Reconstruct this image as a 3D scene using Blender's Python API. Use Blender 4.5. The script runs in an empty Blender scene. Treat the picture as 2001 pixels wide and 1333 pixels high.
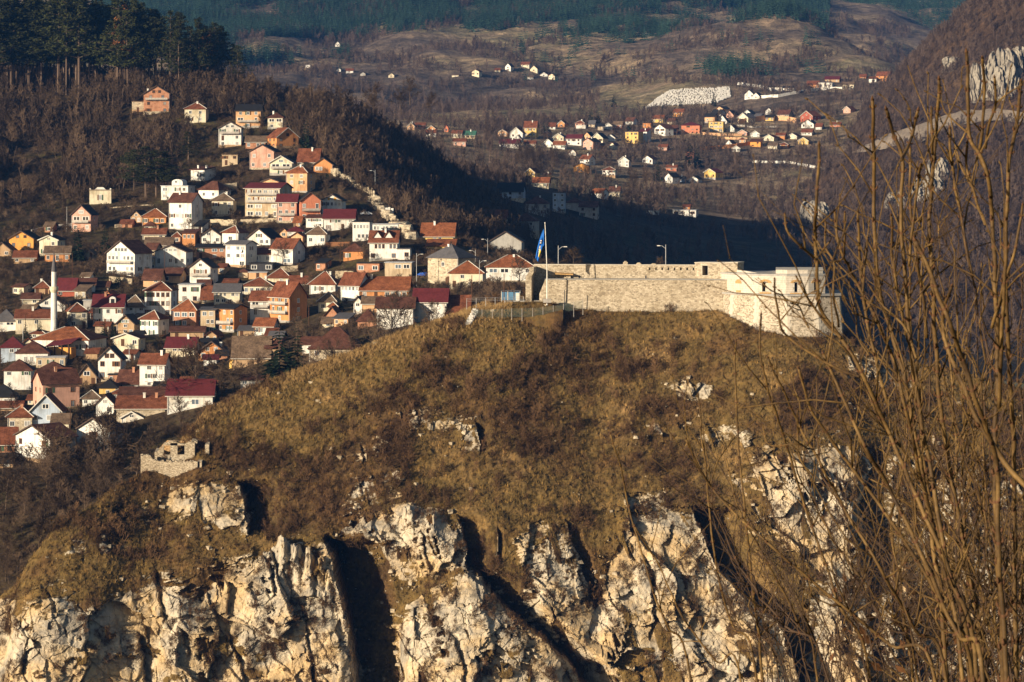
import bpy, math, random
import numpy as np
R = math.radians
random.seed(11)
rng = np.random.default_rng(5)

# ------------------------------------------------------------------ camera
FPX = 5674.0          # focal length in pixels of the 2001 px wide photograph
CX, HY = 1000.5, 325.0
scene = bpy.context.scene
col = scene.collection
cam_d = bpy.data.cameras.new('camera')
cam = bpy.data.objects.new('camera', cam_d); col.objects.link(cam)
cam.location = (0, 0, 0); cam.rotation_euler = (R(90), 0, 0)
cam_d.sensor_width = 36.0
cam_d.lens = 36.0 * FPX / 2001.0
cam_d.shift_y = -(666.5 - HY) / 2001.0
cam_d.clip_start = 0.5; cam_d.clip_end = 20000
cam_d.dof.use_dof = True; cam_d.dof.focus_distance = 700; cam_d.dof.aperture_fstop = 26
scene.camera = cam

# ------------------------------------------------------------------ light
SUN_AZ, SUN_EL = 50.0, 13.0      # light comes from behind the camera's left shoulder
sun_d = bpy.data.lights.new('sun', 'SUN'); sun = bpy.data.objects.new('sun', sun_d); col.objects.link(sun)
sun_d.energy = 5.0; sun_d.angle = R(0.5); sun_d.color = (1.0, 0.84, 0.63)
sun.rotation_euler = (R(90 - SUN_EL), 0, R(-SUN_AZ))
sun.location = (-300, -200, 200)
w = bpy.data.worlds.new('World'); scene.world = w; w.use_nodes = True
nt = w.node_tree; bg = nt.nodes['Background']
sky = nt.nodes.new('ShaderNodeTexSky'); sky.sky_type = 'NISHITA'; sky.sun_disc = False
sky.sun_elevation = R(SUN_EL); sky.sun_rotation = R(180 + SUN_AZ)
nt.links.new(sky.outputs[0], bg.inputs[0]); bg.inputs[1].default_value = 0.05
scene.view_settings.view_transform = 'Standard'; scene.view_settings.look = 'None'
scene.view_settings.exposure = 0.65; scene.view_settings.gamma = 1.0
scene.view_settings.use_curve_mapping = False
scene.cycles.max_bounces = 5; scene.cycles.diffuse_bounces = 1; scene.cycles.transparent_max_bounces = 6
scene.cycles.volume_bounces = 0; scene.cycles.use_denoising = True

# ------------------------------------------------------------------ helpers
def ray(px, py, Y):
    return np.array([(px - CX) / FPX * Y, Y, (HY - py) / FPX * Y])

def tag(o, label=None, cat=None, group=None, kind=None):
    if label: o['label'] = label
    if cat: o['category'] = cat
    if group: o['group'] = group
    if kind: o['kind'] = kind
    return o

def empty(name, loc, rz=0.0):
    o = bpy.data.objects.new(name, None); col.objects.link(o)
    o.location = loc; o.rotation_euler = (0, 0, rz); o.empty_display_size = 1
    return o

def obj(name, me, parent=None, loc=None):
    o = bpy.data.objects.new(name, me); col.objects.link(o)
    if parent is not None: o.parent = parent
    if loc is not None: o.location = loc
    return o

def pymesh(name, v, f, mats=(), mi=None, smooth=False):
    me = bpy.data.meshes.new(name)
    me.from_pydata([tuple(map(float, p)) for p in v], [], f)
    for m in mats: me.materials.append(m)
    if mi is not None: me.polygons.foreach_set('material_index', mi)
    if smooth: me.polygons.foreach_set('use_smooth', [True] * len(me.polygons))
    me.update()
    return me

def fastmesh(name, v, f, mats=(), smooth=False):
    """v (n,3), f (m,k) with constant k, through foreach_set"""
    v = np.asarray(v, np.float32); f = np.asarray(f, np.int32)
    me = bpy.data.meshes.new(name)
    me.vertices.add(len(v)); me.vertices.foreach_set('co', v.ravel())
    m, k = f.shape
    me.loops.add(m * k); me.loops.foreach_set('vertex_index', f.ravel())
    me.polygons.add(m)
    me.polygons.foreach_set('loop_start', np.arange(0, m * k, k, dtype=np.int32))
    me.polygons.foreach_set('use_smooth', np.full(m, smooth))
    for mt in mats: me.materials.append(mt)
    me.update(calc_edges=True)
    return me

def attr(me, name, a):
    at = me.attributes.new(name, 'FLOAT', 'POINT'); at.data.foreach_set('value', np.asarray(a, np.float32).ravel())

class MB:
    """collects primitives for ONE mesh"""
    def __init__(s): s.v = []; s.f = []; s.m = []
    def add(s, v, f, mi=0):
        n = len(s.v); s.v += [tuple(map(float, p)) for p in v]
        s.f += [tuple(i + n for i in q) for q in f]; s.m += [mi] * len(f); return s
    def box(s, x0, x1, y0, y1, z0, z1, mi=0):
        v = [(x0,y0,z0),(x1,y0,z0),(x1,y1,z0),(x0,y1,z0),(x0,y0,z1),(x1,y0,z1),(x1,y1,z1),(x0,y1,z1)]
        return s.add(v, [(0,3,2,1),(4,5,6,7),(0,1,5,4),(1,2,6,5),(2,3,7,6),(3,0,4,7)], mi)
    def slab(s, quad, t, mi=0):
        """a plate below the given polygon (counter-clockwise seen from above), t thick"""
        q = [np.array(p, float) for p in quad]
        n = np.cross(q[1] - q[0], q[2] - q[0]); n /= np.linalg.norm(n)
        k = len(q); v = q + [p - n * t for p in q]
        f = [tuple(range(k)), tuple(range(2 * k - 1, k - 1, -1))]
        f += [(i, i + k, (i + 1) % k + k, (i + 1) % k) for i in range(k)]
        return s.add(v, f, mi)
    def tube(s, pts, rad, n=6, mi=0, cap=True):
        pts = [np.array(p, float) for p in pts]; rings = []
        base = len(s.v)
        for i, p in enumerate(pts):
            d = pts[min(i + 1, len(pts) - 1)] - pts[max(i - 1, 0)]
            d /= (np.linalg.norm(d) + 1e-9)
            a = np.cross(d, (0.31, 0.95, 0.11)); a /= (np.linalg.norm(a) + 1e-9); b = np.cross(d, a)
            r = rad[i] if hasattr(rad, '__len__') else rad
            for k in range(n):
                t = 2 * math.pi * k / n
                s.v.append(tuple(p + r * (math.cos(t) * a + math.sin(t) * b)))
        for i in range(len(pts) - 1):
            for k in range(n):
                a0 = base + i * n + k; a1 = base + i * n + (k + 1) % n
                s.f.append((a0, a1, a1 + n, a0 + n)); s.m.append(mi)
        if cap:
            s.f.append(tuple(base + k for k in range(n - 1, -1, -1))); s.m.append(mi)
            e = base + (len(pts) - 1) * n
            s.f.append(tuple(e + k for k in range(n))); s.m.append(mi)
        return s
    def mesh(s, name, mats, smooth=False):
        return pymesh(name, s.v, s.f, mats, s.m, smooth)
    def obj(s, name, mats, parent=None, smooth=False, loc=None):
        return obj(name, s.mesh(name, mats if isinstance(mats, (list, tuple)) else [mats], smooth), parent, loc)

# ---- noise
_perm = np.random.default_rng(3).permutation(256); _perm = np.concatenate([_perm] * 3)
_grad = np.random.default_rng(4).normal(size=(256, 3)); _grad /= np.linalg.norm(_grad, axis=1)[:, None]
def pn(x, y, z=0.0):
    x, y, z = np.broadcast_arrays(np.asarray(x, float), y, z)
    xi = np.floor(x).astype(int); yi = np.floor(y).astype(int); zi = np.floor(z).astype(int)
    xf = x - xi; yf = y - yi; zf = z - zi
    u = xf * xf * xf * (xf * (xf * 6 - 15) + 10); v = yf * yf * yf * (yf * (yf * 6 - 15) + 10); ww = zf * zf * zf * (zf * (zf * 6 - 15) + 10)
    out = 0.0
    for dx in (0, 1):
        for dy in (0, 1):
            for dz in (0, 1):
                h = _perm[_perm[_perm[(xi + dx) & 255] + ((yi + dy) & 255)] + ((zi + dz) & 255)]
                g = _grad[h]
                d = g[..., 0] * (xf - dx) + g[..., 1] * (yf - dy) + g[..., 2] * (zf - dz)
                out = out + d * (u if dx else 1 - u) * (v if dy else 1 - v) * (ww if dz else 1 - ww)
    return out * 1.5
def fbm(x, y, z=0.0, o=4, g=0.5):
    s = 0.0; a = 1.0; k = 1.0
    for i in range(o):
        s = s + a * pn(x * k + 7.3 * i, y * k - 3.1 * i, z * k + 1.7 * i); a *= g; k *= 2.03
    return s
def _h(i, j, k, n):
    t = np.sin(i * 127.1 + j * 311.7 + k * 74.7 + n * 53.3) * 43758.5453
    return t - np.floor(t)
def worley(x, y):
    """per point: F1, F2, and the nearest cell's id pair and offset"""
    xi = np.floor(x); yi = np.floor(y)
    f1 = np.full(x.shape, 9.0); f2 = np.full(x.shape, 9.0)
    ci = np.zeros(x.shape); cj = np.zeros(x.shape); ox = np.zeros(x.shape); oy = np.zeros(x.shape)
    for di in (-1, 0, 1):
        for dj in (-1, 0, 1):
            a = xi + di; b = yi + dj
            dx = x - (a + _h(a, b, 0, 1)); dy = y - (b + _h(a, b, 0, 2))
            d = 0.62 * np.maximum(np.abs(dx), np.abs(dy)) + 0.38 * (np.abs(dx) + np.abs(dy))
            nb = d < f1
            f2 = np.where(nb, f1, np.minimum(f2, d))
            ci = np.where(nb, a, ci); cj = np.where(nb, b, cj); ox = np.where(nb, dx, ox); oy = np.where(nb, dy, oy)
            f1 = np.where(nb, d, f1)
    return f1, f2, ci, cj, ox, oy
def sstep(a, b, x):
    t = np.clip((x - a) / (b - a), 0, 1); return t * t * (3 - 2 * t)

# ---- materials
def newmat(name):
    m = bpy.data.materials.new(name); m.use_nodes = True
    n = m.node_tree.nodes; l = m.node_tree.links
    b = n['Principled BSDF']; b.inputs['Roughness'].default_value = 0.9
    b.inputs['Specular IOR Level'].default_value = 0.15
    return m, n, l, b
def _noise(n, l, scale, vec=None, detail=4, rough=0.6, sc3=None):
    t = n.new('ShaderNodeTexNoise'); t.inputs['Scale'].default_value = scale
    t.inputs['Detail'].default_value = detail; t.inputs['Roughness'].default_value = rough
    if vec is not None:
        if sc3 is not None:
            mp = n.new('ShaderNodeMapping'); mp.inputs['Scale'].default_value = sc3
            l.new(vec, mp.inputs[0]); vec = mp.outputs[0]
        l.new(vec, t.inputs['Vector'])
    return t
def _ramp(n, l, src, stops):
    r = n.new('ShaderNodeValToRGB'); l.new(src, r.inputs[0])
    e = r.color_ramp.elements
    while len(e) > 1: e.remove(e[-1])
    e[0].position = stops[0][0]; e[0].color = (*stops[0][1], 1)
    for p, c in stops[1:]:
        k = e.new(p); k.color = (*c, 1)
    return r
def _mix(n, l, fac, a, b, mode='MIX'):
    m = n.new('ShaderNodeMix'); m.data_type = 'RGBA'; m.blend_type = mode
    for sock, val in ((m.inputs[0], fac), (m.inputs[6], a), (m.inputs[7], b)):
        if hasattr(val, 'links') or hasattr(val, 'is_linked'): l.new(val, sock)
        elif isinstance(val, (int, float)): sock.default_value = val
        else: sock.default_value = (*val, 1)
    return m.outputs[2]
def _math(n, l, op, a, b=0.0):
    m = n.new('ShaderNodeMath'); m.operation = op
    for sock, val in ((m.inputs[0], a), (m.inputs[1], b)):
        if hasattr(val, 'is_linked'): l.new(val, sock)
        else: sock.default_value = val
    return m.outputs[0]
def _bump(n, l, b, h, strength, dist):
    k = n.new('ShaderNodeBump'); k.inputs['Strength'].default_value = strength; k.inputs['Distance'].default_value = dist
    l.new(h, k.inputs['Height']); l.new(k.outputs[0], b.inputs['Normal'])
def geo_pos(n):
    return n.new('ShaderNodeNewGeometry').outputs['Position']

def speckled(name, c, var=0.25, scale=0.6, rough=0.9, bump=0.0, dark=0.55):
    """plain surface with soft dirt of its own: plaster, metal"""
    m, n, l, b = newmat(name)
    p = geo_pos(n)
    t = _noise(n, l, scale, p, 5, 0.65)
    t2 = _noise(n, l, scale * 3.1, p, 3, 0.6, (1, 1, 0.25))
    f = _math(n, l, 'MULTIPLY', t.outputs['Fac'], t2.outputs['Fac'])
    r = _ramp(n, l, f, [(0.12, tuple(x * (1 - var) for x in c)), (0.3, c), (0.5, tuple(min(1, x * (1 + var * 0.3)) for x in c))])
    if name.startswith('plaster'):
        t3 = _noise(n, l, 0.9, p, 4, 0.7, (1, 1, 0.12)); t4 = _noise(n, l, 0.16, p, 3, 0.5)
        g_ = _math(n, l, 'MULTIPLY', t3.outputs['Fac'], t4.outputs['Fac'])
        r3 = _ramp(n, l, g_, [(0.14, (0.62, 0.57, 0.5)), (0.24, (1, 1, 1))])
        l.new(_mix(n, l, 0.85, r.outputs[0], r3.outputs[0], 'MULTIPLY'), b.inputs['Base Color'])
    else: l.new(r.outputs[0], b.inputs['Base Color']); b.inputs['Roughness'].default_value = rough
    return m
# ------------------------------------------------------------------ terrain functions
class TPS:
    def __init__(s, pts, lam=0.02):
        p = np.array(pts, float); s.c = p[:, :2] / 100.0; n = len(p)
        K = s.k(s.c, s.c) + lam * np.eye(n)
        P = np.c_[np.ones(n), s.c]
        A = np.block([[K, P], [P.T, np.zeros((3, 3))]])
        s.w = np.linalg.solve(A, np.r_[p[:, 2], 0, 0, 0]); s.n = n
    @staticmethod
    def k(a, b):
        d = np.sqrt(((a[:, None] - b[None]) ** 2).sum(-1)); return d          # biharmonic-like, taut
    def __call__(s, x, y):
        x = np.asarray(x, float); sh = x.shape
        q = np.c_[x.ravel(), np.asarray(y, float).ravel()] / 100.0
        out = np.empty(len(q))
        for i in range(0, len(q), 20000):
            b = q[i:i + 20000]
            out[i:i + 20000] = s.k(b, s.c) @ s.w[:s.n] + s.w[s.n] + b @ s.w[s.n + 1:]
        return out.reshape(sh)

def P(*rows): return [tuple(ray(*r)) for r in rows]

town_pts = P((-200,950,700),(0,960,690),(100,930,700),(200,900,710),(300,860,720),(400,800,735),(520,745,750),(650,700,765),(800,640,785),(900,625,790),(1000,600,800),
 (-150,1150,640),(0,1150,637),(60,1100,645),(150,1015,655),(250,935,680),(400,900,690),(600,800,700),(800,750,720),(1000,700,740),
 (-200,700,850),(0,700,850),(150,690,850),(300,700,845),(450,680,850),(600,640,860),(-200,800,780),(100,800,780),
 (-200,560,960),(0,560,960),(200,545,960),(400,560,955),(600,560,945),(750,545,935),(850,553,920),(950,560,890),(1040,565,860),
 (0,490,1040),(200,480,1045),(400,470,1040),(600,460,1035),(720,450,1020),(800,470,990),(850,470,992),(880,480,985),(870,450,1090),(930,462,1140),(950,485,1020),
 (0,400,1130),(170,400,1120),(330,400,1110),(480,420,1075),(600,400,1090),(700,390,1085),(760,405,1108),(820,412,1150),(880,420,1205),(935,430,1255),
 (0,300,1220),(200,300,1215),(350,340,1165),(450,330,1160),(560,320,1160),(650,320,1160),(750,350,1140),(800,352,1182),(850,360,1228),(895,375,1275),
 (0,220,1290),(200,225,1280),(300,222,1265),(390,242,1240),(480,250,1235),(560,265,1215),(650,270,1210),(750,308,1195),(800,322,1235),
 (-200,120,1360),(0,155,1350),(150,162,1345),(300,162,1335),(450,168,1325),(560,196,1300),(650,215,1290),(720,246,1280),(780,282,1270),(850,328,1295),(900,362,1325),(945,398,1335),
 (1000,520,950),(1000,490,1040),(985,470,1140)) + [
 (-165,1470,18),(-60,1420,-30),(0,1380,-50),(50,1330,-65),(60,1240,-55),(60,1050,-52),(70,900,-60),(-300,1500,45),
 (-450,1360,112),(-700,1400,185),(-900,1350,200),(-560,1180,70),(-420,1100,5),(-420,900,-40),(-400,750,-62),(-400,640,-90),
 (-520,1550,120),(-800,1650,150),(80,800,-75),(80,1500,-60),(-150,1650,-20)]
_town = TPS(town_pts)
def town_z(x, y):
    return _town(x, y) + 0.9 * fbm(np.asarray(x) / 22.0, np.asarray(y) / 22.0, 0.3, 4)

valley_pts = P((900,520,1120),(1000,490,1200),(1100,480,1280),(1200,490,1360),(1300,500,1430),(1450,510,1450),(1600,560,1400),(1700,640,1320),(1900,700,1250),(2100,720,1250),
 (940,425,1350),(1050,430,1390),(1150,440,1460),(1300,440,1590),(1450,440,1640),(1550,440,1660),
 (900,340,1570),(1000,372,1530),(1100,372,1640),(1200,385,1710),(1300,375,1790),(1400,395,1750),(1500,400,1760),
 (870,275,1900),(1000,290,1950),(1100,290,1960),(1200,290,1980),(1300,330,1900),(1400,342,1890),(1500,335,1900),(1600,335,1880),
 (1250,250,2120),(1400,268,2080),(1500,266,2080),(1600,245,2100),(1680,205,2180),(1750,190,2280),
 (800,248,2100),(900,245,2200),(1000,245,2200),(1150,240,2250),
 (1150,195,2500),(1280,215,2330),(1350,180,2420),(1420,172,2450),(1550,178,2400),(1650,162,2450),(1740,145,2500),
 (300,110,2700),(500,130,2700),(650,150,2700),(800,150,2700),(1000,150,2700),(1200,140,2700),(1400,130,2700),(1560,120,2700),
 (300,30,3100),(500,60,3100),(800,60,3100),(1000,66,3050),(1250,70,3000),(1400,40,3050),(1500,35,3000),
 (1545,18,2990),(1600,50,2900),(1650,85,2800),(1720,122,2680),(1750,140,2600),
 (300,-60,3700),(700,-60,3700),(1100,-50,3600),(1350,-30,3500)) + [
 (280,3200,130),(340,3050,95),(400,2900,60),(430,2750,50),(300,3400,170),(480,2600,40),(520,2900,50),
 (300,1300,-60),(300,1700,-20),(-200,1900,10),(-500,2100,30),(-900,2300,50),(-500,2700,90),(-900,3300,150),(-400,4300,300),(300,4300,260),(100,4200,260)]
_valley = TPS(valley_pts)
def valley_z(x, y):
    x = np.asarray(x, float); y = np.asarray(y, float)
    f = sstep(1800, 2700, y)
    return _valley(x, y) + (1.5 + 9 * f) * fbm(x / 130.0, y / 200.0, 2.2, 5, 0.55)

far_pts = P((1400,120,3300),(1600,120,3350),(1740,150,3250),(1850,150,3250),(2000,150,3200),(1540,60,3500),(1640,62,3550),(1740,95,3450),(1800,110,3400),(1900,110,3400),
 (1600,0,4100),(1750,0,4100),(1900,0,4000),(2100,0,4000),(1500,-20,4300),(1300,-20,4400),(1600,-90,4800),(1900,-90,4700),(1000,-60,4700),(500,-80,4700),(1000,-130,5300),(1900,-140,5300)) + [(1100,3300,120),(1200,4300,200),(-800,4700,330)]
_far = TPS(far_pts)
def far_z(x, y):
    return _far(x, y) + 14 * fbm(np.asarray(x) / 220.0, np.asarray(y) / 260.0, 9.2, 5, 0.55)

right_pts = P((1500,470,1560),(1550,440,1650),(1650,380,1690),(1600,345,1820),(1650,330,1860),(1700,300,1860),(1700,230,1980),(1740,150,2080),(1760,130,2080),
 (1830,70,2020),(1900,5,1980),(1960,-40,1970),(2100,-150,1960),(1600,540,1420),(1700,600,1360),(1850,640,1310),(2000,650,1300),(2150,660,1300),
 (1700,480,1540),(1800,490,1510),(1900,480,1500),(2000,470,1500),(2150,450,1500),(1750,380,1630),(1850,350,1650),(1950,330,1660),(2150,280,1670),
 (1780,280,1740),(1880,230,1755),(1980,200,1765),(2150,100,1770),(1830,170,1840),(1900,120,1855),(2000,60,1865),(2150,-60,1865)) + [
 (340,2250,-20),(430,2250,20),(520,2250,80),(660,2100,180),(660,1650,110),(660,1300,0),(140,1380,-85),(110,1550,-75),(150,1750,-60),(210,2000,-50)]
_right = TPS(right_pts)
def right_z(x, y):
    x = np.asarray(x, float); y = np.asarray(y, float)
    return _right(x, y) + 5 * fbm(x / 60.0, y / 60.0, 5.1, 5, 0.55)

def hit(fn, px, py, y0=640.0, y1=1500.0, n=420):
    """first point of the ray through a pixel on a terrain function"""
    Y = np.linspace(y0, y1, n)
    z = fn((px - CX) / FPX * Y, Y); d = (HY - py) / FPX * Y - z
    k = np.nonzero(d < 0)[0]
    if len(k) == 0: i = int(np.argmin(np.abs(d)))
    else: i = k[0]
    if i > 0 and d[i - 1] > 0 > d[i]:
        t = d[i - 1] / (d[i - 1] - d[i]); y = Y[i - 1] + t * (Y[i] - Y[i - 1])
    else: y = Y[i]
    return ray(px, py, y)

def heightgrid(name, fn, x0, x1, y0, y1, dx, dy, mat):
    xs = np.arange(x0, x1 + dx, dx); ys = np.linspace(y0, y1, int(round((y1 - y0) / dy)) + 1)
    X, Y = np.meshgrid(xs, ys); Z = fn(X, Y)
    nx, ny = len(xs), len(ys)
    i = np.arange(nx * ny).reshape(ny, nx)
    f = np.stack([i[:-1, :-1], i[:-1, 1:], i[1:, 1:], i[1:, :-1]], -1).reshape(-1, 4)
    me = fastmesh(name, np.c_[X.ravel(), Y.ravel(), Z.ravel()], f, [mat], smooth=True)
    return tag(obj(name, me), kind='structure')

# ------------------------------------------------------------------ ground materials
def mat_town_ground():
    m, n, l, b = newmat('town_ground'); p = geo_pos(n)
    a = _noise(n, l, 0.035, p, 6, 0.65); c = _noise(n, l, 0.3, p, 6, 0.7)
    r1 = _ramp(n, l, a.outputs['Fac'], [(0.35, (0.05, 0.034, 0.02)), (0.5, (0.085, 0.058, 0.03)), (0.62, (0.1, 0.08, 0.028)), (0.75, (0.16, 0.11, 0.055))])
    r2 = _ramp(n, l, c.outputs['Fac'], [(0.35, (0.35, 0.33, 0.3)), (0.6, (1.0, 1.0, 1.0)), (0.75, (1.5, 1.4, 1.25))])
    l.new(_mix(n, l, 1.0, r1.outputs[0], r2.outputs[0], 'MULTIPLY'), b.inputs['Base Color'])
    _bump(n, l, b, c.outputs['Fac'], 0.8, 1.2)
    return m
def mat_valley():
    m, n, l, b = newmat('valley_ground'); p = geo_pos(n)
    a = _noise(n, l, 0.0055, p, 7, 0.6); c = _noise(n, l, 0.06, p, 6, 0.75); d = _noise(n, l, 0.0035, p, 4, 0.55)
    r1 = _ramp(n, l, a.outputs['Fac'], [(0.34, (0.1, 0.078, 0.062)), (0.45, (0.18, 0.135, 0.1)), (0.53, (0.34, 0.25, 0.155)), (0.6, (0.24, 0.2, 0.11)), (0.7, (0.44, 0.34, 0.22))])
    r2 = _ramp(n, l, c.outputs['Fac'], [(0.36, (0.4, 0.4, 0.4)), (0.52, (0.95, 0.95, 0.95)), (0.64, (1.5, 1.45, 1.4)), (0.76, (2.9, 2.9, 2.8))])
    l.new(_mix(n, l, 1.0, r1.outputs[0], r2.outputs[0], 'MULTIPLY'), b.inputs['Base Color'])
    _bump(n, l, b, c.outputs['Fac'], 1.0, 9.0)
    return m
def mat_right():
    m, n, l, b = newmat('right_hill'); p = geo_pos(n)
    a = _noise(n, l, 0.012, p, 6, 0.6); c = _noise(n, l, 0.16, p, 6, 0.75)
    r1 = _ramp(n, l, a.outputs['Fac'], [(0.38, (0.07, 0.042, 0.025)), (0.55, (0.11, 0.066, 0.038)), (0.72, (0.17, 0.105, 0.055))])
    r2 = _ramp(n, l, c.outputs['Fac'], [(0.36, (0.4, 0.4, 0.4)), (0.55, (1, 1, 1)), (0.76, (1.9, 1.8, 1.7))])
    l.new(_mix(n, l, 1.0, r1.outputs[0], r2.outputs[0], 'MULTIPLY'), b.inputs['Base Color'])
    _bump(n, l, b, c.outputs['Fac'], 1.0, 4.0)
    return m

def mat_rock_grass():
    """limestone where the attribute 'rock' says so, dry grass elsewhere"""
    m, n, l, b = newmat('limestone_and_grass'); p = geo_pos(n)
    at = n.new('ShaderNodeAttribute'); at.attribute_name = 'rock'
    ab = n.new('ShaderNodeAttribute'); ab.attribute_name = 'brush'
    big = _noise(n, l, 0.09, p, 5, 0.6); fine = _noise(n, l, 1.1, p, 6, 0.75); mid = _noise(n, l, 0.35, p, 5, 0.65, (1, 1, 0.35))
    str_ = _noise(n, l, 0.8, p, 5, 0.7, (1, 1, 0.16))
    rk = _ramp(n, l, mid.outputs['Fac'], [(0.3, (0.17, 0.155, 0.135)), (0.42, (0.37, 0.33, 0.265)), (0.54, (0.51, 0.45, 0.345)), (0.68, (0.6, 0.53, 0.41))])
    yel = _ramp(n, l, big.outputs['Fac'], [(0.44, (1, 0.98, 0.95)), (0.6, (1.0, 0.82, 0.57))])
    stn = _ramp(n, l, str_.outputs['Fac'], [(0.3, (0.6, 0.58, 0.55)), (0.46, (1, 1, 1))])
    fin = _ramp(n, l, fine.outputs['Fac'], [(0.3, (0.55, 0.53, 0.5)), (0.5, (1, 1, 1)), (0.7, (1.08, 1.08, 1.08))])
    rc = _mix(n, l, 1.0, rk.outputs[0], yel.outputs[0], 'MULTIPLY')
    rc = _mix(n, l, 0.8, rc, stn.outputs[0], 'MULTIPLY')
    rc = _mix(n, l, 0.9, rc, fin.outputs[0], 'MULTIPLY')
    g1 = _noise(n, l, 0.05, p, 6, 0.65); g2 = _noise(n, l, 0.55, p, 6, 0.75)
    gr = _ramp(n, l, g1.outputs['Fac'], [(0.32, (0.065, 0.036, 0.017)), (0.43, (0.115, 0.068, 0.026)), (0.52, (0.135, 0.09, 0.03)), (0.6, (0.18, 0.115, 0.042)), (0.7, (0.3, 0.19, 0.08))])
    gv = _ramp(n, l, g2.outputs['Fac'], [(0.3, (0.3, 0.28, 0.26)), (0.5, (0.95, 0.95, 0.95)), (0.7, (1.55, 1.45, 1.3))])
    gc = _mix(n, l, 1.0, gr.outputs[0], gv.outputs[0], 'MULTIPLY')
    gc = _mix(n, l, _math(n, l, 'MULTIPLY', ab.outputs['Fac'], 0.75), gc, (0.04, 0.024, 0.013))
    f = _math(n, l, 'ADD', at.outputs['Fac'], _math(n, l, 'MULTIPLY', _math(n, l, 'SUBTRACT', fine.outputs['Fac'], 0.5), 1.5))
    fr = _ramp(n, l, f, [(0.42, (0, 0, 0)), (0.56, (1, 1, 1))])
    l.new(_mix(n, l, fr.outputs[0], gc, rc), b.inputs['Base Color'])
    h = _math(n, l, 'ADD', _math(n, l, 'MULTIPLY', fine.outputs['Fac'], 0.7), str_.outputs['Fac'])
    _bump(n, l, b, h, 0.7, 0.35)
    return m

M_TOWN = mat_town_ground(); M_VAL = mat_valley(); M_RIGHT = mat_right(); M_ROCK = mat_rock_grass()

town_hill = heightgrid('town_hillside_ground', town_z, -300, 110, 630, 1500, 2.5, 2.5, M_TOWN)
# the hill's unseen rise to the west, low mesh, shaped to shade the valley
west_hill = heightgrid('unseen_west_hills', lambda x, y: town_z(x, y) - 0.3, -1000, -300, 640, 1700, 20, 20, M_TOWN)
valley = heightgrid('valley_ground', valley_z, -950, 620, 1671, 4300, 7, 9, M_VAL)
M_FLOOR_SHADE = mat_valley(); M_FLOOR_SHADE.name = 'gorge_floor_shade'
for _nd in M_FLOOR_SHADE.node_tree.nodes:        # dark gorge woodland, its ground darkened further to paint in the valley shadow
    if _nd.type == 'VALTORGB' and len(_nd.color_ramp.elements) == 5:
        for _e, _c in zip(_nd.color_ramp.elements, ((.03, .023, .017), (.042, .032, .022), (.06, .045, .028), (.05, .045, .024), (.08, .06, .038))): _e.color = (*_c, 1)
gorge = heightgrid('gorge_ground', lambda x, y: valley_z(x, y) - 0.0, -300, 620, 1050, 1671, 6, 6.9, M_FLOOR_SHADE)
far_hill = heightgrid('far_mountain_terrain', far_z, -850, 1250, 3150, 5400, 22, 25, M_VAL)
right_hill = heightgrid('right_hill_terrain', right_z, 105, 680, 1240, 2270, 4, 4, M_RIGHT)

# ------------------------------------------------------------------ the rocky fortress hill
ridge_ctl = np.array([(-220,1290,612),(-100,1225,612),(0,1165,614),(30,1140,615),(60,1090,616),(100,1040,619),(160,1000,624),(230,948,632),(275,926,638),(340,880,646),(400,805,655),(470,772,660),
 (560,733,664),(700,684,670),(800,645,673),(880,627,676),(920,616,677),(960,604,678),(1000,596,680),(1060,592,682),(1110,600,682),(1150,607,682),(1280,611,680),(1400,609,677),(1430,622,673),(1480,646,668),(1560,661,664),(1640,657,668),
 (1690,685,668),(1760,706,668),(1850,726,668),(2000,765,668),(2150,800,665),(2300,830,660)], float)
cliff_ctl = np.array([(-220,1300),(0,1172),(110,1150),(230,1125),(300,1115),(430,1110),(480,1082),(560,1060),(700,1080),(800,1000),(900,1040),(1050,1030),(1200,1005),(1400,950),(1560,875),(1700,880),(2300,900)], float)
NPX, NF, NB = 1260, 470, 46
pxs = np.linspace(-130, 2190, NPX)
rpy = np.interp(pxs, ridge_ctl[:, 0], ridge_ctl[:, 1]) + 2.0 * fbm(pxs / 60, pxs * 0, 0.5, 4)
rY = np.interp(pxs, ridge_ctl[:, 0], ridge_ctl[:, 2])
k5 = np.hanning(31); k5 /= k5.sum()
rY = np.convolve(np.pad(rY, 15, mode='edge'), k5, 'valid')
rX = (pxs - CX) / FPX * rY; rZ = (HY - rpy) / FPX * rY
cpy = np.interp(pxs, cliff_ctl[:, 0], cliff_ctl[:, 1])
cliffZ = (HY - cpy) / FPX * 622
ZB = -118.0
t = np.linspace(0, 1, NF)[:, None]
Zg = rZ[None] + (ZB - rZ)[None] * t
up = np.maximum(Zg, np.minimum(cliffZ, rZ)[None])
Yg = rY[None] - (rZ[None] - up) / math.tan(R(35)) - (up - Zg) / math.tan(R(63))
# rounded shoulder at the ridge
sh = np.clip((rZ[None] - Zg) / 5.0, 0, 1); Yg = Yg - 1.6 * (sh - sh * sh)
Xg = np.repeat(rX[None], NF, 0)
ppx = CX + Xg / Yg * FPX; ppy = HY - Zg / Yg * FPX

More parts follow.
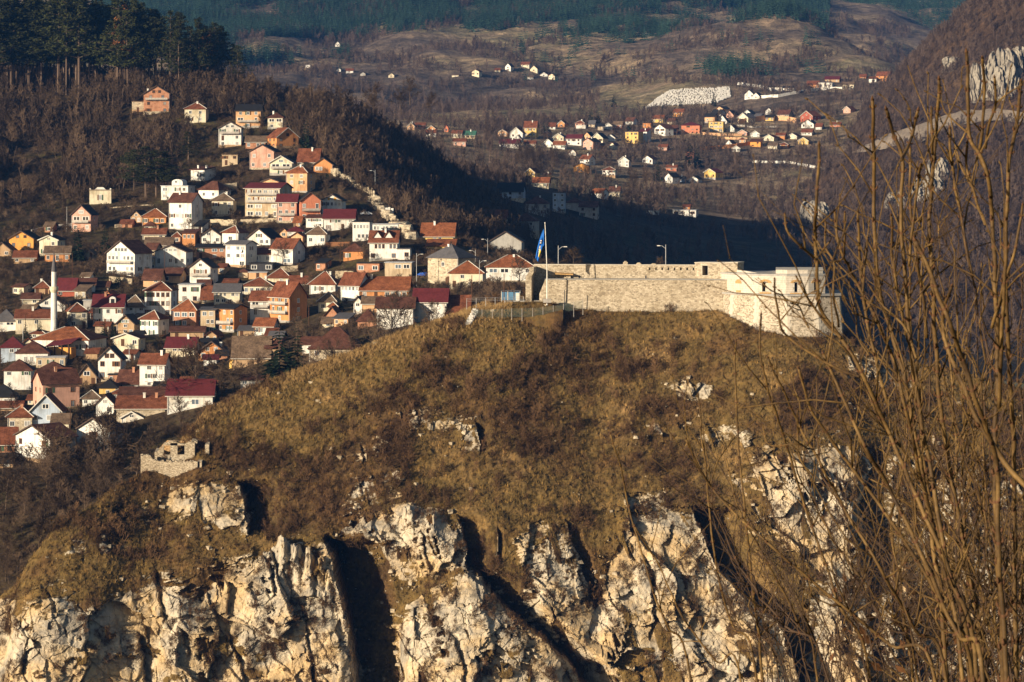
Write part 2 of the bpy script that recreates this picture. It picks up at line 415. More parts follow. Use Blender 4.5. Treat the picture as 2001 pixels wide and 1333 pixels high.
def inpoly(px, py, poly):
    c = np.zeros(px.shape, bool); n = len(poly)
    for i in range(n):
        x0, y0 = poly[i]; x1, y1 = poly[(i + 1) % n]
        if y0 == y1: continue
        c ^= ((y0 > py) != (y1 > py)) & (px < (x1 - x0) * (py - y0) / (y1 - y0) + x0)
    return c
def polydist(px, py, poly):
    d = np.full(px.shape, 1e9); n = len(poly)
    for i in range(n):
        a = np.array(poly[i], float); b = np.array(poly[(i + 1) % n], float); ab = b - a
        tt = np.clip(((px - a[0]) * ab[0] + (py - a[1]) * ab[1]) / (ab @ ab), 0, 1)
        d = np.minimum(d, (px - a[0] - tt * ab[0]) ** 2 + (py - a[1] - tt * ab[1]) ** 2)
    return np.sqrt(d)
ROCKS = [
 (1.0, 1.5, [(-160,1215),(0,1165),(60,1176),(110,1160),(170,1185),(230,1165),(300,1130),(345,1150),(395,1175),(420,1130),(480,1085),(530,1064),(560,1058),(590,1072),(625,1095),(650,1140),(668,1200),(680,1260),(700,1340),(720,1480),(-160,1480)]),
 (0.85, 1.2, [(300,985),(340,955),(400,940),(440,945),(470,975),(476,1030),(430,1035),(380,1010),(330,1005)]),
 (0.95, 2.5, [(665,1040),(690,1010),(740,1000),(790,982),(830,985),(870,1005),(895,1045),(908,1095),(900,1112),(850,1125),(800,1143),(775,1130),(745,1090),(735,1065),(700,1050)]),
 (0.95, 2.5, [(770,1480),(772,1250),(785,1190),(820,1160),(870,1130),(920,1118),(945,1135),(960,1165),(1010,1215),(1060,1255),(1110,1300),(1160,1400),(1190,1480)]),
 (0.62, 0.8, [(1000,1050),(1040,1020),(1085,1012),(1105,1040),(1125,1080),(1150,1150),(1160,1190),(1120,1200),(1060,1170),(1010,1110)]),
 (0.88, 2.0, [(1160,1480),(1150,1250),(1180,1120),(1230,1010),(1290,985),(1330,1000),(1370,1060),(1400,1120),(1450,1170),(1520,1230),(1560,1333),(1580,1480)]),
 (0.85, 0.9, [(1015,1185),(1060,1150),(1110,1180),(1160,1170),(1200,1230),(1230,1480),(1190,1480),(1130,1310),(1080,1262)]),
 (0.72, 0.8, [(1585,1140),(1640,1165),(1700,1200),(1720,1480),(1600,1480)]),
 (0.92, 1.6, [(1430,940),(1480,900),(1560,870),(1640,865),(1690,880),(1700,910),(1680,960),(1690,1010),(1700,1060),(1680,1120),(1640,1150),(1580,1110),(1520,1050),(1470,1000)]),
 (0.6, 0.6, [(670,985),(690,950),(730,920),(780,915),(800,940),(760,960),(740,985),(700,1000)]),
 (0.55, 0.5, [(770,800),(830,788),(870,800),(890,830),(860,852),(800,850),(770,830)]),
 (0.85, 0.8, [(885,830),(925,826),(930,850),(937,875),(905,862)]),
 (0.7, 0.8, [(690,875),(710,868),(745,875),(740,895),(700,905)]),
 (0.68, 0.8, [(1300,745),(1345,735),(1400,750),(1390,785),(1340,785),(1305,765)]),
 (0.72, 0.9, [(1255,828),(1300,820),(1340,826),(1345,850),(1300,856)]),
 (0.52, 0.4, [(1340,828),(1430,820),(1480,850),(1450,900),(1380,880)]),
 (0.55, 0.6, [(1640,690),(1700,685),(1790,720),(1800,780),(1720,760),(1660,730)]),
 (0.5, 1.0, [(1700,900),(1800,870),(1950,900),(2100,950),(2300,1000),(2300,1480),(1700,1480),(1720,1100)]),
 (0.5, 0.5, [(1560,1120),(1700,1150),(1720,1480),(1600,1480)]),
 (0.5, 0.3, [(210,990),(290,970),(330,1005),(300,1030),(230,1020)]),
 (0.45, 0.3, [(100,1080),(200,1040),(260,1070),(180,1110)]),
 (0.5, 0.4, [(1200,960),(1290,950),(1320,985),(1230,1010)])]
GULLIES = [
 ([(632,1050),(655,1120),(672,1200),(683,1270),(705,1480)], 112, 13.0),
 ([(893,1012),(908,1060),(914,1115)], 55, 6.0),
 ([(925,1112),(962,1165),(1012,1215),(1062,1255),(1117,1300),(1200,1480)], 80, 7.0),
 ([(1103,1020),(1125,1080),(1155,1165)], 28, 2.6),
 ([(1350,990),(1380,1070),(1412,1120),(1457,1170),(1522,1220),(1562,1333),(1580,1480)], 100, 9.0),
 ([(1690,878),(1702,910),(1678,980),(1692,1040),(1707,1070),(1692,1150)], 45, 4.5),
 ([(462,938),(476,975),(480,1045)], 75, 8.0),
 ([(929,824),(933,850),(942,880)], 28, 3.0),
 ([(298,1112),(312,1160),(320,1205)], 18, 2.2),
 ([(266,1235),(277,1290),(288,1480)], 26, 3.5),
 ([(353,1220),(370,1275)], 13, 1.8),
 ([(520,1085),(533,1130),(536,1155)], 15, 2.4),
 ([(706,872),(711,905)], 9, 1.5),
 ([(968,1035),(975,1090)], 12, 2.0),
 ([(90,1150),(98,1180),(102,1200)], 10, 1.5),
 ([(820,1030),(832,1075),(838,1110)], 12, 1.6),
 ([(440,1225),(470,1300),(480,1380)], 14, 1.6),
 ([(590,1180),(600,1260),(612,1340)], 12, 1.5),
 ([(880,1230),(905,1300),(915,1380)], 16, 1.8),
 ([(1260,1080),(1275,1160),(1270,1240)], 14, 1.8),
 ([(1600,900),(1610,960),(1600,1010)], 14, 1.6),
 ([(1800,900),(1815,1000),(1810,1100)], 40, 4.0)]
wob = 7 * fbm(ppx / 40, ppy / 28, 1.1, 4)
rock = np.zeros_like(ppx); bulge = np.zeros_like(ppx); fringe = np.zeros_like(ppx)
for s_, b_, poly in ROCKS:
    xs_ = [q[0] for q in poly]; ys_ = [q[1] for q in poly]
    sel = (ppx > min(xs_) - 80) & (ppx < max(xs_) + 80) & (ppy > min(ys_) - 80) & (ppy < max(ys_) + 80)
    if not sel.any(): continue
    a_, c_ = ppx[sel] + wob[sel], ppy[sel] + wob[sel] * 0.7
    sd = polydist(a_, c_, poly); sd = np.where(inpoly(a_, c_, poly), sd, -sd)
    k_ = sstep(-8, 14, sd)
    rock[sel] = np.maximum(rock[sel], s_ * k_)
    fringe[sel] = np.maximum(fringe[sel], s_ * sstep(-70, 10, sd))
    bulge[sel] = np.maximum(bulge[sel], b_ * sstep(-4, 40, sd))
veg = fbm(Xg / 9, Yg / 9 + Zg / 6, 3.3, 5, 0.6)
rock = np.clip(rock + 0.32 * np.minimum(veg + 0.12, 0.25) * (rock > 0.01) - 0.6 * sstep(0.24, 0.6, veg) * rock, 0, 1)
scat = fbm(Xg / 5, Zg / 3.5, 8.1, 4, 0.6)
rock = np.maximum(rock, 0.5 * sstep(0.62, 0.85, scat) * sstep(760, 900, ppy))
# blocks and cracks of the limestone (tilted beds)
def rot(a, b, d): c_, s_ = math.cos(R(d)), math.sin(R(d)); return a * c_ + b * s_, -a * s_ + b * c_
U, V = rot(Xg, Zg, 14)
streak = fbm(U / 6, V / 1.1, 5.7, 4, 0.6)
run_ = fbm((Xg + .35 * Zg) / 5, Zg / 24, 4.1, 4, 0.6)
rock = np.maximum(rock, 0.62 * fringe * sstep(0.12, 0.42, streak))
rock = rock * (1 - 0.8 * sstep(0.3, 0.6, fbm(U / 9, V / 1.6, 2.9, 4, 0.6)) * (rock < 0.97) * sstep(0.2, 0.9, 1.15 - rock))
rock = rock * (1 - 0.75 * sstep(0.16, 0.4, run_) * (rock < 0.935))
U = U + 0.7 * pn(Xg / 5, Zg / 5, 2.0) + 0.25 * V; V = V + 0.5 * pn(Xg / 5, Zg / 5, 7.0)
disp = np.zeros_like(ppx)
for sx, sz, amp, tilt, cd in ((13.0, 17.0, 3.4, 3.2, 0.5), (5.0, 6.0, 1.5, 1.7, 0.25), (2.1, 2.2, 0.42, 0.55, 0.07), (0.9, 0.8, 0.14, 0.2, 0.0)):
    f1, f2, ci, cj, ox, oy = worley(U / sx, V / sz)
    disp += amp * (_h(ci, cj, 0, 5) - 0.5) + tilt * (ox * (_h(ci, cj, 0, 6) - 0.4) * 1.5 + oy * (_h(ci, cj, 0, 7) - 0.75) * 1.2)
    if cd: disp -= cd * (1 - sstep(0.0, 0.05, f2 - f1)) * (_h(ci, cj, 0, 8) > 0.35)
disp += 0.14 * fbm(Xg / 1.3, Zg / 1.3, 4.4, 3, 0.6) + 1.6 * (0.5 - np.abs(fbm(Xg / 14, Zg / 40, 6.4, 3)))
R_ = sstep(0.12, 0.6, rock)
Yg = Yg - bulge - R_ * disp
for path, wpx, dep in GULLIES:
    pa = np.array(path, float)
    ex = np.interp(ppy, pa[:, 1], pa[:, 0]) + 6 * fbm(ppy / 26, ppy * 0 + pa[0, 0] / 50, 0.7, 4) + 2 * wob / 7
    q = (ppx - ex) / wpx
    ta = sstep(pa[0, 1] - 6, pa[0, 1] + min(25, 0.3 * (pa[-1, 1] - pa[0, 1])), ppy) * (1 - sstep(pa[-1, 1] - 6, pa[-1, 1] + 14, ppy))
    Yg = Yg + np.where((q >= 0) & (q < 1), dep * (1.6 if dep > 4 else 1.2) * np.clip(1 - q, 0, 1) ** 0.75, 0) * ta
    lip = np.exp(-(q * 3.2) ** 2) * (q < 0); rock = np.maximum(rock, 0.62 * lip * ta * (dep > 1.7))
# rock pinnacles along the lip of the big gully
for qx, qy, hh, ww_ in ((553,1068,2.6,11),(580,1080,2.4,9),(604,1088,2.6,9),(626,1108,2.0,8),(642,1132,1.8,7),(800,998,1.6,12),(845,1012,1.4,10)):
    dx_ = (ppx - qx + 5 * fbm(ppx / 9, ppy / 14, qx, 3)) / ww_
    g = np.exp(-np.abs(dx_) ** 3.2) * np.exp(-(np.maximum(ppy - qy, 0) / 60) ** 2 - (np.minimum(ppy - qy, 0) / 9) ** 2)
    Yg -= hh * g; Zg = Zg + 0.8 * hh * np.exp(-np.abs(dx_) ** 3.2) * np.exp(-((ppy - qy) / 10) ** 2) * (1 + .5 * pn(ppx / 5, ppy / 6, 2.2))
# turf lumps
G_ = (1 - R_) * (1 - .9 * np.exp(-((ppx - 335) / 75) ** 2 - ((ppy - 915) / 40) ** 2)); edge = sstep(0, 4, rZ[None] - Zg)
Zg = Zg + G_ * (0.35 + 0.65 * edge) * (0.8 * fbm(Xg / 7, Yg / 7, 1.3, 4, 0.55) * (0.3 + 0.7 * edge) + 0.25 * fbm(Xg / 1.2, Yg / 1.2, 2.3, 3, 0.6))
# back side
tb = np.linspace(0, 1, NB + 1)[1:, None]
back = tb * 62.0
flat = np.interp(pxs, [820, 960, 1650, 1720], [0, 40, 36, 6])[None]
Yb = rY[None] + back
Zb = rZ[None] - np.maximum(back - flat, 0) * np.interp(pxs, [-100, 300, 900, 1700, 2200], [0.75, 0.62, 0.6, 0.9, 0.9])[None] + 0.3 * fbm(np.repeat(rX[None], NB, 0) / 6, Yb / 6, 1.0, 3) * sstep(0, 0.2, tb)
Xa = np.concatenate([Xg[::-1], np.repeat(rX[None], NB, 0)]); Ya = np.concatenate([Yg[::-1], Yb]); Za = np.concatenate([Zg[::-1], Zb])
rk = np.concatenate([rock[::-1], np.zeros((NB, NPX))])
brush = 0.85 * sstep(0.08, 0.5, fbm(Xa / 15, (Ya + Za) / 12, 5.5, 5, 0.6))
for cx_, cy_, rx_, ry_ in ((540,960,110,60),(480,900,60,50),(1000,850,110,90),(1230,720,100,60),(1270,900,60,60),(1350,960,70,70),(880,720,60,30),(1050,720,60,40)):
    pX = CX + Xa / Ya * FPX; pY = HY - Za / Ya * FPX
    brush = np.maximum(brush, 1.0 * np.exp(-((pX - cx_) / rx_) ** 2 - ((pY - cy_) / ry_) ** 2) * (0.6 + 0.6 * fbm(Xa / 4, Za / 3, 1, 3)))
n0 = NF + NB
ii = np.arange(n0 * NPX).reshape(n0, NPX)
ff = np.stack([ii[:-1, :-1], ii[:-1, 1:], ii[1:, 1:], ii[1:, :-1]], -1).reshape(-1, 4)
hill_me = fastmesh('fortress_hill_ground', np.c_[Xa.ravel(), Ya.ravel(), Za.ravel()], ff, [M_ROCK])
attr(hill_me, 'rock', rk); attr(hill_me, 'brush', np.clip(brush, 0, 1))
hill = tag(obj('fortress_hill_ground', hill_me), kind='structure')
HG = dict(X=Xa, Y=Ya, Z=Za, rock=rk, brush=brush, px=CX + Xa / Ya * FPX, py=HY - Za / Ya * FPX)
def hillpoint(px, py):
    """point of the hill's front seen at a pixel"""
    d = (HG['px'][:NF] - px) ** 2 + (HG['py'][:NF] - py) ** 2
    i = np.unravel_index(np.argmin(d + 0.0 * d), d.shape)
    return np.array([HG['X'][i], HG['Y'][i], HG['Z'][i]])

# haze: one closed box of thin even air round everything
hz = MB().box(-1050, 1300, -30, 5450, -135, 470)
M_HAZE = bpy.data.materials.new('haze'); M_HAZE.use_nodes = True
_n = M_HAZE.node_tree.nodes; _n.remove(_n['Principled BSDF'])
_pv = _n.new('ShaderNodeVolumePrincipled'); _pv.inputs['Color'].default_value = (0.1, 0.35, 1.0, 1); _pv.inputs['Density'].default_value = 0.00004
_pv.inputs['Anisotropy'].default_value = 0.0
M_HAZE.node_tree.links.new(_pv.outputs[0], _n['Material Output'].inputs['Volume'])
haze = tag(hz.obj('haze', M_HAZE), kind='stuff')
# ------------------------------------------------------------------ building materials
def mat_roof(name, c, var=0.5):
    """clay tiles: courses across the slope, each course a slightly different burn"""
    m, n, l, b = newmat(name)
    tc = n.new('ShaderNodeTexCoord')
    o = tc.outputs['Object']
    wv = n.new('ShaderNodeTexWave'); wv.wave_type = 'BANDS'; wv.bands_direction = 'Z'
    wv.inputs['Scale'].default_value = 1.5; wv.inputs['Distortion'].default_value = 0.4; wv.inputs['Detail'].default_value = 1
    l.new(o, wv.inputs['Vector'])
    p = geo_pos(n)
    t = _noise(n, l, 0.5, p, 5, 0.7); t2 = _noise(n, l, 2.6, p, 3, 0.6)
    r = _ramp(n, l, t.outputs['Fac'], [(0.3, tuple(x * (1 - var) for x in c)), (0.5, c), (0.72, tuple(min(1, x * (1 + var) + 0.012) for x in c))])
    r2 = _ramp(n, l, t2.outputs['Fac'], [(0.32, (0.62, 0.6, 0.58)), (0.55, (1, 1, 1)), (0.75, (1.18, 1.14, 1.1))])
    l.new(_mix(n, l, 1.0, r.outputs[0], r2.outputs[0], 'MULTIPLY'), b.inputs['Base Color'])
    _bump(n, l, b, wv.outputs['Fac'], 0.5, 0.12)
    b.inputs['Roughness'].default_value = 0.85
    return m
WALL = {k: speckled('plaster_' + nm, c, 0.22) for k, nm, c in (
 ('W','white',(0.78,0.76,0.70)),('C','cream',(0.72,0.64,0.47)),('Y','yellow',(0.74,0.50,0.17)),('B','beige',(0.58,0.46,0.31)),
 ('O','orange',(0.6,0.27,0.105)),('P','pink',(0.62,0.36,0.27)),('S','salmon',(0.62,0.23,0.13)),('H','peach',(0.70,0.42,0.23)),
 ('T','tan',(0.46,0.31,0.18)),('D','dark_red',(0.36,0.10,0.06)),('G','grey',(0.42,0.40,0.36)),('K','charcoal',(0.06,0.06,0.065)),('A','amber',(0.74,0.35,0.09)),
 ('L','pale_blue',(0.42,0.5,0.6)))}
def mat_brick():
    m, n, l, b = newmat('hollow_brick')
    tc = n.new('ShaderNodeTexCoord'); br = n.new('ShaderNodeTexBrick')
    mp = n.new('ShaderNodeMapping'); mp.inputs['Rotation'].default_value = (R(90), 0, 0)
    l.new(tc.outputs['Object'], mp.inputs[0]); l.new(mp.outputs[0], br.inputs[0])
    br.inputs['Scale'].default_value = 1.6; br.inputs['Color1'].default_value = (0.52, 0.21, 0.09, 1); br.inputs['Color2'].default_value = (0.42, 0.155, 0.065, 1)
    br.inputs['Mortar'].default_value = (0.42, 0.36, 0.3, 1); br.inputs['Mortar Size'].default_value = 0.025
    t = _noise(n, l, 0.7, geo_pos(n), 5, 0.7)
    r = _ramp(n, l, t.outputs['Fac'], [(0.3, (0.6, 0.55, 0.5)), (0.55, (1, 1, 1))])
    l.new(_mix(n, l, 1.0, br.outputs[0], r.outputs[0], 'MULTIPLY'), b.inputs['Base Color']); return m
WALL['R'] = mat_brick()
def mat_rubble(name, c1, c2, scale=1.5, mort=(0.5, 0.44, 0.34)):
    m, n, l, b = newmat(name); tc = n.new('ShaderNodeTexCoord')
    mp = n.new('ShaderNodeMapping'); mp.inputs['Scale'].default_value = (1, 1, 1.5); l.new(tc.outputs['Object'], mp.inputs[0])
    v = n.new('ShaderNodeTexVoronoi'); v.inputs['Scale'].default_value = scale; v.feature = 'F1'; l.new(mp.outputs[0], v.inputs['Vector'])
    e = n.new('ShaderNodeTexVoronoi'); e.inputs['Scale'].default_value = scale; e.feature = 'DISTANCE_TO_EDGE'; l.new(mp.outputs[0], e.inputs['Vector'])
    sep = n.new('ShaderNodeSeparateColor'); l.new(v.outputs['Color'], sep.inputs[0])
    r = _ramp(n, l, sep.outputs[0], [(0.0, tuple(x * 0.62 for x in c1)), (0.3, c1), (0.75, c2), (1.0, tuple(min(1, x * 1.12) for x in c2))])
    er = _ramp(n, l, e.outputs['Distance'], [(0.015, (0, 0, 0)), (0.07, (1, 1, 1))])
    t = _noise(n, l, 0.22, tc.outputs['Object'], 5, 0.65)
    tr = _ramp(n, l, t.outputs['Fac'], [(0.32, (0.78, 0.76, 0.72)), (0.55, (1, 1, 1))])
    c = _mix(n, l, er.outputs[0], mort, r.outputs[0])
    l.new(_mix(n, l, 1.0, c, tr.outputs[0], 'MULTIPLY'), b.inputs['Base Color'])
    _bump(n, l, b, er.outputs[0], 0.7, 0.06)
    return m
WALL['M'] = mat_rubble('rubble_masonry', (0.44, 0.36, 0.25), (0.58, 0.49, 0.35), 1.6)
ROOF = {k: mat_roof('roof_' + nm, c) for k, nm, c in (
 ('t','terracotta',(0.185,0.064,0.032)),('o','orange_tile',(0.26,0.09,0.038)),('n','brown',(0.11,0.046,0.03)),('e','weathered',(0.17,0.115,0.075)))}
ROOF.update({k: speckled('roof_' + nm, c, 0.3, 0.5, ro) for k, nm, c, ro in (
 ('r','red_metal',(0.125,0.026,0.028),0.6),('g','grey',(0.11,0.105,0.11),0.8),('k','black',(0.022,0.021,0.022),0.7),('w','pale_sheet',(0.42,0.42,0.42),0.5),('u','green_sheet',(0.06,0.16,0.11),0.6))})
M_FRAME = speckled('window_frame_white', (0.75, 0.74, 0.7), 0.1); M_FRAMEB = speckled('window_frame_brown', (0.2, 0.09, 0.04), 0.2)
M_PANE, _n, _l, _b = newmat('window_pane'); _b.inputs['Base Color'].default_value = (0.022, 0.026, 0.032, 1); _b.inputs['Roughness'].default_value = 0.12; _b.inputs['Specular IOR Level'].default_value = 0.5
M_DOOR = speckled('door_wood', (0.11, 0.055, 0.03), 0.3)
M_TRIM = speckled('eaves_board', (0.6, 0.57, 0.5), 0.2); M_TRIMD = speckled('eaves_dark', (0.1, 0.07, 0.055), 0.2)
M_RAIL = speckled('balcony_rail', (0.5, 0.46, 0.4), 0.3); M_SHUT = speckled('yellow_shutter', (0.7, 0.36, 0.05), 0.2)
M_CONC = speckled('concrete', (0.4, 0.37, 0.33), 0.3); M_METAL = speckled('galvanised_metal', (0.42, 0.42, 0.42), 0.2, rough=0.5)

def unit_frame(name, mat):
    f = 0.1; mb = MB()
    mb.box(-0.5, 0.5, -0.06, 0.02, 0.5 - f, 0.5).box(-0.5, 0.5, -0.06, 0.02, -0.5, -0.5 + f)
    mb.box(-0.5, -0.5 + f, -0.06, 0.02, -0.5 + f, 0.5 - f).box(0.5 - f, 0.5, -0.06, 0.02, -0.5 + f, 0.5 - f).box(-0.035, 0.035, -0.05, 0.02, -0.5 + f, 0.5 - f)
    return mb.mesh(name, [mat])
FRAME_ME = unit_frame('window_frame', M_FRAME); FRAMEB_ME = unit_frame('window_frame_dark', M_FRAMEB)
PANE_ME = MB().box(-0.42, 0.42, -0.02, 0.015, -0.42, 0.42).mesh('window_pane', [M_PANE])
wr = random.Random(17)
M_CURT = speckled('curtained_glass', (0.34, 0.33, 0.31), 0.25, 2.0, 0.35); M_GLINT, _n, _l, _b = newmat('blue_reflection_glass'); _b.inputs['Base Color'].default_value = (0.12, 0.16, 0.2, 1); _b.inputs['Roughness'].default_value = 0.08; _b.inputs['Specular IOR Level'].default_value = 0.8  # second glass has a blue reflection painted into its base colour
PANE_MES = [PANE_ME] + [MB().box(-0.42, 0.42, -0.02, 0.015, -0.42, 0.42).mesh('window_pane', [m_]) for m_ in (M_CURT, M_GLINT)]
SHUT_ME = [MB().box(-0.24, 0.24, -0.05, 0.016, -0.5, 0.5).mesh('shutter', [speckled('shutter_' + nm_, c_, .25)]) for nm_, c_ in (('brown', (.16, .075, .035)), ('green', (.07, .12, .07)))]
DOOR_ME = MB().box(-0.5, 0.5, -0.06, 0.02, -0.5, 0.5).mesh('door', [M_DOOR])
def window(root, x, y, z, ww, hh, rz=0.0, dark=False, door=False):
    if door:
        o = obj('door', DOOR_ME, root, (x, y, z)); o.scale = (ww, 1, hh); o.rotation_euler = (0, 0, rz); return o
    o = obj('window', FRAMEB_ME if dark else FRAME_ME, root, (x, y, z)); o.scale = (ww, 1, hh); o.rotation_euler = (0, 0, rz)
    obj('pane', PANE_MES[wr.choice((0, 0, 0, 0, 1, 1, 2))], o)
    if hh > .9 and ww < 1.4 and wr.random() < .14 and not door:
        for sx in (-1, 1): obj('shutter', SHUT_ME[wr.randrange(2)], o, (sx * .78, 0, 0))
    return o
CHIM_ME = {}
def chimney_mesh(k):
    if k not in CHIM_ME:
        mb = MB().box(-0.32, 0.32, -0.32, 0.32, -1.6, 1.0).box(-0.4, 0.4, -0.4, 0.4, 1.0, 1.14)
        CHIM_ME[k] = mb.mesh('chimney', [{'W': WALL['W'], 'R': WALL['R'], 'G': M_CONC}[k]])
    return CHIM_ME[k]
DISH_ME = None
def dish_mesh():
    global DISH_ME
    if DISH_ME is None:
        mb = MB(); n = 12
        c = [(0, 0.12, 0)] + [(0.55 * math.cos(2 * math.pi * k / n), 0, 0.55 * math.sin(2 * math.pi * k / n)) for k in range(n)]
        mb.add(c, [(0, k + 1, (k + 1) % n + 1) for k in range(n)]); mb.box(-0.03, 0.03, 0.1, 0.4, -0.5, 0.05)
        DISH_ME = mb.mesh('satellite_dish', [M_FRAME])
    return DISH_ME

FOOT = []      # footprints (x, y, radius) so that trees keep off
HOUSES = []
FN = {'town': (town_z, 640, 1500), 'valley': (valley_z, 1150, 3500), 'right': (right_z, 1260, 2250)}

def house(name, label, x0, x1, ye, yb, yr, typ, wc, rc, rows='', side=0, on='town', dep=None, ch='', bal='', cat='house', group=None, dark=False, over=0.55, Y=None, drop=4.0, detail=True, dish=False):
    """a building from its facade's place in the view: left and right edge, eaves, foot and ridge"""
    fn, ya, yz = FN[on]
    xc = 0.5 * (x0 + x1)
    p = ray(xc, yb, Y) if Y else hit(fn, xc, yb, ya, yz)
    s = p[1] / FPX
    fw = (x1 - x0) * s
    d0 = dep if dep else min(max(0.95 * fw, 6.5), 12.5)
    sg = side * s
    a = math.asin(max(-0.8, min(0.8, sg / d0))) if side else R(6)
    wd = fw / math.cos(a); h = (yb - ye) * s; rise = max(0.05, (ye - yr) * s)
    rz = -math.atan2(p[0], p[1]) - a
    root = empty(name, p, rz)
    tag(root, label, cat, group)
    FOOT.append((p[0] + 0.5 * d0 * math.sin(-rz), p[1] + 0.5 * d0, 0.5 * max(wd, d0) + 1.0, p[2] + h + rise, xc, ye, yb))
    W2 = wd / 2; wm = WALL[wc]; rm = ROOF[rc]
    b = MB(); zb = -drop
    # ---- walls
    if typ == 'G':
        v = [(-W2,0,zb),(W2,0,zb),(W2,0,h),(0,0,h+rise),(-W2,0,h)]; v += [(x, d0, z) for x, y, z in v]
        b.add(v, [(0,1,2,3,4),(9,8,7,6,5),(1,6,7,2),(0,4,9,5),(2,7,8,3),(3,8,9,4),(0,5,6,1)])
    elif typ == 'S':
        v = [(-W2,0,zb),(W2,0,zb),(W2,0,h),(-W2,0,h),(-W2,d0,zb),(W2,d0,zb),(W2,d0,h),(-W2,d0,h),(-W2,d0/2,h+rise),(W2,d0/2,h+rise)]
        b.add(v, [(0,1,2,3),(5,4,7,6),(1,5,6,9,2),(4,0,3,8,7),(2,9,8,3),(9,6,7,8),(0,4,5,1)])
    elif typ == 'L':
        v = [(-W2,0,zb),(W2,0,zb),(W2,0,h),(-W2,0,h),(-W2,d0,zb),(W2,d0,zb),(W2,d0,h+rise),(-W2,d0,h+rise)]
        b.add(v, [(0,1,2,3),(5,4,7,6),(1,5,6,2),(4,0,3,7),(3,2,6,7),(0,4,5,1)])
    else:
        b.box(-W2, W2, 0, d0, zb, h)
    b.obj('wall', [wm], root)
    if detail and h > 4.2 and typ != 'L' and wr.random() < .55:            # plinth of another finish
        ph = wr.uniform(.5, 1.1); e_ = .045
        MB().box(-W2 - e_, W2 + e_, -e_, d0 + e_, zb, ph).obj('plinth', [wr.choice((M_CONC, WALL['M'], WALL['T']))], root)
    if detail and typ in 'GSHP' and wr.random() < .6:                       # rain pipe at a corner
        sx_ = wr.choice((-1, 1)); MB().box(sx_ * (W2 - .16) - .06, sx_ * (W2 - .16) + .06, -.14, -.02, -1, h - .1).obj('rain_pipe', [M_METAL], root)
    # ---- roof
    r = MB(); o = over; th = 0.2; k = rise / W2 if typ == 'G' else 0
    if typ == 'G':
        zo = h - k * o
        r.slab([(-W2-o,-o,zo),(0,-o,h+rise),(0,d0+o,h+rise),(-W2-o,d0+o,zo)][::-1], -th)
        r.slab([(0,-o,h+rise),(W2+o,-o,zo),(W2+o,d0+o,zo),(0,d0+o,h+rise)], th)
        r.v = [(x, y, z + (th + 0.02)) if False else (x, y, z + 0.03) for x, y, z in r.v]
        r = MB()
        for sx in (-1, 1):
            e = (sx * (W2 + o), zo); 
            v = [(e[0],-o,zo+.03),(0,-o,h+rise+.03),(0,d0+o,h+rise+.03),(e[0],d0+o,zo+.03)]
            v += [(x, y, z + th) for x, y, z in v]
            f = [(0,1,2,3),(7,6,5,4),(0,4,5,1),(1,5,6,2),(2,6,7,3),(3,7,4,0)]
            r.add(v, f if sx > 0 else [q[::-1] for q in f])
        tz = lambda x, y: h + rise - abs(x) * k
    elif typ == 'S':
        k = rise / (d0 / 2); zo = h - k * o
        for sy in (0, 1):
            ye_ = -o if sy == 0 else d0 + o
            v = [(-W2-o,ye_,zo+.03),(W2+o,ye_,zo+.03),(W2+o,d0/2,h+rise+.03),(-W2-o,d0/2,h+rise+.03)]; v += [(x, y, z + th) for x, y, z in v]
            f = [(3,2,1,0),(4,5,6,7),(0,1,5,4),(1,2,6,5),(2,3,7,6),(3,0,4,7)]
            r.add(v, f if sy == 0 else [q[::-1] for q in f])
        tz = lambda x, y: h + rise - abs(y - d0 / 2) * k
    elif typ in 'HP':
        if typ == 'P' or abs(wd - d0) < 0.5: rl = 0.02; alongx = True
        else: alongx = wd > d0; rl = max(0.02, abs(wd - d0) / 2 * 0.98)
        A = [(-W2-o,-o,h-.1),(W2+o,-o,h-.1),(W2+o,d0+o,h-.1),(-W2-o,d0+o,h-.1)]
        if alongx: T = [(-rl, d0/2, h+rise), (rl, d0/2, h+rise)]
        else: T = [(0, d0/2-rl, h+rise), (0, d0/2+rl, h+rise)]
        B = [(x, y, z + 0.16) for x, y, z in A]
        v = A + B + T
        f = [(3,2,1,0),(0,1,5,4),(1,2,6,5),(2,3,7,6),(3,0,4,7)]
        if alongx: f += [(4,5,9,8),(5,6,9),(6,7,8,9),(7,4,8)]
        else: f += [(4,5,8),(5,6,9,8),(6,7,9),(7,4,8,9)]
        r.add(v, f)
        kk = rise / (d0 / 2 if alongx else W2)
        tz = lambda x, y: h + rise - 0.35 * rise
    elif typ == 'L':
        k = rise / d0
        v = [(-W2-o,-o,h-k*o+.03),(W2+o,-o,h-k*o+.03),(W2+o,d0+o,h+rise+k*o+.03),(-W2-o,d0+o,h+rise+k*o+.03)]; v += [(x, y, z + th) for x, y, z in v]
        r.add(v, [(3,2,1,0),(4,5,6,7),(0,1,5,4),(1,2,6,5),(2,3,7,6),(3,0,4,7)])
        tz = lambda x, y: h + rise * y / d0
    else:
        r.box(-W2-.25, W2+.25, -.25, d0+.25, h+.004, h+.3)
        tz = lambda x, y: h + 0.3
    ro = r.obj('roof', [rm], root)
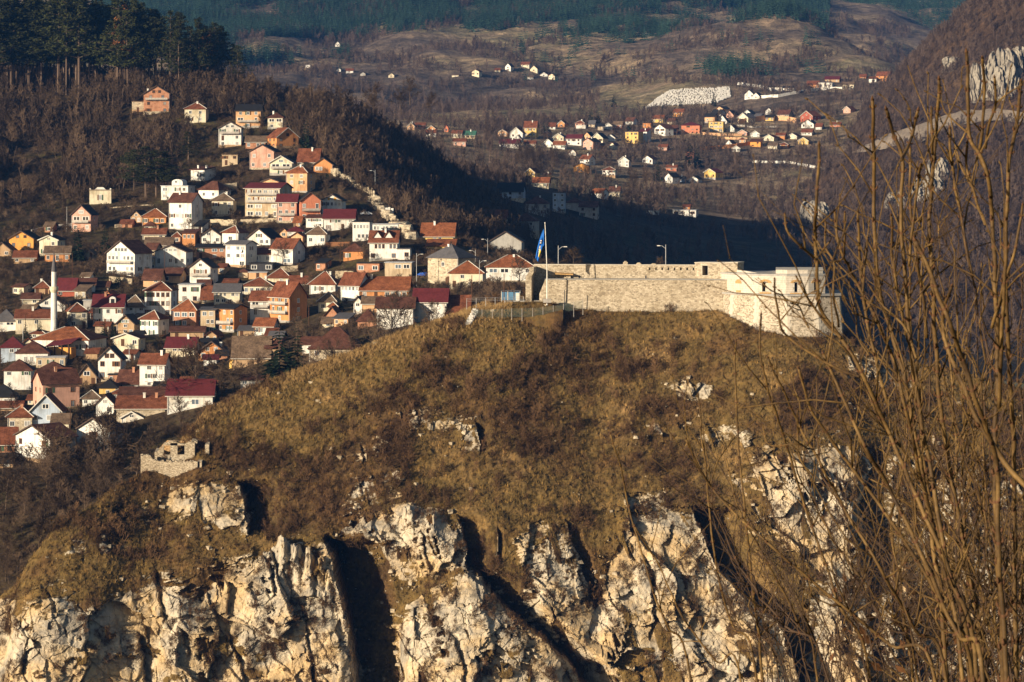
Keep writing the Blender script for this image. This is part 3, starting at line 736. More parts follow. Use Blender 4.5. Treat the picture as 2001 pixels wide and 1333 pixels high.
    if typ in 'GS' and detail and wd > 5:                      # pale boards along the verges
        t_ = MB(); bm = M_TRIMD if rc in 'nk' and wc != 'C' else M_TRIM
        if typ == 'G':
            for sx in (-1, 1):
                v = [(sx*(W2+o),-o-.05,zo-.1),(0,-o-.05,h+rise-.1),(0,-o-.05,h+rise+.26),(sx*(W2+o),-o-.05,zo+.26)]; v += [(x, y+.045, z) for x, y, z in v]
                t_.add(v, [(0,1,2,3),(7,6,5,4),(0,4,5,1),(1,5,6,2),(2,6,7,3),(3,7,4,0)])
        else: t_.box(-W2-o, W2+o, -o-.16, -o-.01, zo-.02, zo+.14)
        t_.obj('eaves_board', [bm], ro)
    if typ in 'HP' and detail and rc in 'toe':                 # mortared hip ridges
        t_ = MB()
        for e, tt in ((A[0], T[0]), (A[1], T[-1] if alongx else T[0])):
            t_.tube([(e[0], e[1], e[2] + 0.2), (tt[0], tt[1], tt[2] + 0.04)], 0.13, 5)
        t_.obj('hip_ridge', [M_TRIM], ro)
    # ---- chimneys: letter = finish, digit = place along the roof
    for q in range(0, len(ch), 2):
        fx = (int(ch[q + 1]) - 4.5) / 9.0 * 1.5
        yy = d0 * (0.42 if typ != 'G' else 0.35); xx = fx * W2
        c = obj('chimney', chimney_mesh(ch[q]), ro, (xx, yy, tz(xx, yy) + 0.3))
    # ---- openings
    rr = [q for q in rows.split('|')] if rows else []
    g = [q for q in rr if q.startswith('g')]; st = [q for q in rr if not q.startswith('g')]
    if g and typ == 'G':
        gs = g[0][1:]; n_ = len(gs)
        hh = min(1.3, rise * 0.42)
        for i, c in enumerate(gs):
            if c == '.': continue
            x = (i + 0.5 - n_ / 2) * wd * 0.46 / n_
            if c == 'y':
                window(root, x, 0, h + rise * 0.26, min(1.2, wd * .4 / n_), hh, dark=dark)
                for sx in (-1, 1):
                    m_ = MB().box(-0.42, 0.42, -0.05, 0.015, -hh / 2, hh / 2); m_.obj('shutter', [M_SHUT], root, loc=(x + sx * 1.15, 0, h + rise * .26))
            else: window(root, x, 0, h + rise * (0.26 if c != 'd' else .18), min(1.25, wd * 0.4 / n_) * (1.5 if c == 'b' else 1), hh * (1.5 if c == 'd' else 1), dark=dark)
    if st:
        sh_ = h / len(st)
        for j, row in enumerate(st):
            zc = h - (j + 0.5) * sh_; n_ = len(row); slot = wd * 0.94 / n_
            for i, c in enumerate(row):
                x = (i + 0.5 - n_ / 2) * slot
                hh = min(1.45, sh_ * 0.56)
                if c == 'w': window(root, x, 0, zc + .08, min(1.25, slot * 0.66), hh, dark=dark)
                elif c == 'b': window(root, x, 0, zc + .08, slot * 0.8, hh, dark=dark)
                elif c == 'd': window(root, x, 0, zc - sh_ * .5 + 1.05, min(1.0, slot * .6), 2.05, door=True)
                elif c == 'D': window(root, x, 0, zc - .1, min(1.1, slot * .7), min(2.1, sh_ * .8), dark=dark)
                elif c == 'r':
                    o_ = window(root, x, 0, zc, slot * .7, hh, dark=True)
        if abs(side) >= 12 and detail:
            sx = 1 if side > 0 else -1
            for j in range(len(st)):
                zc = h - (j + 0.5) * sh_
                for yy in ((0.3, 0.72) if d0 > 8 else (0.5,)):
                    window(root, sx * W2, d0 * yy, zc, 0.95, min(1.3, sh_ * .5), R(90) * sx, dark=dark)
    # ---- balconies: digits name the storey from the top
    for c in bal:
        j = int(c); sh_ = h / max(1, len(st)); z = h - (j + 1) * sh_ + 0.05
        bw = W2 * 0.86
        bb = obj('balcony', MB().box(-bw, bw, -1.25, -0.003, z, z + 0.18).mesh('balcony', [M_CONC]), root)
        rl_ = MB().box(-bw, bw, -1.25, -1.17, z + .98, z + 1.06).box(-bw, -bw + .07, -1.17, -0.003, z + .98, z + 1.06).box(bw - .07, bw, -1.17, -0.003, z + .98, z + 1.06)
        nn = max(4, int(bw * 2 / 0.45))
        for i in range(nn + 1):
            x = -bw + 0.04 + i * (2 * bw - .08) / nn; rl_.box(x - .03, x + .03, -1.24, -1.18, z + .18, z + .98)
        rl_.box(-bw + .08, bw - .08, -1.215, -1.2, z + .3, z + .9)
        obj('railing', rl_.mesh('railing', [M_RAIL]), bb)
    if dish: 
        dd = obj('satellite_dish', dish_mesh(), root, (W2 * .6, -0.45, h * .72)); dd.rotation_euler = (R(-20), 0, R(-15))
    HOUSES.append(root)
    return root, dict(w=wd, d=d0, h=h, rise=rise, s=s, p=p, rz=rz, roof=ro)

def dormer(ro, info, fx, roofm, wallm, wd=2.6, hh=2.0):
    """a small gabled dormer on the front slope of a side-gabled roof"""
    d0 = info['d']; h = info['h']; rise = info['rise']; y = d0 * 0.16; z = h + rise * (y / (d0 / 2))
    dr = MB(); x = fx * info['w'] / 2
    v = [(x-wd/2,y,z),(x+wd/2,y,z),(x,y,z+hh),(x-wd/2,y+2.6,z),(x+wd/2,y+2.6,z),(x,y+2.6,z+hh)]
    dr.add(v, [(0,1,2),(5,4,3),(0,3,4,1),(1,4,5,2),(2,5,3,0)])
    o = dr.obj('dormer', [wallm], ro)
    return o
# ------------------------------------------------------------------ the town on the left slope
# name, label, x0, x1, eaves, foot, ridge, type, wall, roof, window rows, side seen, extras
T = [
('brick_house','unplastered brick house of three storeys under the tall pines, highest of all',281,331,183,222,168,'G','R','k','gww|ww|w.w|w.w',0,dict(bal='0',ch='W0',dark=True)),
('stone_shed','low rough stone shed built against the topmost brick house',258,281,199,219,197,'F','M','e','d',0,dict(dep=5,cat='shed')),
('cottage','small cream cottage with hipped red roof and blue shuttered window under the wood',361,402,213,240,200,'H','C','t','ww|ww',6,dict(ch='W5')),
('house','peach house with long black roof and three square windows under the eaves',461,509,216,251,204,'S','H','k','www|b.D|.w.',6,dict(bal='1')),
('cottage','small pyramid roofed cottage with open loggia beside the peach house',523,553,230,252,220,'P','C','n','bb|w.',6,dict(ch='W2')),
('house','tall white gabled house with patchy plaster below the peach house',427,471,250,287,238,'G','W','k','gww|w.w|d.w|w.w',0,dict(bal='0')),
('house','orange house in two offset halves beside the dark spruce',541,583,268,290,250,'G','O','t','gw|w.D|w.D',-18,dict(dark=True)),
('shed','long low orange brick shed behind the pink gabled house',480,519,277,290,266,'S','R','e','w.ww',4,dict(cat='shed')),
('house','pink gabled house with black roof and two white windows',488,535,296,331,283,'G','P','k','g.|w.w|w.wd',13,dict(ch='')),
('house','cream chalet with grey gable over a wide open loggia',527,571,318,343,305,'G','C','g','gb|bb|.ww',8,dict(bal='0')),
('house','house that shows almost only its steep red tiled roof at the wood edge',582,622,315,326,291,'S','C','t','w.w.w',8,dict(ch='W6')),
('house','low peach house with black gable roof beside the steep red roof',613,650,322,338,309,'G','O','k','b.',6,dict()),
('house','square beige house with four shuttered windows and hipped orange roof',559,600,338,376,324,'H','H','o','ww|ww|..',16,dict(ch='W5')),
('ruined_shed','roofless brick shed with gaping openings below the patchy white house',434,464,303,323,302,'F','B','e','w.w|d.',4,dict(cat='shed',dark=True)),
('house','white house with thin brown lean-to roof and blue shaded side',373,400,332,353,327,'L','W','n','.ww',22,dict(ch='W1W8')),
('house','white house with round topped tower beside the pines',315,367,364,390,360,'F','W','w','b.ww|b..w',14,dict(dep=8)),
('house','cream cottage with brown hipped roof right of the round topped house',388,427,371,389,354,'H','W','n','ww',24,dict()),
('house','tall narrow white house on a stepped base with brown saddle roof',330,374,394,450,378,'S','W','n','.w.|wwDw|w.w.',22,dict(ch='W2')),
('house','square yellowish house with weathered pyramid roof and small balcony',414,456,392,423,377,'P','C','e','w.D|w.w',6,dict(ch='W6')),
('cottage','little cottage with dark gable between stone terraces',255,277,423,437,412,'G','T','k','gw|ww',14,dict()),
('cottage','low orange cottage with bright hipped tile roof above the shrubs',278,324,424,439,408,'H','O','o','w.ww',6,dict()),
('house','tall pink house with slate grey gable and white balcony behind a spruce',140,177,419,453,401,'G','P','k','gb|bb|w.w',14,dict(bal='0')),
('house','bright amber house with black gable roof at the west edge',18,65,466,492,452,'G','A','k','gw.w|w.w',14,dict(dark=True)),
('house','cream gabled house standing right of the bright amber house',77,113,469,499,461,'G','C','k','gw|.w|w.',14,dict(ch='W5')),
('cottage','orange walled cottage with long brown roof beside the tall spruce',88,136,495,512,482,'S','O','e','w.D.w',4,dict()),
('cottage','cottage under low red roof in front of the bright amber house',27,69,503,514,491,'S','T','t','w..w',6,dict()),
('shed','dark roofed shed cut by the left edge of the picture below the amber house',-14,22,489,501,474,'G','T','k','.w',10,dict(cat='shed')),
('house','broad white three storey house with two railed balconies and dark side',209,263,494,536,471,'G','W','n','gwwww|www.www|ww..ww',34,dict(bal='01',dark=False)),
('house','broad white gabled house with veranda right of the double balcony house',303,363,492,527,479,'G','W','n','gwww|D.wDw',14,dict(bal='0')),
('annex','flat roofed cream annex between two broad white gabled houses',288,304,504,527,503,'F','B','w','w|b',0,dict(dep=6)),
('shed','low house with weathered brown roof behind the white veranda house',284,336,479,489,465,'S','C','e','w..w',4,dict(cat='shed')),
('shed','small shed with rusty red roof below the stone terraces',279,322,458,467,447,'S','C','t','..w',6,dict(ch='R6',cat='shed')),
('house','narrow orange box house with three small windows',356,381,456,482,450,'L','O','n','www|..',8,dict()),
('house','plain white gabled house left of the white pyramid roofed one',392,432,461,477,447,'G','W','k','gw.|w.w',6,dict()),
('house','small white house with red pyramid roof and blue shaded side',434,466,455,477,441,'P','W','t','.b.',20,dict()),
('house','white gabled house with big black roof slope in the middle of the town',484,528,465,480,447,'G','W','k','gw|..ww',22,dict()),
('house','white two storey house with flat looking grey roof and blue side wall',441,480,478,522,471,'S','W','g','w.bb|w.bb|..b',22,dict(dish=True)),
('house','low red brick house with black roof and green awning',384,441,484,506,478,'S','R','k','w.bw|d.w.',4,dict()),
('house','white house with broad red brown saddle roof and grey side',530,572,485,518,467,'S','W','t','.w|.b',24,dict()),
('annex','small white annex with tiled lean-to beside the broad red brown roof',494,530,497,513,487,'L','W','t','w.w',4,dict(dep=7)),
('apartment_house','large pinkish apartment house with glazed balconies and red metal roof',479,547,368,425,358,'S','B','r','wwbbbb|wwbbb|bb.b|bbwD',24,dict(bal='01',cat='apartment house')),
('house','pale pink three storey house with dark red roof beside the apartment block',541,579,394,436,380,'S','P','r','w.w|wDw|w.w',6,dict(bal='1')),
('house','salmon red gabled house with two small balconies',587,627,392,434,376,'G','S','k','g.|w.D|w.D',-6,dict(bal='01')),
('house','white gabled house with bright yellow shutters',629,668,392,420,380,'G','W','k','gy|wwwww|.',8,dict()),
('house','long white house with dark red metal roof below the yellow shutters',633,692,427,449,410,'S','W','r','.ww.w|r.d.',4,dict()),
('annex','white lean-to house wedged under the salmon red house',598,631,426,445,421,'L','W','n','www|..w',6,dict(dep=7)),
('cottage','white cottage with wide weathered brown hipped roof and fenced yard',600,637,458,480,441,'H','W','e','w.b',8,dict()),
('house','narrow white house with little red roofed turret',561,592,452,467,442,'H','W','r','w.b|r.',4,dict()),
('house','white flat roofed block of two glazed storeys',689,722,434,471,429,'F','W','k','wwwww|.bbb',6,dict(dep=8)),
('house','long low white bungalow with row of windows above the dormer house',728,778,439,453,437,'F','W','w','ww.ww.bb',6,dict(dep=8)),
('house','white house with steep brown red roof and two triangular dormers',722,776,473,509,452,'S','W','t','.www.ww|b...b',0,dict(ch='W5',dark=True)),
('annex','white box annex with one red framed window',776,801,487,508,484,'F','W','g','.r',0,dict(dep=6)),
('shed','brick shed with thin flat roof below the dormer house',697,741,515,533,513,'F','R','k','b.b',8,dict(dep=6,cat='shed')),
('garage','beige and grey garage with flat roof and wide metal door',752,804,514,543,511,'F','B','w','.bb|...',6,dict(dep=8,cat='garage')),
('cottage','orange cottage with rounded brown roof behind bare shrubs',671,709,491,508,474,'H','O','n','w..',6,dict()),
('house','yellow house showing a large bright orange tiled roof by the dark wood',823,886,461,471,437,'S','Y','o','..ww..',0,dict(ch='W3')),
('annex','low annex with bright orange roof in front of the yellow house',834,887,481,487,470,'L','Y','o','',0,dict(dep=6)),
('gate_tower','old square stone gate tower with grey shingled pyramid roof and arched door',836,895,504,555,477,'P','M','g','.w.|...',34,dict(ch='W4',cat='tower')),
('house','cream house with orange tiled roof wings right of the stone gate tower',878,944,534,562,511,'H','C','o','.w..|d.w.',6,dict()),
('house','house with the broadest orange hipped roof and white bay by the fortress gate',950,1044,522,552,499,'H','W','o','bb.w|w..d',0,dict(ch='W5')),
('barn','long white building under plum coloured metal roof below the gate tower',808,872,589,627,566,'S','W','r','....',6,dict(cat='barn')),
('barn','barn end clad wholly in rusty red tiles beside the plum roof',873,914,618,626,583,'L','D','t','',0,dict(cat='barn',dep=6)),
('house','wide house with long orange roof and glazed veranda in its gable',704,798,567,584,543,'S','O','o','w.d.bbbb',6,dict(ch='W1')),
('house','white house wing with five arched windows and sloping red roof',665,702,556,588,534,'S','W','t','wwwww|.',22,dict()),
('house','white house with pointed red hipped roof and iron chimney',605,655,556,573,531,'H','W','t','.ww.w',12,dict(ch='W7')),
('house','cottage with truncated red hipped roof in front of the stone bank',523,566,543,552,525,'H','C','t','..w.',8,dict()),
('house','low link house under long red roof between two hipped roofs',566,606,554,560,540,'S','C','t','',0,dict(ch='W5')),
('house','large orange house with two balconies and dark red windowless side',527,566,578,631,552,'S','O','t','wDw|DwD|.w.',42,dict(ch='W5',bal='01')),
('house','white house with dark balcony under red roof left of the large orange house',489,527,587,632,570,'S','W','t','bD|D.|.D',10,dict(bal='0')),
('cottage','cream cottage with hipped red roof and dark arched windows',474,532,559,575,543,'H','C','t','wwwww',10,dict(ch='W7')),
('house','cream house with anthracite grey roof and three small windows',418,468,570,594,556,'S','C','g','www.bb|wbw.',6,dict()),
('cottage','low cottage with red roof leaning on the anthracite roof',394,418,583,592,560,'S','B','t','w.',4,dict()),
('house','white cube house with flat roof and four square windows',349,392,557,593,555,'F','W','w','ww|ww',8,dict(dep=9,dark=True)),
('house','white house with a strip of blue shadow and red hipped roof',283,334,568,619,551,'H','W','t','wwwww|wwwww|w...w',12,dict(dark=True)),  # the blue strip is a cast shadow; the wall itself is plain white
('house','white gabled house with planted balcony above the cube house',371,412,522,559,506,'G','W','k','gw|.bb.|.w.d',14,dict(bal='0')),
('cottage','orange cottage with dark brown roof against the terrace wall',280,313,545,563,527,'S','H','n','.w|..',10,dict()),
('cottage','orange cottage with brown roof in front of the veranda house',321,352,537,553,525,'S','H','n','w..',12,dict()),
('house','white house with crimson metal roof and arched dormer',182,240,599,638,577,'S','W','r','w.w.w|w.w..',6,dict(ch='R3')),
('house','white house with weathered brown hipped roof right of the crimson roof',240,282,600,619,577,'H','W','e','ww.b|..b',8,dict()),
('house','brick house with red hipped roof and glazed upper veranda',338,383,607,640,586,'H','R','o','bbb|ww.',14,dict()),
('apartment_house','narrow beige house with grey roof and two round windows',392,420,606,652,603,'L','B','g','ww|.ww|.w',0,dict(cat='house')),
('house','tall orange house of three storeys with plum roof beside the beige one',420,457,603,649,596,'S','O','k','w.w.w|w..ww|ww.ww',26,dict(bal='1')),
('house','tan house with white framed gable between dark trees',228,262,632,653,616,'G','T','k','gww|.w.|.ww',14,dict()),
('house','white house with leafy vine across its front and red hipped roof',274,310,624,659,607,'H','W','t','ww.w|w.w.',20,dict()),
('house','pale house with low brown gable and small round window',221,270,661,692,652,'G','C','n','.d.b|....',14,dict()),
('mosque','white mosque with broad orange hipped roof at the foot of the minaret',66,172,664,692,641,'H','W','o','...w..ww',36,dict(cat='mosque',dep=14)),
('house','long cream house with orange roof left of the minaret',31,100,622,652,607,'S','C','t','w..w..|....',4,dict(ch='W4')),
('house','square cream house with red hipped roof right of the minaret',137,170,609,641,592,'H','C','t','b.b|b.d',-6,dict()),
('house','cream house with grey brown roof behind the long cream house',43,76,584,606,574,'S','C','n','.w|w.',4,dict()),
('house','cream house with wide low black gable behind the minaret shaft',67,128,597,609,578,'G','W','k','gw.|....',8,dict()),
('house','house with charcoal hipped roof and open veranda at the left edge',-12,31,628,648,605,'H','W','g','bb|..',6,dict()),
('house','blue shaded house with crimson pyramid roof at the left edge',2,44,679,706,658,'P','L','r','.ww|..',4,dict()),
('house','white house with wide brown hipped roof below the crimson pyramid',31,93,690,714,668,'H','W','n','.ww..',6,dict()),
('shed','flat topped grey shed with small window in the lower town',71,127,699,718,697,'F','B','w','w.w.w',4,dict(cat='shed',dep=6)),
('house','white house with pyramid brown roof and shaded balcony in the lower town',8,61,724,762,703,'H','W','n','w.w|...|..',6,dict()),
('cottage','low cottage with brown hipped roof above the pink house',78,126,722,730,707,'H','C','n','wwww',4,dict()),
('house','large pink house with wide brown roof in the lower town',85,155,749,803,725,'S','P','n','w.w|..D',-20,dict(ch='R4',dark=True)),
('house','white gabled house with four brown windows and a steep black roof',192,236,701,744,679,'G','W','k','gww|w.w|w.w',10,dict(dark=True)),
('shed','dark wooden house with open gable right of the pink house',150,189,736,753,712,'G','T','k','gb|d.d',6,dict(cat='shed')),
('house','small bright yellow house with black hipped roof',194,227,758,778,742,'H','Y','k','.w.',6,dict()),
('house','white cottage with brown red saddle roof left of the tall white house',230,271,748,760,725,'S','W','n','b...',14,dict(ch='R6')),
('house','tall white house with brown red roof and glazed ground floor',273,321,711,760,693,'S','W','t','.b.w|.wbb|.wbb',12,dict(ch='W8')),
('house','cream house with wide maroon roof behind the tall white house',324,380,679,698,661,'S','C','r','.bbbb|....',10,dict(ch='W7')),
('house','orange chalet with white edged black gable',387,440,687,702,668,'G','O','k','gw.w|w.w',8,dict(ch='W8')),
('house','old house with huge sagging brown roof at the field edge',455,526,697,714,660,'S','T','e','....',4,dict()),
('cottage','small white cottage with orange saddle roof below the large orange house',497,533,637,654,623,'S','W','o','ww.w',12,dict()),
('shed','tan shed with grey lean-to roof left of the small white cottage',466,499,646,660,640,'L','T','g','d..',0,dict(cat='shed')),
('cottage','long brown roofed cottage behind the white stone barn',232,330,779,783,760,'S','W','n','',0,dict()),
('barn','white stone barn with long brown red roof in the lower town',228,322,798,817,778,'S','M','t','...',8,dict(ch='W5R8',cat='barn')),
('house','small white house with arched attic window and brown roof',188,222,789,812,772,'G','W','n','gw|.w',10,dict()),
('cottage','tiny cottage with weathered pyramid roof left of the arched attic window',161,195,779,792,764,'P','W','e','w.w',4,dict()),
('cottage','cottage with pointed brown hipped roof and stone wall at the left edge',15,62,815,842,795,'P','M','t','w.b',6,dict(ch='R5')),
('shed','shed with long red roof cut by the left edge above the stone cottage',-20,42,797,803,787,'S','T','t','',4,dict(cat='shed')),
('house','shaded blue house with two stepped orange roofs',60,118,802,832,772,'G','L','t','gb|w.w.',10,dict()),
('house','large white gabled house with tall dark windows behind bare trees',31,97,853,902,831,'G','W','n','w..w|.',52,dict(dark=True,ch='')),
('house','second large white gabled house with one dark window behind bare trees',150,214,839,883,817,'G','W','n','.b.|w.d',26,dict(dark=True)),
('cottage','orange brick cottage with red roof left of the large white gable',-14,30,866,888,838,'S','R','t','ww',4,dict(dark=True)),
('shed','half shaded white shed with grey gable below the white stone barn',238,277,816,824,805,'G','W','g','gw',10,dict(cat='shed')),
('barn','long barn with maroon sheet roof patched and striped',327,415,772,800,745,'S','W','r','..b.',8,dict(cat='barn')),
('shed','brick shed with small gable among bare trees',634,662,617,634,600,'G','R','n','',8,dict(cat='shed')),
('house','old house with long brown hipped roof sunk among bare trees',604,705,682,698,641,'H','M','n','w..w',8,dict()),
('house','tiny white gabled house left of the long brown wing',691,707,590,614,580,'G','W','k','w|w.w',10,dict()),
('cottage','beige cottage with grey brown roof joined to the tiny white gable',708,744,593,613,581,'S','H','e','...',4,dict()),
('barn','long white barn with brown roof behind the two forked bare trees',736,808,601,641,583,'S','W','n','.....',4,dict(cat='barn')),
('shed','low dark roofed shed with white pillar behind bare trees',699,736,628,640,604,'H','R','n','',4,dict(cat='shed')),
('cottage','beige cottage with mossy hipped roof behind a palm like spruce',622,656,590,608,571,'H','C','e','w.',8,dict()),
('shed','weathered shed with pitched roof in the wood above the ruin',520,545,680,700,668,'S','T','n','',4,dict(cat='shed')),
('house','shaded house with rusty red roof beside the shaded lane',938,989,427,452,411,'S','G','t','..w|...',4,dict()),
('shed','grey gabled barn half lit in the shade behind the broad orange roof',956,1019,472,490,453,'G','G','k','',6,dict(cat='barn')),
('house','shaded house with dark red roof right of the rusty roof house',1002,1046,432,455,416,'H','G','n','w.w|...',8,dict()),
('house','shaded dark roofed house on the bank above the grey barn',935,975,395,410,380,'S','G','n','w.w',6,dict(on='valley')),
('house','ruined pale facade with curved parapet standing alone under the pines',175,217,372,399,371,'F','C','e','..D..',0,dict(dep=2.0)),
('shed','white shed with blue shaded front above the dark roofed houses left of minaret',25,46,561,575,556,'S','C','n','w.',20,dict(cat='shed')),
('cottage','dark red roofed cottage with long ridge behind the minaret tip',112,145,566,580,545,'S','D','r','w..',10,dict(cat='house')),
('cottage','brown roofed cottage with white washed wall under the terrace',140,185,556,570,545,'S','W','n','b..',4,dict()),
('shed','open sided shed with red roof and white chimney left of the minaret',68,96,563,575,549,'H','T','t','d.d',6,dict(cat='shed',ch='W3')),
('house','cream house with slate roof peeping over the large pinkish apartment house',512,544,355,366,349,'G','H','k','',14,dict(dep=7)),
('garage','dark open garage with pergola under the broad red brown roof house',488,533,515,530,512,'F','K','k','b.b',6,dict(cat='garage',dep=6)),
('annex','peach garage base with white parapet below the dark pergola',486,521,533,545,531,'F','H','w','.d.',4,dict(dep=5)),
('shed','collapsed hut of brown boards below the glazed brick veranda house',333,398,648,664,640,'S','T','n','d..',4,dict(cat='shed')),
('house','house with grey shingle roof cut by the left edge in the lower town',-22,30,776,792,752,'H','W','k','bb',6,dict()),
('shed','shaded lean-to with dark sheet roof left of the large white gable',-18,24,905,915,893,'L','T','k','.w',0,dict(cat='shed')),
('cottage','low cottage with weathered roof between the two large white gables',102,134,826,842,811,'S','C','e','w',6,dict()),
('shed','low shed with brown roof under the terrace wall of the double balcony house',182,212,560,567,551,'S','T','n','',6,dict(cat='shed')),
('shed','flat grey shed with pale slab beside the crimson dormer house',163,184,588,606,585,'F','G','w','.',4,dict(cat='shed',dep=5)),
('shed','small brick shed with rusty roof above the terrace of the white gable',236,258,437,445,430,'S','R','t','d',6,dict(cat='shed')),
('cottage','cottage with red roof showing over the anthracite roof',437,462,552,560,546,'S','C','t','',8,dict()),
('shed','narrow dark roofed shed between the tan house and the vine clad house',262,277,655,668,648,'S','T','k','d',6,dict(cat='shed')),
('shed','low red roofed shed beside the cream house with round window',168,190,690,702,682,'S','T','t','',8,dict(cat='shed')),
('cottage','cottage with small gable and red roof right of the crimson pyramid',44,66,671,690,662,'G','C','t','w',6,dict()),
('shed','brick outbuilding with flat roof behind the white cottage with red saddle roof',212,232,733,747,730,'F','R','k','w.',4,dict(cat='shed',dep=5)),
('cottage','white cottage with sagging red roof below the maroon barn',390,420,756,768,746,'S','W','t','w',6,dict()),
('shed','tiny white garden shed with brown roof at the right of the maroon roof',398,424,702,713,695,'S','W','r','w',4,dict(cat='shed')),
('cottage','yellow cottage half hidden at the foot of the huge brown roof',448,470,704,718,694,'G','Y','e','w',4,dict()),
('shed','shed with red roof right of the small white cottage',520,540,655,668,645,'L','D','t','',0,dict(cat='shed',dep=5)),
('cottage','white walled cottage glimpsed through bare trees at the field edge',470,512,742,754,735,'S','W','n','w..',4,dict()),
('cottage','white cottage with brown roof glimpsed through trees above the twin spruces',590,622,672,690,660,'S','W','n','w',4,dict()),
]
INFO = {}
for row in T:
    nm, lb, x0, x1, ye, yb, yr, ty, wc, rc, rows, sd, ex = row
    ex = dict(ex)
    rt, inf = house(nm, lb, x0, x1, ye, yb, yr, ty, wc, rc, rows, side=sd, group='houses of the hillside town', **ex)
    INFO[lb] = (rt, inf)
# small outbuildings and cottages tucked between the houses
tr0 = random.Random(33); nf = 0; used_ = set()
for k in range(4000):
    if nf >= 46: break
    px, py = tr0.uniform(0, 800), tr0.uniform(440, 890)
    if py > 925 - .42 * px and px > 120: continue
    if px < 260 and 510 < py < 545: continue
    if px > 640 and py < 600: continue
    p = hit(town_z, px, py, 640, 1500); w_ = tr0.uniform(15, 30) * (.8 + .5 * (py - 440) / 450); hh = tr0.uniform(8, 15); ri = tr0.uniform(6, 11); s_ = p[1] / FPX
    if any(math.hypot(p[0] - f[0], p[1] + 3.5 - f[1]) < f[2] * 1.02 + w_ * s_ * .5 + .6 for f in FOOT): continue
    if any(abs(px - f[4]) < .5 * w_ + 10 and f[5] - 16 < py - hh and f[6] > py for f in FOOT): continue
    near = min(((math.hypot(px - f[4], py - .5 * (f[5] + f[6])), f, hs) for f, hs in zip(FOOT, HOUSES)), key=lambda q: q[0])
    rel = 'left of' if px < near[1][4] - 12 else 'right of' if px > near[1][4] + 12 else ('behind' if py < near[1][6] else 'below')
    wc = tr0.choice('WWCTHRMBG'); rc = tr0.choice('ttnnekgo'); ty = tr0.choice('GSSHSL')
    wn = dict(W='white', C='cream', H='peach', T='tan', B='beige', R='brick', M='stone', G='grey')[wc]; rn = dict(t='red', n='brown', o='orange', e='weathered', k='black', g='grey')[rc]
    kind_ = 'shed' if w_ * s_ < 4.2 else 'cottage'
    lb = 'low %s %s with %s roof %s the %s' % (wn, kind_, rn, rel, near[2]['label'])
    if len(lb.split()) > 16: lb = '%s %s roofed %s %s the %s' % (wn, rn, kind_, rel, near[2]['label'])
    if len(lb.split()) > 16 or lb in used_: continue
    used_.add(lb); nf += 1
    house(kind_, lb, px - w_ / 2, px + w_ / 2, py - hh, py, py - hh - ri, ty, wc, rc, tr0.choice(('w', 'w.', '.d', 'w.w', 'd.w')), side=tr0.choice((4, 8, 12)), group='houses of the hillside town', cat=kind_, dep=5.5, drop=3)
print('outbuildings', nf)
# details of single houses
rt, inf = INFO['white house with steep brown red roof and two triangular dormers']
for fx in (-0.45, 0.36):
    dm = dormer(inf['roof'], inf, fx, ROOF['t'], WALL['W'], 3.0, 2.2)
    x = fx * inf['w'] / 2; y = inf['d'] * .16; z = inf['h'] + inf['rise'] * .32
    t_ = MB()
    for sx in (-1, 1):
        v = [(x+sx*1.9,y-.35,z-.25),(x,y-.35,z+2.45),(x,y+2.7,z+2.45),(x+sx*1.9,y+2.7,z-.25)]; v += [(a,b_,c+.18) for a,b_,c in v]
        t_.add(v, [(0,1,2,3),(7,6,5,4),(0,4,5,1),(1,5,6,2),(2,6,7,3),(3,7,4,0)] if sx > 0 else [q[::-1] for q in [(0,1,2,3),(7,6,5,4),(0,4,5,1),(1,5,6,2),(2,6,7,3),(3,7,4,0)]])
    t_.obj('dormer_roof', [ROOF['t']], inf['roof'])
rt, inf = INFO['white house with crimson metal roof and arched dormer']
x, y = 0.14 * inf['w'], inf['d'] * .12; z = inf['h'] + inf['rise'] * .2
mb = MB().box(x-1.0, x+1.0, y, y+2.6, z, z+1.5)
n = 9; arc = [(x+1.0*math.cos(math.pi*k/n), y, z+1.5+.8*math.sin(math.pi*k/n)) for k in range(n+1)]
mb.add(arc + [(a, b_+2.6, c) for a, b_, c in arc], [tuple(range(n, -1, -1)), tuple(range(n+1, 2*n+2))] + [(k, k+1, k+n+2, k+n+1) for k in range(n)])
mb.obj('dormer', [WALL['W']], inf['roof'])
mb = MB().box(x-.55, x+.55, y-.05, y-.004, z+.35, z+1.6); mb.obj('dormer_window', [M_PANE], inf['roof'])
rt, inf = INFO['white house with a strip of blue shadow and red hipped roof']
rt, inf = INFO['white house with round topped tower beside the pines']
mb = MB(); n = 10; x0, x1 = -0.1*inf['w'], 0.3*inf['w']; h = inf['h']; c = (x0+x1)/2; r_ = (x1-x0)/2
arc = [(c+r_*math.cos(math.pi*k/n), 0.02, h+1.6+.5*r_*math.sin(math.pi*k/n)) for k in range(n+1)]
v = [(x1,0.02,h+.31)] + arc + [(x0,0.02,h+.31)]; k_ = len(v); v += [(a, 5.0, b_) for a, _, b_ in v]
mb.add(v, [tuple(range(k_-1,-1,-1)), tuple(range(k_, 2*k_))] + [(i, (i+1)%k_, (i+1)%k_+k_, i+k_) for i in range(k_)])
mb.obj('round_tower', [WALL['W']], rt)
window(rt, c-.5, 0.0, h+1.7, .9, .9)
rt, inf = INFO['ruined pale facade with curved parapet standing alone under the pines']
w2 = inf['w']/2; h = inf['h']; mb = MB(); pr = []
for i in range(25):
    q = i/24; pr.append((-w2+2*w2*q, h+.31+ (0.9 if abs(q-.5)<.13 else 0.9*math.exp(-((abs(q-.5)-.13)/.07)**2)) + (0.5 if q<.08 or q>.92 else 0)))
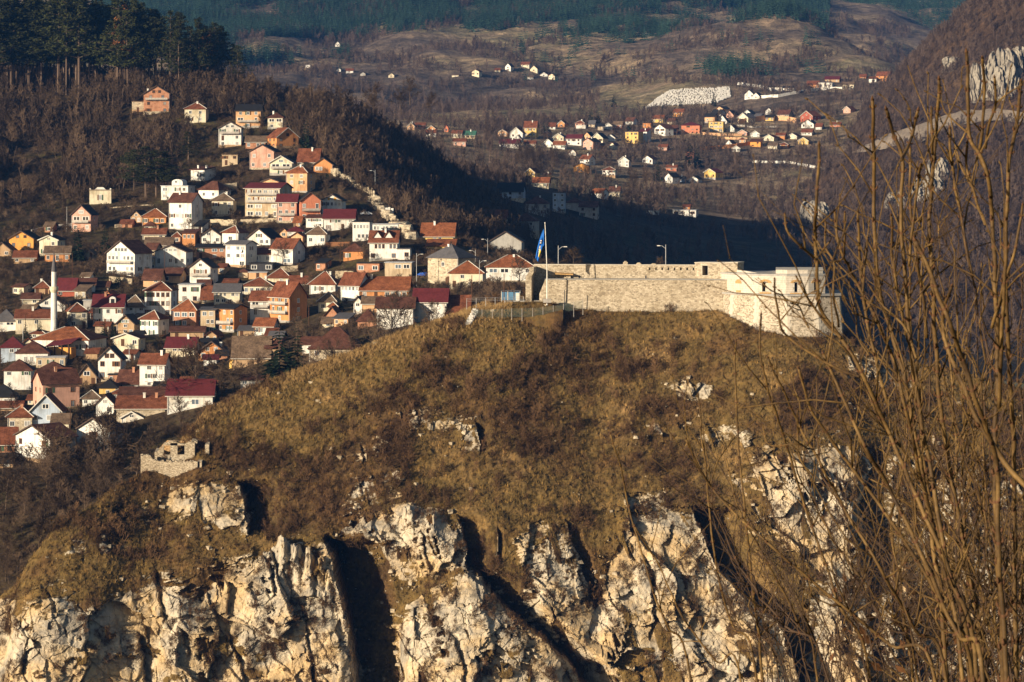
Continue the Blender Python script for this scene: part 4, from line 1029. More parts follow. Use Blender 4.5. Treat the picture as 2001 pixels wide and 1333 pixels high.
v = [(-w2,-.1,h+.305)] + [(a,-.1,b_) for a, b_ in pr] + [(w2,-.1,h+.305)]; k_ = len(v); v += [(a, .6, c) for a, _, c in v]
mb.add(v, [tuple(range(k_-1,-1,-1)), tuple(range(k_, 2*k_))] + [(i, (i+1)%k_, (i+1)%k_+k_, i+k_) for i in range(k_)]); mb.obj('parapet', [WALL['W']], rt)
rt, inf = INFO['old square stone gate tower with grey shingled pyramid roof and arched door']
mb = MB(); n = 12; cx_, r_ = 0.18*inf['w'], 1.15
arc = [(cx_+r_*math.cos(math.pi*k/n), -.06, 1.3+r_*math.sin(math.pi*k/n)) for k in range(n+1)]
v = [(cx_+r_,-.06,0)] + arc + [(cx_-r_,-.06,0)]; k_ = len(v); v += [(a, .02, c) for a, _, c in v]
mb.add(v, [tuple(range(k_-1,-1,-1)), tuple(range(k_, 2*k_))] + [(i, (i+1)%k_, (i+1)%k_+k_, i+k_) for i in range(k_)]); mb.obj('arched_door', [M_DOOR], rt)

# minaret
p = hit(town_z, 105.5, 652); s = p[1]/FPX
mn = tag(empty('minaret', p), 'slender white minaret with dark pointed cone and one ringed balcony', 'minaret')
def lathe(name, prof, mat, parent, n=14, smooth=False):
    mb = MB(); k = len(prof)
    for r_, z in prof:
        for i in range(n): mb.v.append((r_*math.cos(2*math.pi*i/n), r_*math.sin(2*math.pi*i/n), z))
    for j in range(k-1):
        for i in range(n): mb.f.append((j*n+i, j*n+(i+1)%n, (j+1)*n+(i+1)%n, (j+1)*n+i)); mb.m.append(0)
    mb.f.append(tuple(range(n-1,-1,-1))); mb.m.append(0); mb.f.append(tuple((k-1)*n+i for i in range(n))); mb.m.append(0)
    return mb.obj(name, [mat], parent, smooth)
Z_ = lambda py: (652-py)*s
lathe('base', [(7.2*s,-5),(7.2*s,Z_(648)),(6.6*s,Z_(640))], WALL['W'], mn, 8)
lathe('shaft', [(6.4*s,Z_(641)),(5.9*s,Z_(572))], WALL['W'], mn)
lathe('balcony', [(6.0*s,Z_(572)),(8.6*s,Z_(566)),(8.8*s,Z_(560)),(8.3*s,Z_(560)),(8.2*s,Z_(565))], WALL['C'], mn)
lathe('upper_shaft', [(5.0*s,Z_(566)),(4.9*s,Z_(531))], WALL['W'], mn)
lathe('cone', [(5.4*s,Z_(531)),(4.2*s,Z_(520)),(2.2*s,Z_(506)),(0.05,Z_(492))], ROOF['g'], mn)
# mosque porch
rt, inf = INFO['white mosque with broad orange hipped roof at the foot of the minaret']
pp = MB(); w2 = inf['w']/2
pp.slab([(-w2*.35,-5.0,2.4),(w2*.62,-5.0,3.6),(w2*.7,-.3,5.0),(-w2*.25,-.3,3.9)], .2); pp.obj('porch_roof', [ROOF['r']], rt)
pp = MB().box(-w2*.3, w2*.58, -4.4, -.6, -4, 2.2); pp.obj('porch_wall', [WALL['A']], rt)
for i in range(4):
    x = -w2*.25 + i*(w2*.8)/3.2; MB().box(x-.12, x+.12, -4.75, -4.5, -4, 2.6+i*.28).obj('porch_post', [M_DOOR], rt)

# garden and terrace walls
M_STONEWALL = mat_rubble('terrace_stone', (0.34, 0.27, 0.18), (0.5, 0.41, 0.28), 1.4)
def terrace(name, label, pts, h, mat, t=0.5, fn=town_z, ya=640, yz=1500, cat='wall', group='terrace walls in the town'):
    q = [hit(fn, a, b_, ya, yz) for a, b_ in pts]
    mb = MB()
    for a, c in zip(q[:-1], q[1:]):
        d = c - a; d[2] = 0; d /= np.linalg.norm(d); nrm = np.array([-d[1], d[0], 0]) * t
        n_ = max(1, int(np.linalg.norm(c - a) / 2.0))
        for i in range(n_):
            u, v_ = a + (c - a) * i / n_, a + (c - a) * (i + 1) / n_
            ha = h * random.uniform(.93, 1.05)
            V = [u - [0,0,2], v_ - [0,0,2], v_ - [0,0,2] + nrm, u - [0,0,2] + nrm, u + [0,0,ha], v_ + [0,0,ha], v_ + [0,0,ha] + nrm, u + [0,0,ha] + nrm]
            mb.add(V, [(0,3,2,1),(4,5,6,7),(0,1,5,4),(1,2,6,5),(2,3,7,6),(3,0,4,7)])
    return tag(mb.obj(name, [mat]), label, cat, group)
terrace('terrace_wall', 'pale stone terrace wall under the double balcony house', [(213,551),(258,556)], 1.9, M_STONEWALL)
terrace('terrace_wall', 'long beige terrace wall below the apartment house', [(470,437),(540,434)], 1.5, M_STONEWALL)
terrace('terrace_wall', 'rough stone terrace wall below the yellowish pyramid roofed house', [(394,440),(462,443)], 2.4, M_STONEWALL)
terrace('terrace_wall', 'pale fenced concrete wall right of the white house with blue side', [(425,378),(463,372)], 3.2, M_STONEWALL)
terrace('garden_wall', 'long pale garden wall stepping up towards the tall pink house', [(62,455),(100,446),(140,442)], 1.2, M_CONC)
terrace('garden_wall', 'white garden wall beside the minaret tip', [(147,577),(171,577)], 1.8, WALL['W'])
terrace('terrace_wall', 'cream stone bank under the broad red brown roof house', [(548,532),(582,530)], 1.9, M_STONEWALL)
terrace('terrace_wall', 'ochre earth bank wall above the pointed red roofs', [(655,545),(690,545)], 2.6, M_STONEWALL)
terrace('garden_wall', 'rubble garden wall behind the low orange cottage', [(225,446),(256,442)], 1.4, M_STONEWALL)
terrace('fence', 'brown paling fence behind the white cottage with fenced yard', [(637,483),(686,481)], 1.6, M_FRAMEB, .15, cat='fence')
terrace('fence', 'pale railing along the hill path under the pines', [(215,408),(300,402)], 0.6, M_STONEWALL, .3, cat='fence')

# crumbling town wall that runs down the slope
wall_pts = [(642,333),(660,345),(676,352),(700,368),(722,378),(735,392),(745,412),(758,428),(775,440),(792,455),(806,468)]
q = [hit(town_z, a, b_, 640, 1500) for a, b_ in wall_pts]
mb = MB()
for i in range(len(q) - 1):
    n_ = 5
    for j in range(n_):
        c = q[i] + (q[i+1] - q[i]) * (j + .5) / n_ ; hh = 1.3 + 1.8 * random.random() ** 1.5
        ww_ = np.linalg.norm(q[i+1] - q[i]) / n_ * .62
        a = random.uniform(-.3, .3); vs = []
        for sz in (-2.0, hh):
            for k in range(6):
                th = 2*math.pi*k/6 + a; rr_ = ww_ * random.uniform(.75, 1.15) * (1 if sz < 0 else .75)
                vs.append((c[0] + rr_*math.cos(th), c[1] + rr_*math.sin(th), c[2] + sz + random.uniform(-.25, .25)*(sz>0)))
        mb.add(vs, [tuple(range(5,-1,-1)), tuple(range(6,12))] + [(k,(k+1)%6,(k+1)%6+6,k+6) for k in range(6)])
tag(mb.obj('ruined_wall', [WALL['M']]), 'crumbling medieval town wall running down the slope to the yellow house', 'wall')
mb = MB(); p = hit(town_z, 758, 426, 640, 1500); s = p[1]/FPX
for x0, x1, hh in ((-12,-5,16),(-5,0,20),(0,5,21),(6,11,19)):
    mb.box(x0*s, x1*s-.05, 0, 2.2, -2, hh*s)
tag(mb.obj('ruined_tower', [WALL['W']], loc=p), 'white broken tower stump on the crumbling town wall', 'ruin')
# ------------------------------------------------------------------ the white fortress on the hilltop
M_FORT = mat_rubble('fortress_rubble', (0.42, 0.345, 0.245), (0.57, 0.49, 0.365), 2.1, (0.44, 0.37, 0.27))
M_FORT2 = mat_rubble('bastion_rubble', (0.33, 0.275, 0.2), (0.57, 0.49, 0.375), 2.3, (0.52, 0.45, 0.345))
M_ASH = speckled('pale_ashlar', (0.6, 0.54, 0.45), 0.28, 0.8); M_ASHJ = speckled('ashlar_joint', (0.38, 0.33, 0.26), 0.2)
M_QUOIN = speckled('quoin_stone', (0.58, 0.52, 0.42), 0.2, 0.9); M_COPE = speckled('grey_coping', (0.4, 0.38, 0.34), 0.25)
M_ARCH = speckled('orange_brick_arch', (0.5, 0.31, 0.13), 0.35, 1.5)
fort = tag(empty('stone_fortress', ray(1330, 608, 684)), 'pale restored stone fortress with long wall and polygonal bastion on the grassy hilltop', 'fortress')
FO = np.array(fort.location)
def fobj(mb, name, mats, parent=None, **k):
    par = parent or fort
    mb.v = [tuple(np.array(v) - FO) for v in mb.v]
    return mb.obj(name, mats, par, **k)
def zat(py, Y): return (HY - py) / FPX * Y
def xat(px, Y): return (px - CX) / FPX * Y
def prism(mb, plan, ztop, zbot, batter=0.0, mi=0):
    """vertical (or battered) prism over a plan polygon given counter-clockwise from above as (x, y)"""
    n = len(plan); c = np.mean(np.array(plan), 0)
    top = [(x, y, ztop[i] if hasattr(ztop, '__len__') else ztop) for i, (x, y) in enumerate(plan)]
    bot = [(x + (x - c[0]) * batter, y + (y - c[1]) * batter, zbot) for x, y in plan]
    mb.add(bot + top, [tuple(range(n - 1, -1, -1)), tuple(range(n, 2 * n))] + [(i, (i + 1) % n, (i + 1) % n + n, i + n) for i in range(n)], mi)
def wallbox(mb, a, b, u0, u1, z0, z1, t, out=0.0, mi=0):
    """box on the outer face of the wall from plan point a to b (outside is to the right of a->b), between u0..u1 metres"""
    a = np.array(a); b = np.array(b); d = (b - a) / np.linalg.norm(b - a); nrm = np.array([d[1], -d[0]])
    p0, p1 = a + d * u0 + nrm * out, a + d * u1 + nrm * out; q0, q1 = p0 - nrm * t, p1 - nrm * t
    v = [(*p0, z0), (*p1, z0), (*q1, z0), (*q0, z0), (*p0, z1), (*p1, z1), (*q1, z1), (*q0, z1)]
    mb.add(v, [(0,3,2,1),(4,5,6,7),(0,1,5,4),(1,2,6,5),(2,3,7,6),(3,0,4,7)], mi)
YL = 682.0
# lower curtain wall, its left end sloping down
mb = MB()
pl_ = [(xat(1054, 683), 683), (xat(1414, 680), 680), (xat(1414, 684), 684.5), (xat(1054, 687), 687.5)]
zt = zat(547, 682)
x0, x1 = xat(1054, 683), xat(1424, 680)
v = [(x0, 683, -46), (x1, 680, -46), (x1, 680.4, zt), (xat(1066, 683), 683.4, zt), (x0, 683.3, zat(575, 683))]
v += [(x, y + 4.6, z) for x, y, z in v]
mb.add(v, [(0,1,2,3,4), (9,8,7,6,5), (0,4,9,5), (4,3,8,9), (3,2,7,8), (2,1,6,7)]); fobj(mb, 'curtain_wall', [M_FORT])
mb = MB(); mb.slab([(xat(1065, 683), 683.2, zt + .16), (x1, 680.2, zt + .16), (x1, 685.2, zt + .16), (xat(1065, 683), 688.2, zt + .16)], .155); fobj(mb, 'coping', [M_COPE])
# upper wall with its row of square loopholes
YU = 688.4
mb = MB(); a = (xat(1030, 690.5), 690.5); b = (xat(1360, YU - 2.2), YU - 2.2)
L = np.hypot(b[0] - a[0], b[1] - a[1]); px2u = lambda px: (px - 1030) / (1360 - 1030) * L
zb, zl0, zl1, ztp = -44, zat(527.6, YU), zat(522.6, YU), zat(518.5, YU)
hol = [1270 + 12.15 * k for k in range(8)]
wallbox(mb, a, b, px2u(1043), L, zb, zl0 - .003, 2.2); wallbox(mb, a, b, px2u(1043), L, zl1 + .003, ztp, 2.2)
u = px2u(1043)
for h_ in hol:
    wallbox(mb, a, b, u, px2u(h_ - 1.5), zl0, zl1, 2.2); u = px2u(h_ + 1.5)
wallbox(mb, a, b, u, L, zl0, zl1, 2.2)
fobj(mb, 'upper_wall', [M_FORT])
mb = MB(); wallbox(mb, a, b, px2u(1043), L, zl0 - .3, zl1 + .3, .1, out=-2.35); fobj(mb, 'loophole_backing', [WALL['K']])
mb = MB(); wallbox(mb, a, b, px2u(1043), L, ztp + .003, ztp + .2, 2.5, out=.15); fobj(mb, 'coping', [M_QUOIN])
for sx, w_, h_ in ((1132.5, 1.6, 1.2), (1262.5, 1.2, 1.0)):                      # small dark door and niche in the upper wall
    mb = MB(); wallbox(mb, a, b, px2u(sx) - .16, px2u(sx) + .16, zt + .1, zt + .8, .12, out=.03); fobj(mb, 'niche', [WALL['K']])
mb = MB(); wallbox(mb, a, b, px2u(1107), px2u(1116), zt, zt + 1.3, .7, out=.7); fobj(mb, 'buttress', [M_FORT])
mb = MB(); mb.slab([(xat(1085,YU-.6), 687.6, zat(534, YU)), (xat(1120,YU-.6), 687.3, zat(535.5,YU)), (xat(1120,YU), 689.6, zat(534,YU)), (xat(1085,YU), 689.8, zat(532,YU))], .25); fobj(mb, 'ledge', [M_ARCH])
for sx in range(3):                                                              # loose capstones on the wall top
    pass
for sx, hh in ((1222, .8), (1248, .45), (1277, .3)):
    mb = MB(); wallbox(mb, a, b, px2u(sx - 4), px2u(sx + 5), ztp + .2, ztp + .2 + hh * .7, 1.2); wallbox(mb, a, b, px2u(sx - 2), px2u(sx + 3), ztp + .2 + hh * .7, ztp + .2 + hh, .8); fobj(mb, 'broken_merlon', [M_FORT])
# higher block with one square opening
mb = MB(); Yh = 685.6; a2 = (xat(1358, Yh), Yh + .3); b2 = (xat(1441, Yh - 3), Yh - 3); L2 = np.hypot(b2[0] - a2[0], b2[1] - a2[1])
q2 = lambda px: (px - 1358) / 83 * L2
z0, z1 = zat(538, Yh), zat(519, Yh)
wallbox(mb, a2, b2, 0, q2(1372.5), zb, zat(514.5, Yh), 6); wallbox(mb, a2, b2, q2(1383.5), L2, zb, zat(514, Yh), 6)
wallbox(mb, a2, b2, q2(1372.5), q2(1383.5), zb, z0, 6); wallbox(mb, a2, b2, q2(1372.5), q2(1383.5), z1, zat(514.3, Yh), 1.0)
fobj(mb, 'gate_block', [M_FORT])
mb = MB(); wallbox(mb, a2, b2, q2(1370), q2(1386), z0 - .25, z1 + .25, .5, out=-5.2); fobj(mb, 'opening_back', [WALL['K']])
for e0, e1, f0, f1 in ((1371.4,1372.5,z0-.12,z1+.12),(1383.5,1384.6,z0-.12,z1+.12),(1372.5,1383.5,z1,z1+.12),(1372.5,1383.5,z0-.12,z0)):
    mb = MB(); wallbox(mb, a2, b2, q2(e0), q2(e1), f0, f1, .3, out=.05); fobj(mb, 'opening_surround', [M_QUOIN])
mb = MB(); wallbox(mb, a2, b2, -.1, q2(1418), zat(514.2, Yh)+.02, zat(512.6, Yh), 6.2, out=.12); wallbox(mb, a2, b2, q2(1418), L2 + .15, zat(513.8, Yh)+.02, zat(511.8, Yh), 6.2, out=.12); fobj(mb, 'coping', [M_QUOIN])
# slope from the block down to the bastion roof
mb = MB(); mb.slab([(xat(1440,682), 681.2, zat(527,682)), (xat(1487,680), 677.5, zat(534,680)), (xat(1487,684), 683.5, zat(533,684)), (xat(1440,686), 686.5, zat(526,686))], 1.5); fobj(mb, 'ramp', [M_ASH])
# ---- bastion
BP = [(1406,682.5),(1430,676),(1479,670),(1538,667),(1597,667.3),(1640,669.8)]
bp = [(xat(p_, y_), y_) for p_, y_ in BP]
plan = bp + [(xat(1642,692), 692), (xat(1520,697), 697), (xat(1408,692), 692)]
mb = MB(); prism(mb, plan, zat(577, 672), -48.0, 0.10); fobj(mb, 'bastion_base', [M_FORT2])
zc = zat(577, 672); c0 = np.mean(np.array(plan), 0)
mb = MB(); prism(mb, [((x - c0[0]) * 1.03 + c0[0], (y - c0[1]) * 1.03 + c0[1]) for x, y in plan], zc + .38, zc + .004); fobj(mb, 'cornice', [M_COPE])
for k in range(1, 5):                                                            # pale quoins of long and short blocks down each edge
    mb = MB(); A, B_, C_ = np.array(bp[k - 1]), np.array(bp[k]), np.array(bp[k + 1])
    d0 = (A - B_) / np.linalg.norm(A - B_); d1 = (C_ - B_) / np.linalg.norm(C_ - B_)
    nz = 16; H = zc + 46
    for j in range(nz):
        za, zb_ = zc - (j + 1) * 12.5 / nz + .03, zc - j * 12.5 / nz - .01
        l0, l1 = ((1.0, .62) if j % 2 else (.62, 1.0))
        def off(P_, z): f = 0.10 * (zc - z) / (zc + 48.0); return P_ + (P_ - c0) * f
        nrm = -(d0 + d1); nrm /= np.linalg.norm(nrm); e = nrm * .07
        V = []
        for z in (za, zb_):
            for P_ in (B_ + d0 * l0, B_, B_ + d1 * l1):
                V.append((*(off(P_, z) + e), z))
            for P_ in (B_ + d1 * l1, B_, B_ + d0 * l0):
                V.append((*(off(P_, z) - nrm * .3), z))
        mb.add(V, [(5,4,3,2,1,0),(6,7,8,9,10,11)] + [(i, (i + 1) % 6, (i + 1) % 6 + 6, i + 6) for i in range(6)])
    fobj(mb, 'quoin', [M_QUOIN])
# upper storey, slightly set back, of ashlar blocks that are parts of it
UP = [(1410,683),(1434,677.5),(1482,672),(1537,669.6),(1580,669.9),(1612,671.8)]
up = [(xat(p_, y_), y_) for p_, y_ in UP]
z_lo, z_hi = zc + .39, zat(538.5, 673)
openings = {1: [(1489.5 - 0, 1502.5, 569, 551.5, False)], 2: [], 3: []}
hold = tag(empty('bastion_upper', (0, 0, 0)), None); hold.parent = fort
def facet(i, ops):
    """core wall with real openings and a skin of ashlar blocks; ops in metres along the facet"""
    A, B_ = up[i], up[i + 1]; Lf = np.hypot(B_[0] - A[0], B_[1] - A[1])
    cuts = sorted(ops); core = MB(); u = 0.0
    for (u0, u1, za, zb_) in cuts:
        wallbox(core, A, B_, u, u0, z_lo, z_hi, 1.3); wallbox(core, A, B_, u0, u1, z_lo, za, 1.3); wallbox(core, A, B_, u0, u1, zb_, z_hi, 1.3); u = u1
    wallbox(core, A, B_, u, Lf, z_lo, z_hi, 1.3)
    cobj = fobj(core, 'wall_core', [M_ASHJ], hold)
    nrow = 8; rh = (z_hi - z_lo) / nrow; r_ = random.Random(i)
    for j in range(nrow):
        za, zb_ = z_lo + j * rh + .02, z_lo + (j + 1) * rh - .02
        u = 0.0 if j % 2 else -1.3
        while u < Lf:
            w_ = r_.uniform(2.2, 3.1); s0, s1 = max(u, 0.0), min(u + w_ - .05, Lf); u += w_
            if s1 - s0 < .25: continue
            segs = [(s0, s1)]
            for (u0, u1, oa, ob) in cuts:
                if zb_ > oa - .3 and za < ob + .45:
                    segs = [x for q in segs for x in ((q[0], min(q[1], u0 - .02)), (max(q[0], u1 + .02), q[1])) if x[1] - x[0] > .2]
            for q in segs:
                m_ = MB(); wallbox(m_, A, B_, q[0], q[1], za, zb_, .2, out=.05 + r_.uniform(0, .03)); fobj(m_, 'stone', [M_ASH], hold)
    return A, B_
def arch(A, B_, uc, zc_, wd, ht, filled=False):
    a_ = np.array(A); d = (np.array(B_) - a_); d /= np.linalg.norm(d); nrm = np.array([d[1], -d[0]])
    m_ = MB(); n = 10
    for k in range(n):
        V = []
        for o_ in (.16, -.15):
            for (th, s_) in ((math.pi * k / n, 1.0), (math.pi * (k + .93) / n, 1.0), (math.pi * (k + .93) / n, 0.0 if filled else .45), (math.pi * k / n, 0.0 if filled else .45)):
                p_ = a_ + d * (uc + wd * s_ * math.cos(th)) + nrm * o_; V.append((*p_, zc_ + ht * s_ * math.sin(th)))
        m_.add(V, [(0,1,2,3),(7,6,5,4),(0,4,5,1),(1,5,6,2),(2,6,7,3),(3,7,4,0)])
    fobj(m_, 'brick_arch', [M_ARCH], hold)
def ux(i, px): return (px - UP[i][0]) / (UP[i+1][0] - UP[i][0]) * np.hypot(up[i+1][0] - up[i][0], up[i+1][1] - up[i][1])
Zp = lambda py: zat(py, 671.5)
facet(0, []); 
A, B_ = facet(1, []); u = ux(1, 1443.5)
m_ = MB(); wallbox(m_, A, B_, u - .4, u + .4, Zp(567), Zp(556), .1, out=.09); fobj(m_, 'blocked_window', [M_QUOIN], hold); arch(A, B_, u, Zp(555.5), .95, .95, True)
m_ = MB(); wallbox(m_, A, B_, u - .75, u + .75, Zp(573), Zp(569), .2, out=.12); fobj(m_, 'sill', [M_ARCH], hold)
u0, u1 = ux(2, 1489.5), ux(2, 1502); A, B_ = facet(2, [(u0, u1, Zp(569.5), Zp(551.5))]); uc = (u0 + u1) / 2
arch(A, B_, uc, Zp(553), 1.45, .85); m_ = MB(); wallbox(m_, A, B_, uc - 1.4, uc + 1.4, Zp(575), Zp(571), .2, out=.13); fobj(m_, 'sill', [M_ARCH], hold)
m_ = MB(); wallbox(m_, A, B_, u0 + .55, u1, Zp(569.5), Zp(551.5), .1, out=-.7); fobj(m_, 'shutter', [M_QUOIN], hold)
u0, u1 = ux(3, 1552.5), ux(3, 1558.5); A, B_ = facet(3, [(u0, u1, Zp(570), Zp(551.5))]); uc = (u0 + u1) / 2
arch(A, B_, uc, Zp(553), 1.35, .85); m_ = MB(); wallbox(m_, A, B_, uc - 1.4, uc + 1.4, Zp(575), Zp(571.5), .2, out=.13); fobj(m_, 'sill', [M_ARCH], hold)
u0, u1 = ux(4, 1590.5), ux(4, 1596.5); A, B_ = facet(4, [(u0, u1, Zp(570), Zp(551.5))]); uc = (u0 + u1) / 2
arch(A, B_, uc, Zp(553), 1.2, .85); m_ = MB(); wallbox(m_, A, B_, uc - 1.2, uc + 1.2, Zp(575), Zp(571.5), .2, out=.13); fobj(m_, 'sill', [M_ARCH], hold)
# back walls and roof of the upper storey
bk = [up[-1], (xat(1612, 692), 692), (xat(1434, 694), 694), up[0]]
m_ = MB()
for A, B_ in zip(bk[:-1], bk[1:]): wallbox(m_, A, B_, 0, np.hypot(B_[0] - A[0], B_[1] - A[1]), z_lo, z_hi, 1.2)
fobj(m_, 'rear_wall', [M_FORT], hold)
m_ = MB(); prism(m_, [((x - c0[0]) * 1.02 + c0[0], (y - c0[1]) * 1.02 + c0[1]) for x, y in up + bk[1:3]], z_hi + .42, z_hi + .004); fobj(m_, 'grey_coping', [M_COPE], hold)
m_ = MB(); pp_ = [(1516,673),(1538,671.8),(1578,672.1),(1608,673.8)]; pq = [(xat(a_, b_), b_) for a_, b_ in pp_] + [(xat(1607,690), 690), (xat(1516,690), 690)]
prism(m_, pq, zat(529, 673), z_hi + .43); fobj(m_, 'roof_terrace', [M_ASH], hold)
m_ = MB(); prism(m_, [((x - c0[0]) * 1.012 + c0[0], (y - c0[1]) * 1.012 + c0[1]) for x, y in pq], zat(527.2, 673), zat(529, 673) + .01); fobj(m_, 'coping', [M_QUOIN], hold)
# gate wall at the west end: a thick wall seen end-on
mb = MB(); s = 672 / FPX
pf = [(1027,600),(1027,541),(1034,531),(1034,522.5),(1043,522.5),(1043,531),(1038.5,541),(1038.5,600)]
v = [(xat(a_, 683.5), 683.5, zat(b_, 683.5)) for a_, b_ in pf]; v += [(x + .9, 692, z) for x, y, z in v]; n = len(pf)
mb.add(v, [tuple(range(n)), tuple(range(2 * n - 1, n - 1, -1))] + [(i, i + n, (i + 1) % n + n, (i + 1) % n) for i in range(n)]); fobj(mb, 'gate_wall', [M_FORT])

# forecourt
p0 = ray(1010, 588, 684)
LB = []; nu_, nv_ = 60, 16
for u_ in np.linspace(0, 1, nu_):
    px = 915 + 185 * u_; lo = np.interp(px, [915, 1000, 1060, 1100], [634, 624, 616, 606]); hi = np.interp(px, [915, 950, 1000, 1060, 1100], [612, 596, 590, 588.5, 594])
    for v_ in np.linspace(0, 1, nv_):
        Y_ = 674.5 + 11.5 * v_; q = ray(px, lo + (hi - lo) * float(sstep(0, .85, v_)), Y_); q[2] += .18 * pn(q[0] / 1.5, q[1] / 1.5, .4) - (5.0 if v_ == 0 else 0); LB.append(q)
i_ = np.arange(nu_ * nv_).reshape(nu_, nv_); lb_ = fastmesh('lawn_bank', np.array(LB), np.stack([i_[:-1, :-1], i_[1:, :-1], i_[1:, 1:], i_[:-1, 1:]], -1).reshape(-1, 4), [M_ROCK])
tag(obj('lawn_bank_ground', lb_), kind='structure')
mb = MB(); mb.slab([(xat(985,684),684,zat(588.6,684)),(xat(1062,684),684,zat(587.2,684)),(xat(1056,690),690,zat(585,690)),(xat(985,691),691,zat(585.5,691))], .5)
tag(mb.obj('forecourt_path', [M_CONC]), kind='structure')

# flagpole and flag
p = np.array(ray(1069, 588, 679)); s = p[1] / FPX
fp = tag(empty('flagpole', p), 'tall white flagpole beside the fortress gate', 'flagpole')
MB().tube([(0,0,-1),(0,0,60*s),(-.5*s*8,0,152*s)], [.16,.13,.07], 8).obj('pole', [WALL['W']], fp); MB().box(-.9,.9,-.9,.9,-.4,.45).obj('base', [M_CONC], fp)
lathe('finial', [(.05,151*s),(.14,152*s),(.12,153*s),(.02,154*s)], WALL['W'], fp, 8).location = (-4*s, 0, 0)
M_FLAG = speckled('flag_blue', (0.015, 0.13, 0.5), 0.2, 1.0, 0.7); M_FLAGY = speckled('flag_yellow', (0.75, 0.55, 0.03), 0.1)
fl = tag(empty('flag', p + np.array([-.35, -.25, 0])), 'blue flag with yellow triangle and white stars hanging from the flagpole', 'flag')
nu, nv = 18, 14; G = {}
mbs = MB(); V = []
for i in range(nu + 1):
    for j in range(nv + 1):
        a_, b_ = i / nu, j / nv                      # a along the fly, b down the hoist
        px = -3.2 - a_ * (22 - 8 * b_) * (1 - .25 * a_); py = 447 + b_ * (33 - 24 * a_) + a_ ** 1.25 * 57 * (1 - .32 * b_ * 0) - 14 * a_ * b_ * 0
        yy = .28 * math.sin(a_ * 9 + b_ * 2.0) * (a_ ** .5) + .1 * math.sin(b_ * 11 + a_ * 3)
        V.append((px * s, yy, (588 - py) * s))
def flagcol(i, j):
    a_, b_ = (i + .5) / nu, (j + .5) / nv
    return 1 if .5 < a_ < .82 and b_ > .62 else 0
F_ = []; MI = []
n0_ = len(V); V2 = V + [(x, y + .03, z) for x, y, z in V]
for i in range(nu):
    for j in range(nv):
        q = (i*(nv+1)+j, (i+1)*(nv+1)+j, (i+1)*(nv+1)+j+1, i*(nv+1)+j+1); c = flagcol(i, j)
        F_.append(q[::-1]); MI.append(c); F_.append(tuple(k + n0_ for k in q)); MI.append(c)
obj('cloth', pymesh('flag', V2, F_, [M_FLAG, M_FLAGY], MI, True), fl)
for k in range(6):
    a_ = .36 + .07 * k; i = int(a_ * nu); j = int((.42 + .05 * k) * nv); x, y, z = V[i * (nv + 1) + j]
    mb = MB(); st = []
    for t_ in range(10):
        r_ = .26 if t_ % 2 == 0 else .11; th = math.pi / 2 + t_ * math.pi / 5; st.append((x + r_ * math.cos(th), y - .09, z + r_ * math.sin(th)))
    st += [(a, y - .06, c) for a, _, c in st]
    mb.add(st, [tuple(range(9, -1, -1)), tuple(range(10, 20))] + [(t_, (t_ + 1) % 10, (t_ + 1) % 10 + 10, t_ + 10) for t_ in range(10)]); mb.obj('star', [WALL['W']], fl)

# street lamps
def lamp(label, px, pyt, pyb, Y=None, fn=None, arm=1, head=True, mat=None, cat='street lamp', name='street_lamp', grp='street lamps'):
    if Y: p = np.array(ray(px, pyb, Y))
    else: p = hit(fn or town_z, px, pyb, 640, 1500)
    s = p[1] / FPX; h = (pyb - pyt) * s
    r = tag(empty(name, p), label, cat, grp)
    MB().tube([(0,0,-3),(0,0,h)], [.14,.08], 6).obj('pole', [mat or M_METAL], r)
    if head:
        MB().tube([(0,0,h-1.0),(arm*.9,0,h-.3),(arm*1.5,0,h-.25)], .06, 5).obj('arm', [mat or M_METAL], r)
        MB().box(min(arm*1.3,arm*2.1), max(arm*1.3,arm*2.1), -.18, .18, h-.36, h-.18).obj('lamp_head', [WALL['W']], r)
    return r
lamp('grey street lamp with arm to the right behind the fortress wall', 1091, 480, 520, Y=694)
lamp('thin grey lamp post behind the loopholes of the fortress wall', 1301, 478, 522, Y=694, arm=-1)
lamp('dark lamp post standing on the grass before the curtain wall', 1103, 566, 600, Y=678, head=False, mat=WALL['K'])
lamp('white lamp post beside the two orange tiled wings', 937, 508, 560, fn=town_z)
lamp('white lamp post at the corner of the gate tower roof', 929, 488, 512, fn=town_z, arm=-1)
lamp('grey lamp post left of the gate tower', 814, 495, 560, fn=town_z)
lamp('grey lamp post on the lane in the shade of the wooded hill', 953, 466, 500, fn=town_z, arm=-1)
lamp('lamp post among the bare trees right of the crumbling wall', 733, 332, 366, fn=town_z, arm=-1)
lamp('lamp post at the foot of the dark wood beside the crumbling wall', 838, 388, 410, fn=town_z)
lamp('bare utility pole before the broad orange hipped roof', 985, 535, 590, Y=684, head=False, mat=M_DOOR, cat='utility pole', name='utility_pole', grp='utility poles')
lamp('leaning timber pole at the corner of the hill fence', 922, 538, 600, Y=681, head=False, mat=M_DOOR, cat='utility pole', name='utility_pole', grp='utility poles')
lamp('utility pole in front of the crimson dormer house', 170, 593, 640, fn=town_z, head=False, mat=M_TRIM, cat='utility pole', name='utility_pole', grp='utility poles')
lamp('slender utility pole before the fenced white cottage', 636, 455, 495, fn=town_z, head=False, mat=M_DOOR, cat='utility pole', name='utility_pole', grp='utility poles')

